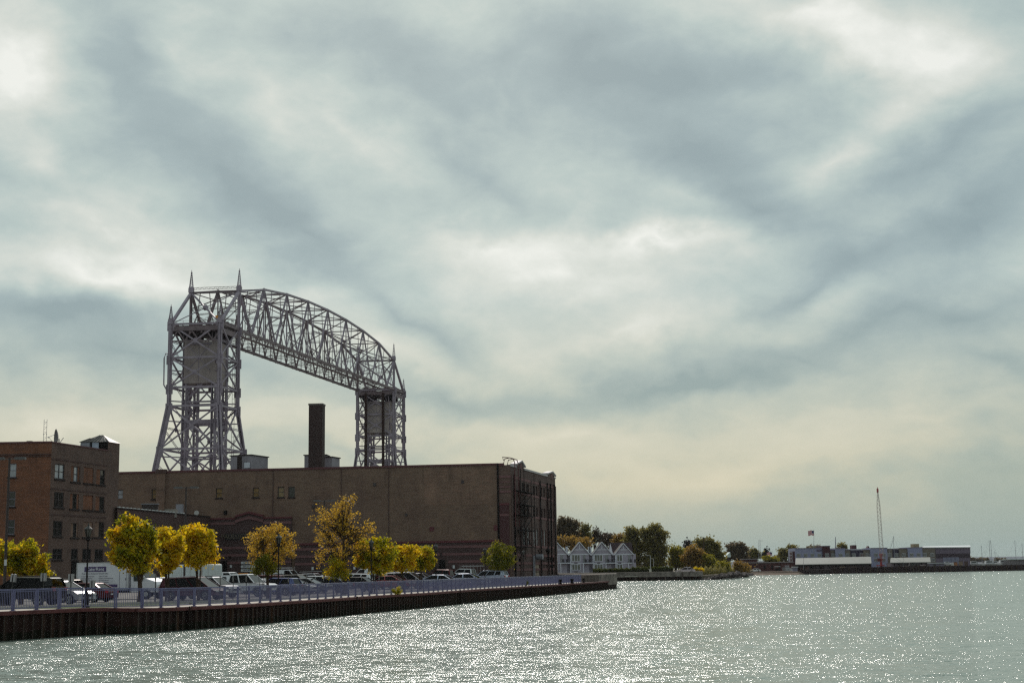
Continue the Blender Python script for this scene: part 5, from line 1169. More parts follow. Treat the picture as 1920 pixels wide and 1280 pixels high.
m_ = MB(); 
for k in range(6): m_.b2((-2.6+k*.95,-1.108,.6),(-2.58+k*.95,-1.1,2.8))
m_.b2((1.35,-1.11,.8),(1.55,-1.1,2.75)); obj('panel_seam', m_, mat('seam_tan', (.30,.26,.24)), t, local=True)
for x in (-.9,-.1):
    for sg in (-1,1): m_ = MB(); m_.wheel((x,sg*1.0,.33),(0,1,0),.33,.2,18); w_ = obj('wheel', m_, TYRE, t, local=True); m_ = MB(); m_.wheel((x,sg*1.11,.33),(0,1,0),.17,.02,12); obj('rim', m_, ALLOY, w_, local=True)
m_ = MB(); m_.beam((2.5,0,.5),(3.8,0,.5),.1,.1); m_.beam((3.4,0,.5),(3.4,0,.0),.06,.06); obj('hitch', m_, BLACK, t, local=True)
# ------------------------------------------------------------------ street lamps
def lamp(px, Y, top_y, label):
    X = at(px, 1080, Y).x; q, qz = quay_at(Y); z = gz(X, Y); h = zat(px, top_y, Y)-z
    t = thing('street_lamp', label, 'street lamp', (X,Y,z), 0, 'black lantern lamps along the quay'); s = h/4.6
    m_ = MB(); m_.tube([(0,0,0),(0,0,.12),(0,0,.14),(0,0,.75),(0,0,.85),(0,0,.95),(0,0,3.55),(0,0,3.62)], [.20,.20,.14,.13,.08,.05,.04,.055], 12); obj('post', m_, BLACK, t, local=True)
    m_ = MB(); m_.tube([(0,0,3.6),(0,0,3.66),(0,0,3.72),(0,0,3.82)], [.06,.15,.12,.11], 10); obj('bracket', m_, BLACK, t, local=True)
    m_ = MB(); m_.tube([(0,0,3.82),(0,0,4.22)], [.12,.20], 6); l_ = obj('lantern_glass', m_, mat('lamp_glass', (.06,.055,.05), .3), t, local=True)
    m_ = MB()
    for k in range(6): a = k*math.pi/3; m_.beam((.12*math.cos(a),.12*math.sin(a),3.82),(.205*math.cos(a),.205*math.sin(a),4.22),.02,.02)
    obj('lantern_frame', m_, BLACK, l_, local=True)
    m_ = MB(); m_.tube([(0,0,4.22),(0,0,4.25),(0,0,4.37),(0,0,4.42),(0,0,4.47),(0,0,4.50),(0,0,4.60)], [.235,.235,.10,.05,.06,.03,.01], 12); obj('lamp_cap', m_, mat('lamp_cap_grey', (.03,.028,.03), .5, 0), t, local=True)
    t.scale = (s,s,s); return t
lamp(163, 79.5, 979, 'black lantern street lamp in front of the box truck, leftmost of the quay lamps')
lamp(522, 102, 997.5, 'black lantern street lamp in front of the round sparse orange tree')
lamp(696, 120, 1008, 'black lantern street lamp in front of the greenish yellow tree')
lamp(817.5, 144, 1016.5, 'black lantern street lamp at the right edge of the yellow trees')
lamp(909.5, 164, 1024, 'black lantern street lamp just left of the small green tree')
lamp(982, 184, 1029, 'black lantern street lamp in front of the warehouse fire escape')
m_ = MB(); a, c, b, d = SF.r(1014,1026.5,1019.5,1038); um = (a+b)/2
m_.tube([SF.p(ux(1008,1040,SF),c+.6,.1), SF.p(ux(1008,1040,SF),c-.9,.6), SF.p(um-.3,c-1.1,.9), SF.p(um,c-.4,.9)], .07, 6); m_.tube([SF.p(um,c-.4,.9),SF.p(um,c,.9),SF.p(um,d-.5,.9),SF.p(um,d-.45,.9),SF.p(um,d,.9)], [.1,.15,.35,.42,.06], 8); obj('wall_lamp', m_, BLACK, mbld)
def flood(px, Y, top_y, label, arm=1.0, h2=(1,1)):
    X = at(px, 1080, Y).x; z = gz(X, Y) if Y < 210 else 1.3; h = zat(px, top_y, Y)-z; t = thing('floodlight_pole', label, 'light pole', (X,Y,z), 0, 'car park floodlight poles')
    m_ = MB(); m_.tube([(0,0,0),(0,0,.5),(0,0,.52),(0,0,h)], [.25,.25,.10,.07], 10); obj('pole', m_, mat('dark_bronze_pole', (.035,.022,.022), .6), t, local=True)
    for sg in (-1,1):
        m_ = MB(); m_.beam((0,0,h-.08),(sg*arm*.5,0,h-.05),.06,.06); m_.box((sg*arm*.85,0,h-.05),(arm*.8,.4,.16)); l_ = obj('lamp_head', m_, mat('lamp_head_grey', (.10,.095,.10), .45, .4), t, local=True)
    return t
f1 = flood(9, 95, 858, 'tall dark twin-headed floodlight pole at the left edge of the picture', .85)
m_ = MB(); m_.box((.05,-.12,zat(10,1054,95)-f1.location.z),(.16,.03,.40)); obj('pole_sign', m_, SIGNW, f1, local=True)
flood(345.5, 126, 912.5, 'slim twin-headed floodlight pole above the middle yellow tree, in front of the annex', .85)
flood(607.5, 150, 937.5, 'slim floodlight pole rising beside the tall sparse tree crown', .9)
# ------------------------------------------------------------------ small parking signs seen nearly edge-on
def psign(px, Y, ytop, label, tilt=0, plate=True, wd=.30, w2=.30):
    X = at(px, 1080, Y).x; z = gz(X, Y); h = max(.6, zat(px, ytop, Y)-z); t = thing('parking_sign', label, 'sign', (X,Y,z), 0, 'small parking signs behind the railing'); t.rotation_euler = (0,R(tilt),0)
    m_ = MB(); m_.beam((0,0,0),(0,0,h),.055,.055); obj('post', m_, mat('green_steel_post', (.03,.028,.026), .7), t, local=True)
    m_ = MB()
    if plate: 
        m_.box((-.085,.0,h-.24),(.10,.30,.46)); m_.box((.085,0,h-.24),(.10,.30,.46))
    else: m_.box((0,-.035,h-.22),(.035,.3,.44))
    obj('plate', m_, SIGNB, t, local=True)
SG = [(20,86,1075,1,6),(82,84,1073.5,1,0),(133.5,85,1075,1,0),(174,88,1087,1,0),(292,96,1075,0,0),(413,108,1079,0,0),(437.5,111,1079,0,0),(462,112,1079,0,0),(500,118,1079,0,0),(541,124,1081,0,0),(574.5,129,1075,0,0),(607,134,1079,0,0),(646.5,139,1079,0,0),(678,143,1077,0,0),(711,149,1079,0,0)]
SGL = ['tilted white-edged parking sign by the left floodlight pole','white-edged parking sign in front of the black car','white-edged parking sign in front of the silver hatchback','low white-edged parking sign right of the leftmost street lamp','thin dark parking sign post at the cab of the box truck','thin parking sign post at the bonnet of the silver sport utility car','thin parking sign post left of the white pickup cab','thin parking sign post beside the white pickup mirror','thin pale parking sign post at the nose of the white pickup','thin parking sign post between the blue hatchback and the silver sedan','thin brown parking sign post above the grey sedan','thin dark parking sign post at the front of the navy sedan','thin dark parking sign post by the tall sparse tree trunk','thin brown parking sign post above the low black sedan','thin parking sign post left of the red sedan']
for (px, Y, yt, pl, tl_), lb_ in zip(SG, SGL): psign(px, Y, yt, lb_, tl_, bool(pl))
p = at(765, 1065, 168); t = thing('parking_sign', 'pale upright parking sign between the two right yellow trees', 'sign', (p.x,168,gz(p.x,168)), 0, 'small parking signs behind the railing')
for sg in (-1,1): m_ = MB(); m_.box((sg*.16,0,1.9),(.2,.04,1.3)); obj('plate', m_, mat('sign_lilac', (.25,.25,.33)), t, local=True)
m_ = MB(); m_.beam((0,0.03,0),(0,.03,2.5),.05,.05); obj('post', m_, BLACK, t, local=True)
# iron railing in front of the left block
p0, p1 = F2.p(.3,1.3,3.4), F2.p(F2.L-2,1.3,3.4); ir = thing('iron_fence', 'black iron fence standing in front of the left brick block', 'fence', tuple(p0))
m_ = MB(); n = 28
for z in (.2,1.55): m_.beam(p0+Vector((0,0,z)), p1+Vector((0,0,z)), .05,.05)
for k in range(n*3): q = p0.lerp(p1, k/(n*3-1)); m_.beam(q, q+Vector((0,0,1.6)), .025,.025)
obj('rail_panel', m_, BLACK, ir)
for k in range(7): q = p0.lerp(p1, k/6); m_ = MB(); m_.beam(q, q+Vector((0,0,1.75)), .09,.09); obj('post', m_, BLACK, ir)
# ------------------------------------------------------------------ trees
def quads(name, cen, size, rng, m, parent, loc, asp=.6, updir=None):
    n = len(cen); a = rng.normal(size=(n,3)); a /= np.linalg.norm(a, axis=1)[:,None]; b = rng.normal(size=(n,3)); b -= a*(a*b).sum(1)[:,None]; b /= np.linalg.norm(b, axis=1)[:,None]
    s = size*rng.uniform(.6,1.35,size=(n,1)); V_ = np.empty((n,4,3)); V_[:,0] = cen-a*s; V_[:,1] = cen-b*s*asp; V_[:,2] = cen+a*s; V_[:,3] = cen+b*s*asp
    me = bpy.data.meshes.new(name); me.vertices.add(n*4); me.vertices.foreach_set('co', V_.reshape(-1).astype(np.float32)); me.loops.add(n*4); me.loops.foreach_set('vertex_index', np.arange(n*4, dtype=np.int32))
    me.polygons.add(n); me.polygons.foreach_set('loop_start', np.arange(0,n*4,4,dtype=np.int32)); me.polygons.foreach_set('loop_total', np.full(n,4,dtype=np.int32)); me.materials.append(m); me.update(calc_edges=True); me.validate()
    o = bpy.data.objects.new(name, me); C.collection.objects.link(o); o.parent = parent; return o
LEAF_YG = emissless_leaf('leaf_yellow_green', [(.07,.09,.006),(.20,.21,.009),(.44,.37,.010),(.70,.44,.010),(.66,.30,.010)], .6)
LEAF_Y = emissless_leaf('leaf_yellow_gold', [(.16,.16,.007),(.42,.34,.009),(.68,.47,.010),(.75,.46,.010),(.64,.31,.008)], .6)
LEAF_OR = emissless_leaf('leaf_dry_orange', [(.16,.10,.04),(.44,.26,.03),(.62,.38,.035),(.42,.28,.12)], .5)
LEAF_G = emissless_leaf('leaf_green_gold', [(.045,.055,.007),(.10,.11,.009),(.22,.20,.011),(.42,.33,.014)], .55)
LEAF_DG = emissless_leaf('leaf_dark_green', [(.012,.018,.006),(.025,.034,.010),(.05,.055,.014)], .3)
FAR_OL = emissless_leaf('far_leaf_olive', [(.085,.08,.032),(.15,.135,.042),(.23,.19,.05),(.33,.26,.06)], .55)
FAR_DK = emissless_leaf('far_leaf_dark', [(.085,.066,.045),(.14,.105,.06),(.21,.16,.08)], .55)
FAR_OR = emissless_leaf('far_leaf_orange', [(.12,.08,.028),(.24,.145,.035),(.32,.19,.038),(.24,.19,.045)], .5)
FAR_YG = emissless_leaf('far_leaf_yellow', [(.11,.11,.015),(.24,.21,.018),(.38,.31,.022)], .5)
FAR_BR = emissless_leaf('far_leaf_bare', [(.06,.045,.032),(.09,.065,.045),(.12,.09,.05)], .2)
FAR_SP = emissless_leaf('far_leaf_spruce', [(.012,.012,.013),(.022,.02,.02)], .1)
def tree(name, label, base, Y, lobes, m, leaf=.11, n=6000, seed=1, stems=1, spread=.55, clus=.42, cl_n=34, sparse=1.0, group=None, bark=None, trunk_r=.13, inner=.35, cat='tree', twigs=True, grey=0, bz=None):
    rng = np.random.RandomState(seed); X = at(base, 1080, Y).x; z = bz if bz is not None else (gz(X, Y) if Y < 215 else 1.0); loc = Vector((X, Y, z))
    t = thing(name, label, cat, loc, 0, group); bark = bark or BARK
    L_ = []
    for (cx_, cy_, rx, ry) in lobes:
        c = at(cx_, cy_, Y)-loc; k = Y/FPX; L_.append((np.array(c), rx*k, ry*k))
    vol = np.array([a[1]*a[1]*a[2] for a in L_]); vol = vol**.8; cnt = np.maximum(3, (vol/vol.sum()*(n/cl_n)).astype(int)); cens = []; cl = []
    for (c, rx, rz), k in zip(L_, cnt):
        rx, rz = rx*1.04, rz*1.04
        dy = rng.uniform(-.25,.25)*rx; d = rng.normal(size=(k,3)); d /= np.linalg.norm(d,axis=1)[:,None]; sp_ = rng.normal(size=(6,3)); sp_ /= np.linalg.norm(sp_,axis=1)[:,None]; bump = .80+.42*np.max(np.clip(d@sp_.T,0,1)**5,axis=1)[:,None]; r = rng.uniform(inner,1,size=(k,1))**.6*bump; p = c+d*r*np.array([rx-clus*.6, rx*.95, rz-clus*.5])+np.array([0,dy,0]); cl.append(p)
    cl = np.concatenate(cl)
    for p in cl:
        kk = int(cl_n*rng.uniform(.4,1.5)); q = rng.normal(size=(kk,3))*clus*rng.uniform(.4,.8)*np.array([1,1,.8]); cens.append(p+q)
    cens = np.concatenate(cens); cens = cens[cens[:,2] > .05]
    quads('crown', cens, leaf, rng, m, t, loc)
    # stems and limbs
    mb = MB(); cz = min(a[0][2]-a[2] for a in L_); fork = max(.4, cz*.75) if stems == 1 else .35
    base_pts = []
    tops = sorted(L_, key=lambda a: -a[2]*a[1])[:max(stems,3)]
    top = max(L_, key=lambda a: a[0][2])
    if stems == 1: mb.tube([(0,0,-.1),(.03,0,fork*.5),(-.02,.02,fork)], [trunk_r*1.25,trunk_r,trunk_r*.85], 8)
    for i, (c, rx, rz) in enumerate(tops if stems == 1 else tops[:stems]):
        s = Vector((-.02,.02,fork)) if stems == 1 else Vector((rng.uniform(-.12,.12),rng.uniform(-.1,.1),-.1)); e = Vector(c)+Vector((0,0,rz*.55)); mid = s.lerp(e,.45)+Vector((rng.uniform(-.15,.15),rng.uniform(-.15,.15),.25*(e.z-s.z)*.4))
        mb.tube([s, s.lerp(mid,.5)+Vector((0,0,.1)), mid, e], [trunk_r*.8, trunk_r*.62, trunk_r*.42, .015], 6)
        base_pts.append((s, mid, e))
    if twigs:
        for p in cl[rng.permutation(len(cl))[:min(len(cl), 220 if cl_n < 14 else 90)]]:
            p = Vector(p); s, mid, e = min(base_pts, key=lambda b: (b[1]-p).length); f = rng.uniform(0,.8); a = mid.lerp(e, f) if p.z > mid.z else s.lerp(mid, .6+.4*f); m2 = a.lerp(p,.5)+Vector((0,0,-.08*(p-a).length)); mb.tube([a, m2, p], [trunk_r*.24, trunk_r*.15, .008], 4, False)
    o = obj('trunk', mb, bark, t, local=True, recalc=False); return t
GT = 'yellow trees along the car park'
tree('maple_tree','green-gold bushy tree at the far left behind the black car', 40, 104, [(18,1050,30,32),(52,1032,26,26),(50,1062,36,24),(80,1058,16,22),(5,1030,20,22),(88,1075,12,10)], LEAF_YG, .12, 8000, 11, 3, clus=.32, cl_n=28)
tree('maple_tree','tallest bright yellow-green tree in front of the box truck', 263, 92, [(240,985,20,22),(262,1005,34,30),(222,1010,22,22),(250,1040,38,34),(285,1020,18,30),(225,1040,18,24),(215,1000,14,14),(262,1068,24,10)], LEAF_YG, .115, 11000, 12, 1, group=GT, trunk_r=.16, clus=.24, cl_n=26)
tree('maple_tree','golden tree in the middle of the left group of three', 315, 97, [(308,1004,20,18),(318,1030,26,32),(300,1030,18,30),(335,1020,14,20),(312,1062,18,14)], LEAF_Y, .115, 7000, 13, 3, group=GT, trunk_r=.10, clus=.24, cl_n=26)
tree('maple_tree','golden-orange tree with several thin stems, right of the left group of three', 376, 101, [(365,1000,26,20),(385,1018,24,26),(355,1022,20,24),(395,1034,15,24),(372,1045,28,20),(345,1040,10,16)], LEAF_Y, .115, 9000, 14, 4, group=GT, trunk_r=.09, clus=.24, cl_n=26)
tree('elm_tree','round sparse orange tree behind the second street lamp', 502, 113, [(508,1000,34,26),(488,1015,30,32),(530,1018,30,30),(505,1040,38,28),(474,1038,16,22),(546,1032,16,18),(500,1062,22,14)], LEAF_OR, .085, 4300, 15, 1, clus=.26, cl_n=12, inner=.1, trunk_r=.12)
tree('shrub_tree','green leafy growth at the foot of the round sparse orange tree', 490, 112, [(494,1052,18,16),(482,1068,12,12),(508,1066,14,12)], LEAF_G, .09, 1500, 16, 3, clus=.3, trunk_r=.04)
tree('cottonwood_tree','tallest sparse orange-gold tree in the middle of the car park', 646, 125, [(652,942,22,20),(640,962,32,30),(607,972,26,26),(612,1005,34,32),(660,1000,36,36),(690,990,18,24),(640,1035,38,26),(600,1040,20,20),(680,1020,22,24),(642,985,30,40)], LEAF_OR, .09, 4800, 17, 1, clus=.32, cl_n=12, inner=.05, trunk_r=.24)
tree('shrub_tree','yellow-green shrub at the foot of the tallest sparse tree', 632, 124, [(632,1062,18,16),(620,1076,16,10),(645,1074,12,12),(626,1050,10,12)], LEAF_YG, .075, 2600, 18, 4, clus=.3, trunk_r=.04)
tree('maple_tree','greenish yellow tree behind the third street lamp', 703, 127, [(690,1028,26,22),(715,1022,26,20),(705,1045,38,26),(725,1040,22,26),(680,1048,18,20),(712,1066,24,12)], LEAF_YG, .12, 7500, 19, 2, group=GT, trunk_r=.12, clus=.26, cl_n=26)
tree('maple_tree','golden yellow tree in the middle of the right group of three', 757, 139, [(752,1034,20,16),(768,1036,18,16),(757,1050,26,20),(745,1060,14,12)], LEAF_Y, .12, 5000, 20, 2, group=GT, trunk_r=.12, clus=.24, cl_n=26)
tree('maple_tree','round yellow-green tree, smallest and last of the right group of three', 788, 146, [(795,1038,22,16),(786,1052,26,18),(806,1050,15,16)], LEAF_YG, .12, 4500, 21, 2, group=GT, trunk_r=.12, clus=.24, cl_n=26)
tree('maple_tree','round green-gold tree standing alone in front of the warehouse corner', 938, 179, [(930,1030,18,17),(948,1036,18,18),(920,1048,18,16),(938,1054,28,18),(955,1050,14,16)], LEAF_G, .10, 7000, 22, 3, trunk_r=.12, clus=.32, cl_n=28)
def bush(label, px, py, Y, z, rx, rz, m, n, leaf, seed):
    X = at(px, py, Y).x; loc = Vector((X,Y,z)); t = thing('bush', label, 'bush', loc); rng = np.random.RandomState(seed); mb = MB(); cs = []
    for k in range(26):
        a = rng.uniform(0,6.28); r = rx*rng.uniform(.2,1); e = Vector((r*math.cos(a), r*math.sin(a), rz*rng.uniform(.35,1)*(1.1-.4*r/rx))); mb.tube([(0,0,0),e*.5+Vector((0,0,.1)),e], [.012,.009,.004], 4, False)
        for f in np.linspace(.25,1,n//26): cs.append(np.array(e)*f+rng.normal(size=3)*rx*.07)
    cs = np.array(cs); cs[:,2] = np.maximum(cs[:,2], .02); quads('foliage', cs, leaf, rng, m, t, loc, .4); obj('stem', mb, BARK, t, local=True, recalc=False)
x_, z_ = quay_at(112.5); bush('yellow-green weed bush growing on the quay edge near the middle of the railing', 745, 1110, 113, z_, .50, .68, LEAF_YG, 900, .055, 5)
x_, z_ = quay_at(161); bush('small dark green weed bush on the quay edge near the far end of the railing', 986, 1096, 161, z_, .38, .72, LEAF_G, 600, .06, 6)
# ---- beyond the canal
GF = 'trees beyond the canal'
def ft(label, base, Y, lobes, m, n=2600, leaf=.42, seed=1, name='tree', **k):
    return tree(name, label, base, Y, lobes, m, leaf, int(n*1.7), seed, k.pop('stems',1), clus=k.pop('clus',1.0), cl_n=k.pop('cl_n',16), trunk_r=.35, group=GF, inner=.1, **k)
ft('tall dark brown-green tree just right of the warehouse', 1062, 440, [(1055,980,10,16),(1067,982,10,14),(1078,985,8,12),(1062,1000,20,16),(1080,1004,10,12),(1050,996,10,16)], FAR_DK, 3600, .36, 31)
ft('narrow dark green tree behind the second white gable', 1097, 442, [(1097,990,8,10),(1092,1005,9,12),(1102,1006,7,10)], FAR_OL, 1300, .36, 32)
ft('thin half-bare brown tree between the second and third white gables', 1116, 450, [(1118,998,11,9),(1112,1010,12,9),(1126,1008,10,9)], FAR_BR, 900, .3, 33)
ft('low wide orange tree behind the first two white gables', 1080, 425, [(1050,1018,14,12),(1075,1014,16,10),(1095,1018,18,12),(1085,1024,24,10)], FAR_OR, 2600, .36, 34)
ft('bare greyish tree behind the third white gable', 1140, 455, [(1138,1006,12,9),(1148,1010,10,8),(1134,1014,12,8)], FAR_BR, 1100, .32, 35)
ft('orange-brown tree left of the tall olive pair', 1163, 450, [(1160,1008,10,9),(1170,1012,10,9),(1158,1016,12,8)], FAR_OR, 1300, .34, 36)
ft('tall olive tree behind the last white gable', 1187, 430, [(1185,998,13,12),(1180,1015,12,12),(1192,1020,12,22),(1195,1045,10,20)], FAR_OL, 3200, .36, 37)
ft('largest olive-green tree right of the white houses', 1228, 428, [(1210,998,14,16),(1228,992,16,12),(1242,1004,12,16),(1220,1022,24,26),(1240,1030,13,26),(1222,1050,26,18),(1236,1056,16,12)], FAR_OL, 6500, .36, 38)
ft('orange-yellow tree right of the largest olive tree', 1268, 432, [(1264,1034,12,13),(1275,1040,12,14),(1262,1052,12,14),(1278,1056,12,10)], FAR_YG, 2400, .34, 39)
ft('round rusty orange tree in the middle of the far bank', 1298, 425, [(1298,1034,16,12),(1310,1040,13,12),(1290,1046,14,13),(1304,1054,18,13)], FAR_OR, 3000, .34, 40)
ft('dark spruce top showing over the rusty orange tree', 1290, 470, [(1290,1016,3,4),(1290,1022,6,4),(1290,1029,8,5),(1290,1038,9,7)], FAR_SP, 1200, .36, 41, name='spruce_tree')
ft('broad green-brown tree around a dark pole on the far bank', 1332, 440, [(1312,1018,10,11),(1330,1016,12,11),(1342,1026,12,13),(1325,1036,20,16),(1348,1044,12,12),(1338,1056,18,12)], FAR_OL, 4600, .36, 42)
ft('small yellow-green tree in front of the broad green-brown tree', 1327, 424, [(1324,1046,10,8),(1334,1052,10,10),(1322,1060,12,8)], FAR_YG, 1300, .3, 43)
ft('dark purple-brown tree right of a pale pointed roof', 1383, 560, [(1375,1024,14,8),(1388,1022,10,7),(1395,1030,10,8),(1378,1036,18,10),(1390,1044,16,10),(1368,1040,8,10)], FAR_DK, 3200, .45, 44)
ft('dull olive tree just left of the lattice aerial', 1413, 565, [(1412,1034,9,7),(1420,1040,6,8),(1408,1046,12,9)], FAR_OL, 1300, .45, 45)
ft('small dark spruce beside the small distant flag', 1436, 575, [(1436,1030,2,3),(1436,1036,4,4),(1436,1043,5,5)], FAR_SP, 500, .4, 46, name='spruce_tree')
ft('low yellowish tree under the small distant flag', 1444, 560, [(1440,1048,9,6),(1450,1050,9,5)], FAR_YG, 800, .4, 47)
ft('dark olive tree left of the blue and maroon apartment block', 1478, 600, [(1484,1026,9,6),(1470,1034,11,7),(1482,1038,12,8),(1466,1044,10,8)], FAR_OL, 2200, .45, 48)
ft('low hazy tree behind the brick depot', 1460, 620, [(1458,1046,10,5),(1448,1050,8,4)], FAR_DK, 500, .5, 49)
ft('round dark tree top rising behind the apartment block', 1580, 620, [(1577,1024,6,6),(1584,1025,6,5),(1580,1030,9,6)], FAR_OL, 900, .45, 50)
ft('low dark tree top behind the flagpole', 1524, 622, [(1520,1027,7,4),(1533,1027,6,4)], FAR_DK, 500, .45, 51)
ft('round yellow-green shrub at the rocky shore', 1356, 418, [(1352,1060,9,7),(1360,1062,8,8),(1355,1067,12,6)], FAR_YG, 1800, .26, 52, name='shrub', bz=1.1, cat='shrub')
ft('wide tan-green shrub at the start of the beach', 1392, 432, [(1384,1062,9,7),(1396,1064,11,8),(1390,1069,16,6),(1382,1056,6,4)], FAR_YG if False else FAR_OR, 2400, .26, 53, name='shrub', bz=1.0, cat='shrub')
ft('low bright yellow flowering bush beside the end of the canal pier', 1309, 352, [(1306,1067,5,2.6),(1314,1068,5,2.4)], LEAF_Y, 700, .2, 54, name='bush', bz=1.6, cat='bush', clus=.4)
for i, (px, Y, w, l_) in enumerate(((1830,1250,14,'brown low tree right of the grey warehouse'),(1846,1300,10,'grey-brown low tree behind the marina masts'),(1875,1350,12,'hazy low tree between the marina masts'))):
    ft(l_, px, Y, [(px-w*.5,1048,w*.6,3),(px+w*.5,1049,w*.6,3)], FAR_DK, 500, .9, 60+i, twigs=False)
# hedge and riprap
mb = MB(); hd = thing('hedge', 'long low clipped green hedge along the top of the canal pier', 'hedge', (26,352,1.9)); rng = np.random.RandomState(9)
pts = []; 
for k in range(9000):
    f = rng.rand(); px = 1112+f*150; p = at(px, 1068, 352-f*4); h = (1.25 if px > 1185 else 1.0)*(1+.12*math.sin(px*.6)); pts.append((p.x, p.y+rng.uniform(-.5,.5), 1.95+h*rng.rand()**.7))
quads('foliage', np.array(pts)-np.array((26,352,1.9)), .12, rng, emissless_leaf('hedge_leaf', [(.03,.045,.010),(.07,.085,.014),(.14,.14,.018)]), hd, None)
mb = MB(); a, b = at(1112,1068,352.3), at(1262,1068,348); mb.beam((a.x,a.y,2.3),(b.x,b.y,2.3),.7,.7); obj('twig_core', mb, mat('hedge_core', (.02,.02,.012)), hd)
mb = MB(); rr = random.Random(8)
for k in range(620):
    f = rr.random(); o_ = rr.uniform(-1.2,5.2); X = 45+19*f+o_; Y = 340+81*f-o_*.25; r = rr.uniform(.3,.85)*(1.3 if rr.random()<.15 else 1); z = -.15+.27*max(0,o_)*(1-f*.5)+rr.uniform(-.1,.2); vs = []; 
    for j in range(8): th = j*math.pi/4; vs.append((X+r*math.cos(th)*rr.uniform(.7,1.2), Y+r*math.sin(th)*rr.uniform(.7,1.2), z+rr.uniform(-.25,.05)*r))
    top = [(X+r*.55*math.cos(j*math.pi/2+.5)*rr.uniform(.6,1.2), Y+r*.55*math.sin(j*math.pi/2+.5), z+r*rr.uniform(.4,.75)) for j in range(4)]
    mb.add(vs+top, [(0,1,8),(1,2,9,8),(2,3,9),(3,4,10,9),(4,5,10),(5,6,11,10),(6,7,11),(7,0,8,11),(8,9,10,11)])
tag(obj('shore_rocks', mb, mat('riprap_stone', (.035,.026,.026), .9, 0, .5, .35, col2=(.19,.15,.15)), recalc=False), 'tumbled dark riprap stones along the shore beyond the canal pier', 'rocks', kind='stuff')
mb = MB(); 
pts = []
for k in range(7000):
    f = rng.rand(); px = 1305+f*72; Y = 352+f*76+rng.rand()*8; p = at(px,1080,Y); pts.append((p.x,Y,1.2+rng.rand()**2*1.9*(.6+.5*math.sin(px*.35)**2)))
g = thing('ground_cover', 'weedy green and yellow undergrowth above the shore rocks', 'undergrowth', (50,352,1)); g['kind'] = 'stuff'
quads('foliage', np.array(pts)-np.array((50,352,1)), .22, rng, FAR_OL, g, None)
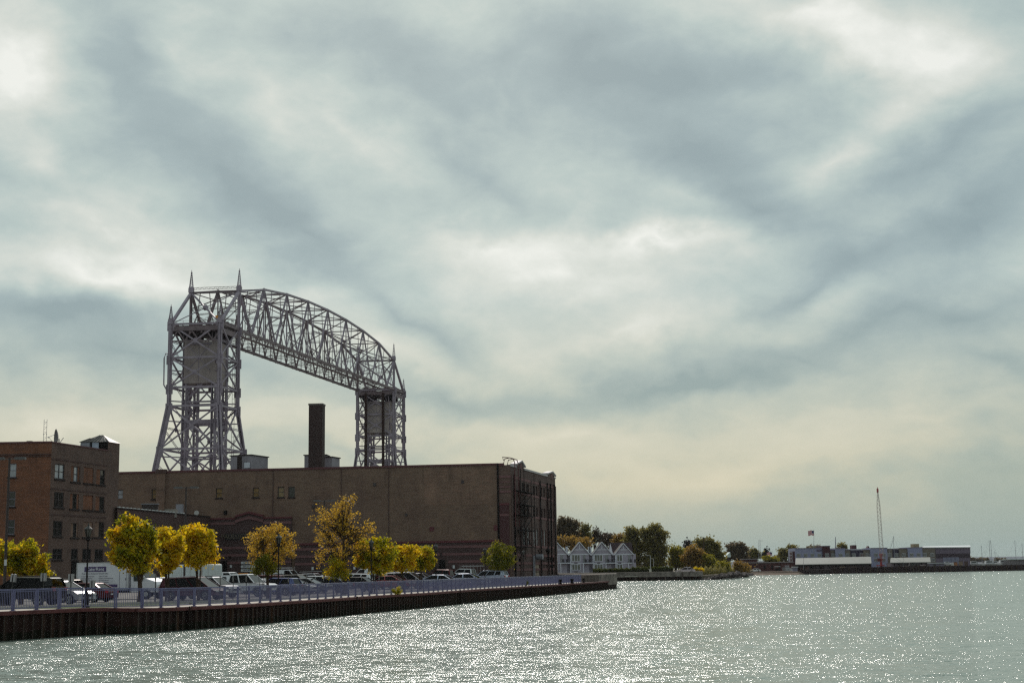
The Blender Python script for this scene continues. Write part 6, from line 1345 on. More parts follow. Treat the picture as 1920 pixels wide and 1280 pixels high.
# ------------------------------------------------------------------ white gabled row of houses
YH = 390; LW = mat('lilac_clapboard', (.32,.29,.36), .7, 0, .06, .6); HT = mat('white_house_trim', (.62,.63,.72), .6); HR_ = mat('brown_shingle', (.050,.040,.036), .9, 0, .2, 1); 
hs_ = thing('row_houses', 'row of two-storey lilac-white gabled houses with balconies beyond the canal', 'building', (at(1087,1072,YH).x,YH,1.0))
XH = lambda px, y=1050, Y=YH: at(px, y, Y).x
def zz(y, px, Y=YH): return at(px, y, Y).z
def unit(pl, pk, pr, pe, yk, last=False):
    # pl..pr gable, pr..pe recessed balcony bay
    xl, xk, xr, xe = XH(pl), XH(pk), XH(pr), XH(pe); ze, zk = zz(1037,pk), zz(yk,pk); D_ = 9.0; zm = zz(1055.3,pk)
    w = MB(); w.add([(xl,YH,.9),(xr,YH,.9),(xr,YH,ze),(xk,YH,zk-.25),(xl,YH,ze)], [(0,1,2,3,4)]); w.add([(xl,YH,.9),(xl,YH+D_,.9),(xl,YH+D_,ze),(xl,YH,ze)], [(0,1,2,3)]); w.add([(xr,YH,.9),(xr,YH+D_,.9),(xr,YH+D_,ze),(xr,YH,ze)], [(0,1,2,3)]); w.add([(xl,YH+D_,.9),(xr,YH+D_,.9),(xr,YH+D_,ze),(xk,YH+D_,zk-.25),(xl,YH+D_,ze)], [(0,1,2,3,4)])
    # the balcony bay eats the right third of the front
    xb = XH(pl+(pr-pl)*.66); 
    obj('wall', w, LW, hs_, recalc=False)
    r = MB()
    for (xa, za, xb_, zb_) in ((xl-.45, ze-.55, xk, zk), (xk, zk, xr+.45, ze-.55)): r.extr([(xa,YH-.35,za),(xb_,YH-.35,zb_),(xb_,YH-.35,zb_+.22),(xa,YH-.35,za+.22)], (0,D_+.4,0))
    ro = obj('roof', r, HR_, hs_)
    tr = MB(); 
    for (xa, za, xb_, zb_) in ((xl-.5, ze-.62, xk, zk-.02), (xk, zk-.02, xr+.5, ze-.62)): tr.extr([(xa,YH-.42,za),(xb_,YH-.42,zb_),(xb_,YH-.42,zb_+.30),(xa,YH-.42,za+.30)], (0,.06,0))
    zi = zz(1030,pk); f = (zi-ze)/(zk-ze); tr.b2((xl+(xk-xl)*f,YH-.05,zi-.1),(xr+(xk-xr)*f,YH-.01,zi+.1)); tr.b2((xk-.09,YH-.05,zi),(xk+.09,YH-.01,zk-.4)); tr.b2((xl,YH-.06,ze-.35),(xe,YH-.01,ze-.1)); tr.b2((xl-.12,YH-.07,.9),(xl+.14,YH-.01,ze-.1)); tr.b2((xl,YH-.05,zm-.1),(xe,YH-.01,zm+.12))
    obj('white_trim', tr, HT, ro if False else hs_)
    # flat-roofed recessed bay between gables
    if xe > xr+.3:
        b = MB(); b.add([(xr,YH+1.2,.9),(xe,YH+1.2,.9),(xe,YH+1.2,ze-.1),(xr,YH+1.2,ze-.1)], [(0,1,2,3)]); b.b2((xr,YH,ze-.12),(xe,YH+D_,ze)); obj('bay_wall', b, LW, hs_)
    # windows in the gable part
    F_ = Face((xl,YH),(xr,YH)); x0, x1 = XH(pl+2.6), XH(pl+17.8 if not last else pl+12.3); 
    for (ya, yb, nm) in ((1040,1050.8,2),(1057.6,1067.2,2)):
        o = MB(); z1_, z0_ = zz(ya,pk), zz(yb,pk); o.b2((x0-.12,YH-.06,z0_-.12),(x1+.12,YH+.0,z1_+.12)); wn_ = obj('window', o, HT, hs_); g = MB(); n_ = 3 if not last else 2
        for k in range(n_): a_ = x0+(x1-x0)*k/n_+.06; c_ = x0+(x1-x0)*(k+1)/n_-.06; g.b2((a_,YH-.075,z0_),(c_,YH-.062,z1_))
        obj('pane', g, mat('curtained_pane', (.06,.055,.04), .1, 0, .6, .8, spec=.8, col2=(.14,.13,.11)), wn_)
        a_ = (x0+x1)/2; m_ = MB(); zg = z0_-.55; m_.b2((a_-.45,YH-.06,zg-.14),(a_+.45,YH-.01,zg+.14)); obj('air_unit', m_, mat('grille_grey', (.07,.06,.07)), hs_)
    # balcony
    bx0, bx1 = XH(pl+23), xe if not last else XH(pl+29); 
    b = MB(); b.b2((bx0,YH-1.3,zm-.1),(bx1,YH+.0,zm+.12)); bal = obj('balcony', b, HT, hs_)
    m_ = MB(); m_.b2((bx0,YH-1.3,.9),(bx0+.17,YH-1.13,zm-.1)); obj('post', m_, HT, bal)
    m_ = MB(); m_.b2((bx0,YH-1.3,zm+1.0),(bx1,YH-1.24,zm+1.06)); 
    k = bx0
    while k < bx1: m_.b2((k,YH-1.28,zm+.12),(k+.03,YH-1.25,zm+1.0)); k += .25
    obj('balcony_rail', m_, mat('dark_rail', (.05,.045,.055)), bal)
    m_ = MB(); xd = XH(pl+23.2); m_.b2((xd,YH-.05,zm+.15),(xd+.75,YH-.01,zm+2.3)); obj('balcony_door', m_, mat('pale_door_glass', (.20,.20,.22), .2), bal)
    m_ = MB(); xd = XH(pl+26.5); 
    for q in (0,1.1): m_ = MB(); m_.b2((xd+q,YH-1.0,zm+.15),(xd+q+.5,YH-.45,zm+.6)); m_.b2((xd+q,YH-.5,zm+.6),(xd+q+.5,YH-.44,zm+1.05)); obj('balcony_seat', m_, mat('dark_rail', (.05,.045,.055)), bal)
unit(1027.5, 1045.5, 1063, 1069.6, 1018); unit(1069.7, 1087.2, 1104.6, 1111.8, 1016.6); unit(1112, 1129, 1146.2, 1154.2, 1016.6); unit(1154.4, 1169.3, 1185.6, 1187.8, 1018.8, True)
# dark roofed house behind
Y2 = 415; t = thing('dark_roofed_house', 'house with a steep dark maroon roof behind the last white gable', 'house', (at(1165,1060,Y2).x,Y2,1.0))
x0, x1 = at(1143,1030,Y2).x, at(1184,1030,Y2).x; zt_, zb_ = at(1160,1016,Y2).z, at(1160,1038,Y2).z
m_ = MB(); m_.b2((x0,Y2,.9),(x1+1.2,Y2+7,zb_)); obj('wall', m_, LW, t); m_ = MB(); m_.extr([(x0,Y2-.5,zb_-.2),(x0,Y2+3.5,zt_),(x0,Y2+7.5,zb_-.2)], (x1-x0+.4,0,0)); obj('roof', m_, mat('maroon_shingle', (.040,.024,.028), .9), t)
m_ = MB(); m_.extr([(x0-.45,Y2-1.2,zb_-.3),(x0+.15,Y2-1.2,zt_-.25),(x0+.95,Y2-1.2,zb_-.3)], (0,.1,0)); obj('gable_trim', m_, HT, t)
# chimneys pokes between gables
for px in (1062.5, 1104.5, 1107, ): 
    a = at(px,1030,YH+5); m_ = MB(); m_.b2((a.x-.3,YH+5,5),(a.x+.3,YH+5.6,at(px,1024,YH+5).z)); obj('chimney', m_, HT, hs_)
# ------------------------------------------------------------------ far shore buildings
def BX(mb, x0, y0, x1, y1, Y, d=8, zb=None, out=0, mi=0):
    a = at(x0,(y0+y1)/2,Y); b = at(x1,(y0+y1)/2,Y); zt = at((x0+x1)/2,y0,Y).z; z0 = at((x0+x1)/2,y1,Y).z if zb is None else zb
    return mb.b2((a.x,Y-out,z0),(b.x,Y-out+d,zt),mi)
t = thing('pale_roof_house', 'small dark house with a bright pointed pale roof among the far trees', 'house', (at(1364,1060,520).x,520,1)); m_ = MB(); BX(m_,1357,1043,1370,1066,520,6,1.0); obj('wall', m_, mat('dark_timber', (.05,.035,.035)), t)
a, b, c = at(1359,1044,519), at(1369,1034.5,519), at(1370.5,1044,519); m_ = MB(); m_.extr([a,b,c], (0,7,0)); obj('roof', m_, mat('pale_tin', (.45,.52,.52), .4, .2), t)
YB = 520; dep = thing('brick_depot', 'long low dark brick depot with a pale flat roof edge behind the beach', 'building', (at(1440,1060,YB).x,YB,1)); DB = mat('depot_brick', (.085,.038,.038), .9, 0, .2, .3)
m_ = MB(); BX(m_,1391,1054.5,1487,1070,YB,10,.9); obj('wall', m_, DB, dep); m_ = MB(); BX(m_,1390,1053,1488,1054.8,YB-.5,11); obj('roof', m_, mat('pale_fascia', (.22,.20,.21)), dep)
m_ = MB(); BX(m_,1394,1048,1420,1054,YB+4,6); u_ = obj('upper_storey', m_, DB, dep); m_ = MB(); BX(m_,1392.5,1046.8,1421.5,1048.2,YB+3.5,7); obj('upper_roof', m_, mat('pale_fascia', (.22,.20,.21)), u_)
m_ = MB(); BX(m_,1471.5,1059.3,1479.5,1067.4,YB,.1,out=.12); d_ = obj('garage_door', m_, mat('pale_door', (.33,.31,.35)), dep); m_ = MB(); BX(m_,1473,1061,1474.6,1062.4,YB,.05,out=.18); BX(m_,1476.4,1061,1478,1062.4,YB,.05,out=.18); obj('door_pane', m_, DARKV, d_)
for px in (1432,1446,1460): m_ = MB(); BX(m_,px,1059,px+3.5,1066,YB,.1,out=.1); obj('doorway', m_, DARKV, dep)
t = thing('stair_tower', 'narrow maroon stair block with a white outside stair left of the blue apartments', 'stair tower', (at(1486,1060,528).x,528,1)); m_ = MB(); BX(m_,1486.3,1033,1491,1068,528,6,.9); obj('wall', m_, mat('maroon_panel', (.06,.022,.028)), t)
m_ = MB()
for y in (1034,1040,1046,1052): BX(m_,1480.8,y,1486,y+1,527,2)
for x in (1481,1485.4): BX(m_,x,1034,x+.5,1054,527,.15)
obj('outside_stair', m_, mat('pale_frame', (.42,.42,.46)), t)
YA = 560; ap = thing('apartment_block', 'long modern apartment block in blue, tan and maroon panels behind the pale roofed sheds', 'building', (at(1620,1050,YA).x,YA,1))
CM = {'b': mat('panel_blue', (.25,.26,.39), .7, 0, .05, .3), 'm': mat('maroon_panel', (.06,.022,.028)), 't': mat('panel_tan', (.17,.145,.125), .8), 'n': mat('panel_navy', (.04,.032,.06), .8)}
secs = [(1490.5,1541.5,1027.3,'b',1),(1541.5,1555.5,1023.3,'m',1.6),(1555.5,1566,1030.5,'t',0),(1566,1584,1027.5,'b',.9),(1584,1595,1030.5,'t',0),(1595,1620,1031.5,'n',-.6),(1620,1631.5,1030,'t',0),(1631.5,1662.8,1027,'b',1.2),(1662.8,1674,1028.5,'t',0),(1674,1686.5,1029.5,'n',-.5),(1686.5,1702,1027.5,'t',.2),(1702,1729,1026,'b',1),(1729,1754,1026.5,'t',.3)]
for (a, b, y, c, o) in secs:
    m_ = MB(); BX(m_,a,y,b,1070,YA,14,.9,out=o); w_ = obj('facade_panel', m_, CM[c], ap); m_ = MB(); BX(m_,a,y-.7,b,y+.3,YA,14,out=o+.15); obj('parapet', m_, mat('panel_trim', (.20,.18,.24)), w_)
wl = [(1496.5,1),(1509.5,1),(1522.5,1),(1535.5,1),(1549,1.6),(1562,0),(1575,.9),(1588.5,0),(1601.5,-.6),(1616,-.6),(1627,0),(1641,1.2),(1655.5,1.2),(1667.5,0),(1682,-.5),(1694,.2),(1708,1),(1721,1),(1733.5,.3),(1747.5,.3)]
WF = mat('pale_frame', (.42,.42,.46)); FG = mat('far_glass', (.05,.05,.055), .1, 0, .4, .5, spec=.9, col2=(.12,.11,.10))
def fwin(px, y0, y1, o, hw=3.6, parent=ap, Y=YA):
    m_ = MB(); BX(m_,px-hw,y0,px+hw,y1,Y,.1,out=o+.13); w_ = obj('window', m_, WF, parent); m_ = MB()
    for k in range(3): a_ = px-hw+.5+k*(2*hw-.6)/3; BX(m_,a_,y0+.7,a_+(2*hw-.6)/3-.5,y1-.7,Y,.05,out=o+.16)
    obj('pane', m_, FG, w_)
for px, o in wl: fwin(px,1037.2-(px-1490)*.004,1043.8-(px-1490)*.004,o)
for px, o in ((1641,1.2),(1655.5,1.2),(1749,.3)): fwin(px,1046,1052.3,o)
m_ = MB()
for r_ in (1029.4,1031.6): 
    for k in range(6): BX(m_,1529.8+k*1.75,r_,1531.1+k*1.75,r_+1.3,YA,.05,out=1.15)
obj('building_sign', m_, mat('maroon_letters', (.07,.02,.045)), ap)
for (a,b,y) in ((1520,1530,1023),(1570.5,1577,1025),(1712.5,1723.5,1019)): m_ = MB(); BX(m_,a,y,b,1029,YA+5,4); obj('roof_box', m_, mat('cream_panel', (.26,.21,.13)), ap)
for (a,b,y) in ((1598,1606,1021.3),): m_ = MB(); BX(m_,a,y,b,1031,YA+6,4); c_ = obj('roof_turret', m_, mat('maroon_panel', (.06,.022,.028)), ap); m_ = MB(); BX(m_,1603.3,1013,1603.7,1021.5,YA+8,.1); obj('turret_mast', m_, GREYM, c_)
a, b, c = at(1626,1027.5,YA+5), at(1628.6,1022.8,YA+5), at(1631,1027.5,YA+5); m_ = MB(); m_.extr([a,b,c], (0,3,0)); obj('pointed_roof_vent', m_, mat('maroon_panel', (.06,.022,.028)), ap)
m_ = MB(); BX(m_,1584,1028.6,1620,1030.4,YA+3,8); obj('pale_roof_edge', m_, mat('pale_frame', (.42,.42,.46)), ap)
SHR = mat('pale_ribbed_roof', (.115,.13,.12), .7, 0, .12, .2, stretch=(3,.1,.1)); 
def shed2(label, x0, x1, yt0, yt1, yb0, yb1, Y, wallm, dd=9, ybase=1070, doors=()):
    t = thing('harbour_shed', label, 'shed', (at((x0+x1)/2,1060,Y).x,Y,1)); a, b = at(x0+1,yt0,Y+dd), at(x1-1,yt1,Y+dd); c, d = at(x1,yb1,Y), at(x0,yb0,Y)
    m_ = MB(); m_.add([d,c,b,a,d+Vector((0,0,-.25)),c+Vector((0,0,-.25)),b+Vector((0,.1,-.25)),a+Vector((0,.1,-.25))], [(0,1,2,3),(4,5,1,0),(5,6,2,1),(7,4,0,3),(4,5,6,7)]); obj('roof', m_, SHR, t)
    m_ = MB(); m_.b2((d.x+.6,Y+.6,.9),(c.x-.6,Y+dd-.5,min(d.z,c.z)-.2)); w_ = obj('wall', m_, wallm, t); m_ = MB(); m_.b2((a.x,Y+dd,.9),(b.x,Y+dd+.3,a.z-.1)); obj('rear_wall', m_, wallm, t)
    for (p, q, y0) in doors: m_ = MB(); BX(m_,p,y0,q,1068,Y,.1,out=-.45); obj('door', m_, mat('dull_door', (.07,.055,.06)), t)
    for k in range(1, 9): f = k/9; m_ = MB(); x = d.x+(c.x-d.x)*f; m_.b2((x-.15,Y+.1,.9),(x+.15,Y+.35,d.z-.3)); obj('post', m_, DARKV, t)
    return t
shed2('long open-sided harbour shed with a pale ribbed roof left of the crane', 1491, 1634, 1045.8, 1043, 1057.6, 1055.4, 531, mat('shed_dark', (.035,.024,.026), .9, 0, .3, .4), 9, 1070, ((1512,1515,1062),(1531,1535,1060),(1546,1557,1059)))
shed2('shorter pale-roofed harbour shed right of the crane', 1669, 1745, 1045.2, 1044, 1054, 1053, 536, mat('shed_lilac', (.16,.13,.15), .9, 0, .15, .4), 8, 1066, ((1681,1707,1056),))
YW = 560; wh = thing('grey_warehouse', 'large purple-grey banded metal warehouse with a pale door at the right end of the shore', 'warehouse', (at(1787,1050,YW).x,YW,1))
UM, LM = mat('warehouse_lilac', (.155,.125,.17), .8, 0, .06, .4), mat('warehouse_dark', (.060,.044,.058), .8)
m_ = MB(); BX(m_,1754,1026.5,1819.5,1037.2,YW,26); obj('upper_wall', m_, UM, wh); m_ = MB(); BX(m_,1754.1,1037.2,1819.4,1045.8,YW+.02,26); obj('dark_band', m_, LM, wh); m_ = MB(); BX(m_,1754,1045.8,1819.5,1066,YW,26,.9); obj('lower_wall', m_, UM, wh)
m_ = MB(); a, b, c, d = at(1729,1026.8,YW-.5), at(1820,1026.2,YW-.5), at(1819,1023.2,YW+12), at(1730,1025.2,YW+12); m_.add([a,b,c,d], [(0,1,2,3)]); a2, b2 = c+Vector((0,13,-1)), d+Vector((0,13,-1)); m_.add([d,c,a2,b2], [(0,1,2,3)]); r_ = obj('roof', m_, mat('pale_tin_roof', (.5,.52,.55), .4, .2), wh); s_ = r_.modifiers.new('t','SOLIDIFY'); s_.thickness = .3
m_ = MB(); BX(m_,1768,1044.2,1798,1056.5,YW,.1,out=.15); d_ = obj('hangar_door', m_, mat('pale_lilac_door', (.20,.20,.28)), wh); m_ = MB()
for k in range(1,4): BX(m_,1768+k*7.5,1044.4,1768.3+k*7.5,1056,YW,.05,out=.2)
obj('door_seam', m_, LM, d_)
# lattice crane
YC = 545; cr_ = thing('lattice_crane', 'tall red lattice boom crane standing above the blue apartments', 'crane', (at(1651,1060,YC).x,YC,1.2)); CRM = mat('crane_red', (.30,.035,.04), .6); CPALE = mat('crane_pale_lattice', (.34,.26,.25), .6)
p0, p1 = at(1653.5,1047,YC), at(1645.6,922,YC); m_ = MB(); ax_ = (p1-p0); n_ = 34
def wd(f): return .95*(1 if f < .78 else 1-(f-.78)/.22*.75)
for sx, sy in ((-1,-1),(1,-1),(1,1),(-1,1)):
    for k in range(n_): f0, f1 = k/n_, (k+1)/n_; m_.beam(p0+ax_*f0+Vector((sx*wd(f0)*.6,sy*wd(f0)*.6,0)), p0+ax_*f1+Vector((sx*wd(f1)*.6,sy*wd(f1)*.6,0)), .07,.07)
for k in range(n_):
    f0, f1 = k/n_, (k+1)/n_; w0, w1 = wd(f0)*.6, wd(f1)*.6; s_ = 1 if k % 2 else -1
    for sy in (-1,1): m_.beam(p0+ax_*f0+Vector((s_*w0,sy*w0,0)), p0+ax_*f1+Vector((-s_*w1,sy*w1,0)), .045,.045)
    for sx in (-1,1): m_.beam(p0+ax_*f0+Vector((sx*w0,s_*w0,0)), p0+ax_*f1+Vector((sx*w1,-s_*w1,0)), .045,.045)
obj('boom', m_, CPALE, cr_); m_ = MB(); m_.box(tuple(p1+Vector((0,0,.6))),(.6,.6,1.4)); m_.box(tuple(p1+Vector((0,0,1.5))),(.2,.2,.7)); obj('boom_head', m_, CRM, cr_)
m_ = MB(); BX(m_,1650.8,1037,1653.6,1058,YC,1.0,1.6); BX(m_,1650,1037.5,1654.6,1040.5,YC-.2,1.4); BX(m_,1650,1048,1655,1049.5,YC-.2,1.4); BX(m_,1648,1058.5,1659,1060.5,YC-.6,4); obj('mast_base', m_, CRM, cr_)
m_ = MB(); BX(m_,1647.5,1046,1651,1052,YC-.4,2); obj('cab', m_, mat('crane_cab', (.1,.02,.02)), cr_)
m_ = MB(); m_.beam(p1, at(1660,1058,YC+2), .05,.05); m_.beam(at(1661,1058,YC), at(1676,1006,YC), .10,.10); obj('stay_cable', m_, GREYM, cr_)
# flags
def flag(px, ytop, ybot, Y, fx0, fx1, fy0, fy1, label, small=False):
    b = at(px,ybot,Y); tp = at(px,ytop,Y); t = thing('flag_pole', label, 'flag', tuple(b)); m_ = MB(); m_.tube([b, b.lerp(tp,.35), b.lerp(tp,.36), tp], [.16,.15,.07,.05], 6); obj('pole', m_, GREYM, t)
    a, c = at(fx0,fy0,Y), at(fx1,fy1,Y); n_ = 16; st = 13; vs = []; fs = []; mi = []
    ar = [(tp.x+(a.x-tp.x)*k/n_ , .25*math.sin(k*.7)*k/n_, -.06*(k/n_)**2*6*abs(a.x-tp.x)/8-.12*math.sin(k*.6)) for k in range(n_+1)]
    H_ = (a.z-c.z)
    for r_ in range(st+1):
        for (x, dy, dz) in ar: vs.append((x, Y+dy, a.z-.1-H_*r_/st+dz))
    for r_ in range(st):
        for k in range(n_): i = r_*(n_+1)+k; fs.append((i,i+1,i+n_+2,i+n_+1)); mi.append(2 if (k < 6 and r_ < 7) else (0 if r_ % 2 == 0 else 1))
    m2 = MB(); m2.v = vs; m2.f = fs; m2.m = mi; f_ = obj('flag', m2, [mat('flag_red', (.50,.06,.08)), mat('flag_white', (.65,.58,.60)), mat('flag_blue', (.05,.05,.14))], t, recalc=False); s_ = f_.modifiers.new('t','SOLIDIFY'); s_.thickness = .02
flag(1526, 992, 1035, 556, 1514.6, 1526, 993.5, 1002.5, 'flagpole flying a large striped red and white flag above the apartments')
flag(1447.5, 1032.5, 1056, 570, 1437.5, 1447, 1034, 1040, 'small distant striped flag flying over the brick depot')
# poles and masts
def pole(px, yt, yb, Y, label, w=.1, name='pole', cat='pole', mt=None, lattice=False, arm=None, gr=None):
    b = at(px,yb,Y); tp = at(px,yt,Y); t = thing(name, label, cat, tuple(b), 0, gr); m_ = MB()
    if lattice:
        for s_ in (-.4,.4): m_.beam(b+Vector((s_,0,0)), tp+Vector((s_*.6,0,0)), .08,.08)
        k = 0; n_ = 16
        for k in range(n_): f0, f1 = k/n_, (k+1)/n_; s_ = .4 if k%2 else -.4; m_.beam(b.lerp(tp,f0)+Vector((s_,0,0)), b.lerp(tp,f1)+Vector((-s_,0,0)), .05,.05)
        m_.beam(tp, tp+Vector((1.0,0,-.4)), .06,.06); m_.beam(tp+Vector((1,0,-.6)), tp+Vector((1.0,0,.3)), .06,.06)
    else: m_.tube([b, b.lerp(tp,.5), tp], [w, w*.85, w*.6], 8)
    obj('mast' if not arm else 'post', m_, mt or GREYM, t)
    if arm: m_ = MB(); m_.beam(tp+Vector((.05,0,-.02)), tp+Vector((arm,0,.1)), .10,.10); m_.box(tuple(tp+Vector((arm*.9,0,.06))),(abs(arm)*.6,.3,.14)); obj('lamp_head', m_, mt or GREYM, t); m_ = MB(); m_.box(tuple(b+Vector((0,0,.3))),(.5,.5,.7)); obj('footing', m_, CONC, t)
    return t
PALEP = mat('pale_lamp_pole', (.30,.29,.31), .5)
pole(1219.5, 1041, 1071, 340, 'pale lamp post with a short arm on the canal pier', .10, 'lamp_post', 'lamp post', PALEP, arm=-.8, gr='lamp posts on the canal pier')
pole(1225.5, 1047, 1070, 362, 'smaller pale lamp post behind the armed one on the canal pier', .09, 'lamp_post', 'lamp post', PALEP, arm=-.5, gr='lamp posts on the canal pier')
pole(1319.5, 1006.5, 1066, 435, 'thick dark wooden pole rising through the broad green-brown tree', .28, 'utility_pole', 'pole', BARK)
pole(1424, 1012, 1056, 545, 'slender grey lattice aerial above the brick depot', .1, 'lattice_aerial', 'aerial', GREYM, True)
pole(1566.5, 1006, 1031, 575, 'thick grey mast standing behind the apartments, right of the maroon panel', .22, 'mast', 'mast', GREYM)
pole(1506.5, 1044, 1068, 526, 'thin pale pole in front of the left harbour shed', .07, 'pole', 'pole', PALEP)
pole(1693.5, 1045, 1066, 530, 'thin dark pole in front of the right harbour shed', .07, 'pole', 'pole', GREYM)
# timber quay along the far shore
tp_ = thing('timber_quay', 'low dark timber quay running along the far shore to the right edge', 'quay', (139,511,0)); m_ = MB()
edge = [(99,486.5),(111.5,503.5),(140,507.5),(190,531),(272,571),(420,636)]
for (a, b) in zip(edge, edge[1:]): d = Vector((b[0]-a[0],b[1]-a[1],0)).normalized(); n = Vector((-d.y,d.x,0))*4; m_.prism([(a[0],a[1]),(b[0],b[1]),(b[0]+n.x,b[1]+n.y),(a[0]+n.x,a[1]+n.y)], -2, 2.1 if a[0] > 110 else 1.6)
obj('timber_wall', m_, mat('dark_timber_crib', (.028,.016,.018), .95, 0, .4, .6, stretch=(1,1,4)), tp_); m_ = MB()
for (a, b) in zip(edge[1:], edge[2:]):
    n_ = int(math.hypot(b[0]-a[0],b[1]-a[1])/2.4)
    for k in range(n_): x, y = a[0]+(b[0]-a[0])*k/n_, a[1]+(b[1]-a[1])*k/n_; m_.tube([(x,y-.15,-1),(x,y-.15,2.3)], .18, 6)
obj('fender_pile', m_, BARK, tp_)
# small craft, yard clutter
def skiff(px, Y, length, label, hullc, cabin=None, mast=None, y=1060, zb=None, name='boat', cat='boat', group=None, boomdir=1):
    X = at(px,y,Y).x; z = zb if zb is not None else 2.1; t = thing(name, label, cat, (X,Y,z), 0, group); h = length/2; m_ = MB(); secs = []; n_ = 9
    for k in range(n_):
        f = k/(n_-1); x = -h+length*f; w = length*.15*math.sin(math.pi*min(1,.25+f*.75))**.7 if f < 1 else .03; w = max(.04, length*.16*(1-max(0,(f-.45)/.55)**2)); zt = .95+.35*f*f
        m_.v += [(x,-w,zt),(x,-w*.75,.35),(x,0,.0),(x,w*.75,.35),(x,w,zt)]
    for k in range(n_-1):
        for j in range(4): a = k*5+j; m_.f.append((a,a+5,a+6,a+1)); m_.m.append(0)
        m_.f.append((k*5+4,k*5+9,k*5+5,k*5)); m_.m.append(0)
    m_.f.append((0,1,2,3,4)); m_.m.append(0); hh = obj('hull', m_, hullc, t, local=True)
    s = length/9
    if cabin: m_ = MB(); m_.extr([(-h*.5,-.9*s,.95),(-h*.45,-.9*s,.95+1.3*s),(h*.1,-.9*s,.95+1.3*s),(h*.35,-.9*s,1.0)], (0,1.8*s,0)); c_ = obj('cabin', m_, cabin, t, local=True); m_ = MB(); m_.b2((-h*.4,-.92*s,.95+.6*s),(h*.08,-.9*s,.95+1.05*s)); obj('cabin_window', m_, GLASS, c_, local=True)
    if mast:
        zt = at(px,mast,Y).z-z; m_ = MB(); m_.tube([(0,0,.6),(0,0,zt)], [.10,.06], 6); ms_ = obj('mast', m_, GREYM, t, local=True); m_ = MB(); m_.tube([(0,0,1.9),(-boomdir*h*.75,0,1.95)], .07, 6); obj('boom', m_, GREYM, t, local=True)
        m_ = MB(); 
        for x in (-h*.95,h*.95): m_.beam((0,0,zt*.98),(x,0,1.1),.025,.025)
        m_.beam((-.6*s,0,zt*.6),(.6*s,0,zt*.6),.05,.05); obj('rigging', m_, GREYM, t, local=True)
    m_ = MB(); 
    for x in (-h*.5,h*.3): m_.box((x,0,-.0),(.3,1.4,.9))
    obj('cradle', m_, BARK, t, local=True)
    return t
HW, HD = mat('hull_white', (.45,.45,.48), .4), mat('hull_dark', (.03,.02,.022), .5)
skiff(1828, 585, 8, 'white sailing yacht hull just right of the purple-grey warehouse', HW, HW, None, zb=1.6, name='motor_boat')
skiff(1842.5, 600, 8, 'sailing yacht with a slim tall mast, leftmost mast of the marina', HD, None, 1022, zb=1.6, name='sailing_boat', cat='sailboat')
skiff(1857.5, 590, 9, 'white sailing yacht with the left of two thick close-set masts', HW, HW, 1012, zb=1.6, name='sailing_boat', cat='sailboat')
skiff(1860.5, 606, 9, 'sailing yacht whose thick mast stands right of its close neighbour', HW, None, 1012, zb=1.6, name='sailing_boat', cat='sailboat')
skiff(1867, 620, 8, 'yacht with a short mast between the tall pair and the right edge', HW, HW, 1033, zb=1.6, name='sailing_boat', cat='sailboat')
skiff(1885, 610, 10, 'low white motor boat with a cabin near the right edge', HW, HW, None, zb=1.6, name='motor_boat')
skiff(1906, 640, 10, 'dark sailing yacht with a tapering mast near the right edge', HD, HD, 1012, zb=1.6, name='sailing_boat', cat='sailboat')
skiff(1919, 650, 9, 'sailing yacht mast cut by the right edge of the picture', HD, None, 1018, zb=1.6, name='sailing_boat', cat='sailboat')
skiff(1678, 545, 9, 'yacht with a thick dark mast right of the crane', HD, None, 1004, zb=1.2, name='sailing_boat', cat='sailboat')
skiff(1716, 522, 9, 'dark low workboat lying in front of the right harbour shed', HD, HD, None, zb=1.3, name='work_boat')
skiff(1777, 532, 4.5, 'small white motor boat with a windscreen in front of the warehouse', HW, HW, None, zb=2.0, name='motor_boat')
t = thing('site_office', 'white flat-roofed site cabin between the right shed and the warehouse', 'cabin', (at(1759,1060,528).x,528,1.5)); m_ = MB(); BX(m_,1747,1055.5,1771,1066,528,4,1.2); obj('wall', m_, mat('cabin_lilac', (.16,.15,.20)), t); m_ = MB(); BX(m_,1746,1054.2,1773,1055.7,527.6,5); obj('roof', m_, mat('cabin_roof', (.4,.42,.45)), t); m_ = MB(); BX(m_,1750.5,1057.5,1755,1060,527.9,.1); obj('window', m_, GLASS, t)
t = thing('boat_shed', 'low pale grey boat shed at the right edge of the picture', 'shed', (at(1908,1052,600).x,600,1)); m_ = MB(); BX(m_,1894,1048.5,1926,1060,600,8,1); obj('wall', m_, mat('pale_grey_wall', (.16,.145,.16)), t); m_ = MB(); BX(m_,1893,1047.2,1927,1048.7,599.5,9); obj('roof', m_, mat('pale_tin', (.45,.52,.52)), t)
t = thing('kiosk', 'small pale lilac kiosk with a white roof at the end of the beach', 'kiosk', (at(1491.5,1068,500).x,500,1.1)); m_ = MB(); BX(m_,1487.5,1063,1495.5,1072,500,2,1.05); obj('wall', m_, mat('cabin_lilac2', (.20,.20,.27)), t); m_ = MB(); BX(m_,1486.3,1061.5,1496.5,1063.2,499.6,2.8); obj('roof', m_, mat('cabin_roof', (.4,.42,.45)), t)
t = thing('golf_cart', 'dark covered cart with a white canopy on the beach', 'cart', (at(1458.5,1068,505).x,505,1.1)); m_ = MB(); BX(m_,1454,1065.3,1463,1068.8,505,1.6); obj('body', m_, BLACK, t); m_ = MB(); BX(m_,1453.5,1061,1463.5,1062,505,1.6); r_ = obj('canopy', m_, HW, t); m_ = MB()
for x in (1454,1458.5,1462.8): BX(m_,x,1062,x+.4,1065.3,505.1,.08)
obj('canopy_post', m_, BLACK, t)
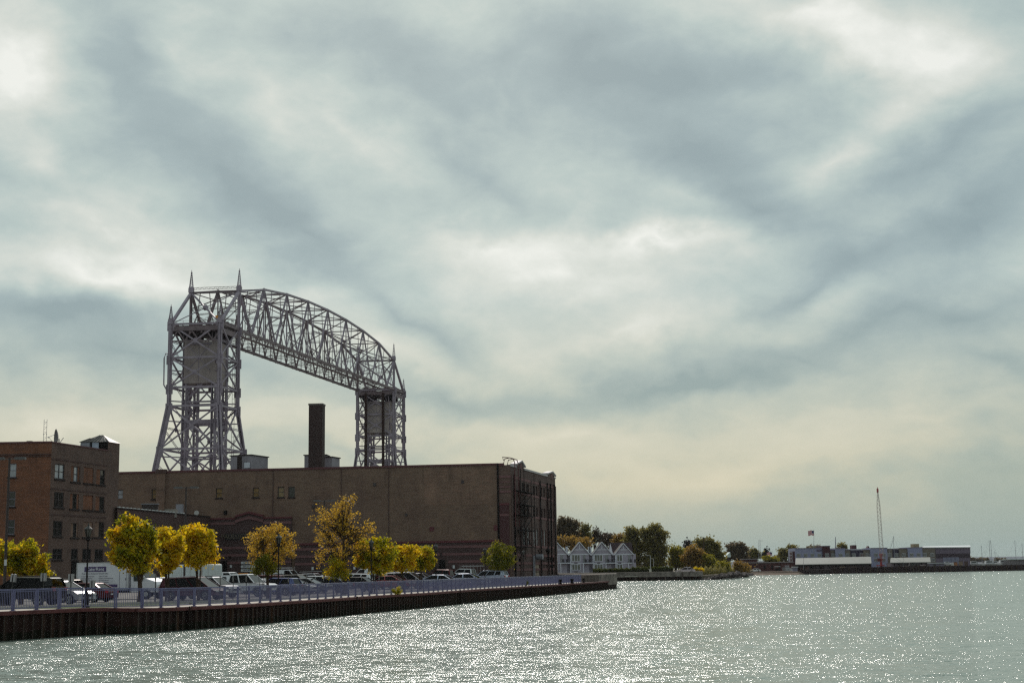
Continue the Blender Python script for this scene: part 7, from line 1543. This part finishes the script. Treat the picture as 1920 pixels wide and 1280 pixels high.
for x in (1455.5,1461.5): q = at(x,1068,504.9); m_ = MB(); m_.wheel((q.x,504.95,1.4),(0,1,0),.32,.2,12); obj('wheel', m_, TYRE, t)
X = at(1415.5,1066,500).x; vehicle('sedan', P_WHITE, (X,500,1.06), R(178), 'white car parked in front of the brick depot on the beach', 'car', scale=.8)
X = at(1285,1066,352).x; vehicle('sedan', paint('pink_silver', (.45,.38,.42)), (X,352,1.5), R(178), 'pale pinkish car roof showing over the end of the canal pier', 'car')
rr = random.Random(12)
crates = [(1476,508,'white'),(1484,507,'white'),(1503,524,'brown'),(1513,524,'brown'),(1580,522,'tan'),(1600,522,'brown'),(1792,540,'orange'),(1802,541,'tan'),(1812,542,'brown'),(1470,506,'grey')]
CC = {'white':(.4,.4,.42),'brown':(.08,.05,.045),'tan':(.2,.15,.11),'orange':(.28,.13,.07),'grey':(.2,.19,.2)}
cl_ = ['white box on a low dolly by the depot garage door','white crate right of the depot garage door','brown crate under the left end of the long shed','second brown crate under the long shed','tan pallet stack before the middle of the long shed','brown pallet stack right of the tan one','orange-tan stack of goods before the warehouse','tan bales right of the orange stack','brown container right of the tan bales','grey bin between the cart and the garage door']
for (px, Y, c), lb_ in zip(crates, cl_):
    q = at(px,1066,Y); zb = 2.1 if Y > 530 else (1.06 if Y < 512 else 1.0); t = thing('crate', lb_, 'crate', (q.x,Y,zb)); w_ = rr.uniform(1.0,2.0); h_ = rr.uniform(.9,1.5); m_ = MB(); m_.box((0,0,h_/2+.12),(w_,1.1,h_)); obj('box', m_, mat('crate_'+c, CC[c], .8, 0, .2, 1), t, local=True); m_ = MB()
    for s_ in (-.4,0,.4): m_.box((s_*w_,0,.06),(.12,1.1,.12))
    m_.box((0,0,h_+.14),(w_+.08,1.18,.05)); obj('pallet_lid', m_, BARK, t, local=True)
for o in bpy.data.objects: o.hide_render = False
# ------------------------------------------------------------------ the air over the harbour
hb = MB(); hb.b2((-2900,-300,-6),(3900,7100,78)); hm = bpy.data.materials.new('haze_air'); hm.use_nodes = True; ht = hm.node_tree; ht.nodes.clear()
pv = ht.nodes.new('ShaderNodeVolumePrincipled'); pv.inputs['Color'].default_value = (.80,.84,.92,1); pv.inputs['Density'].default_value = .28e-4; pv.inputs['Anisotropy'].default_value = .2
ho = ht.nodes.new('ShaderNodeOutputMaterial'); ht.links.new(pv.outputs[0], ho.inputs['Volume']); tag(obj('haze', hb, hm), 'thin pale air between the quay and the far shore', 'haze', kind='stuff')
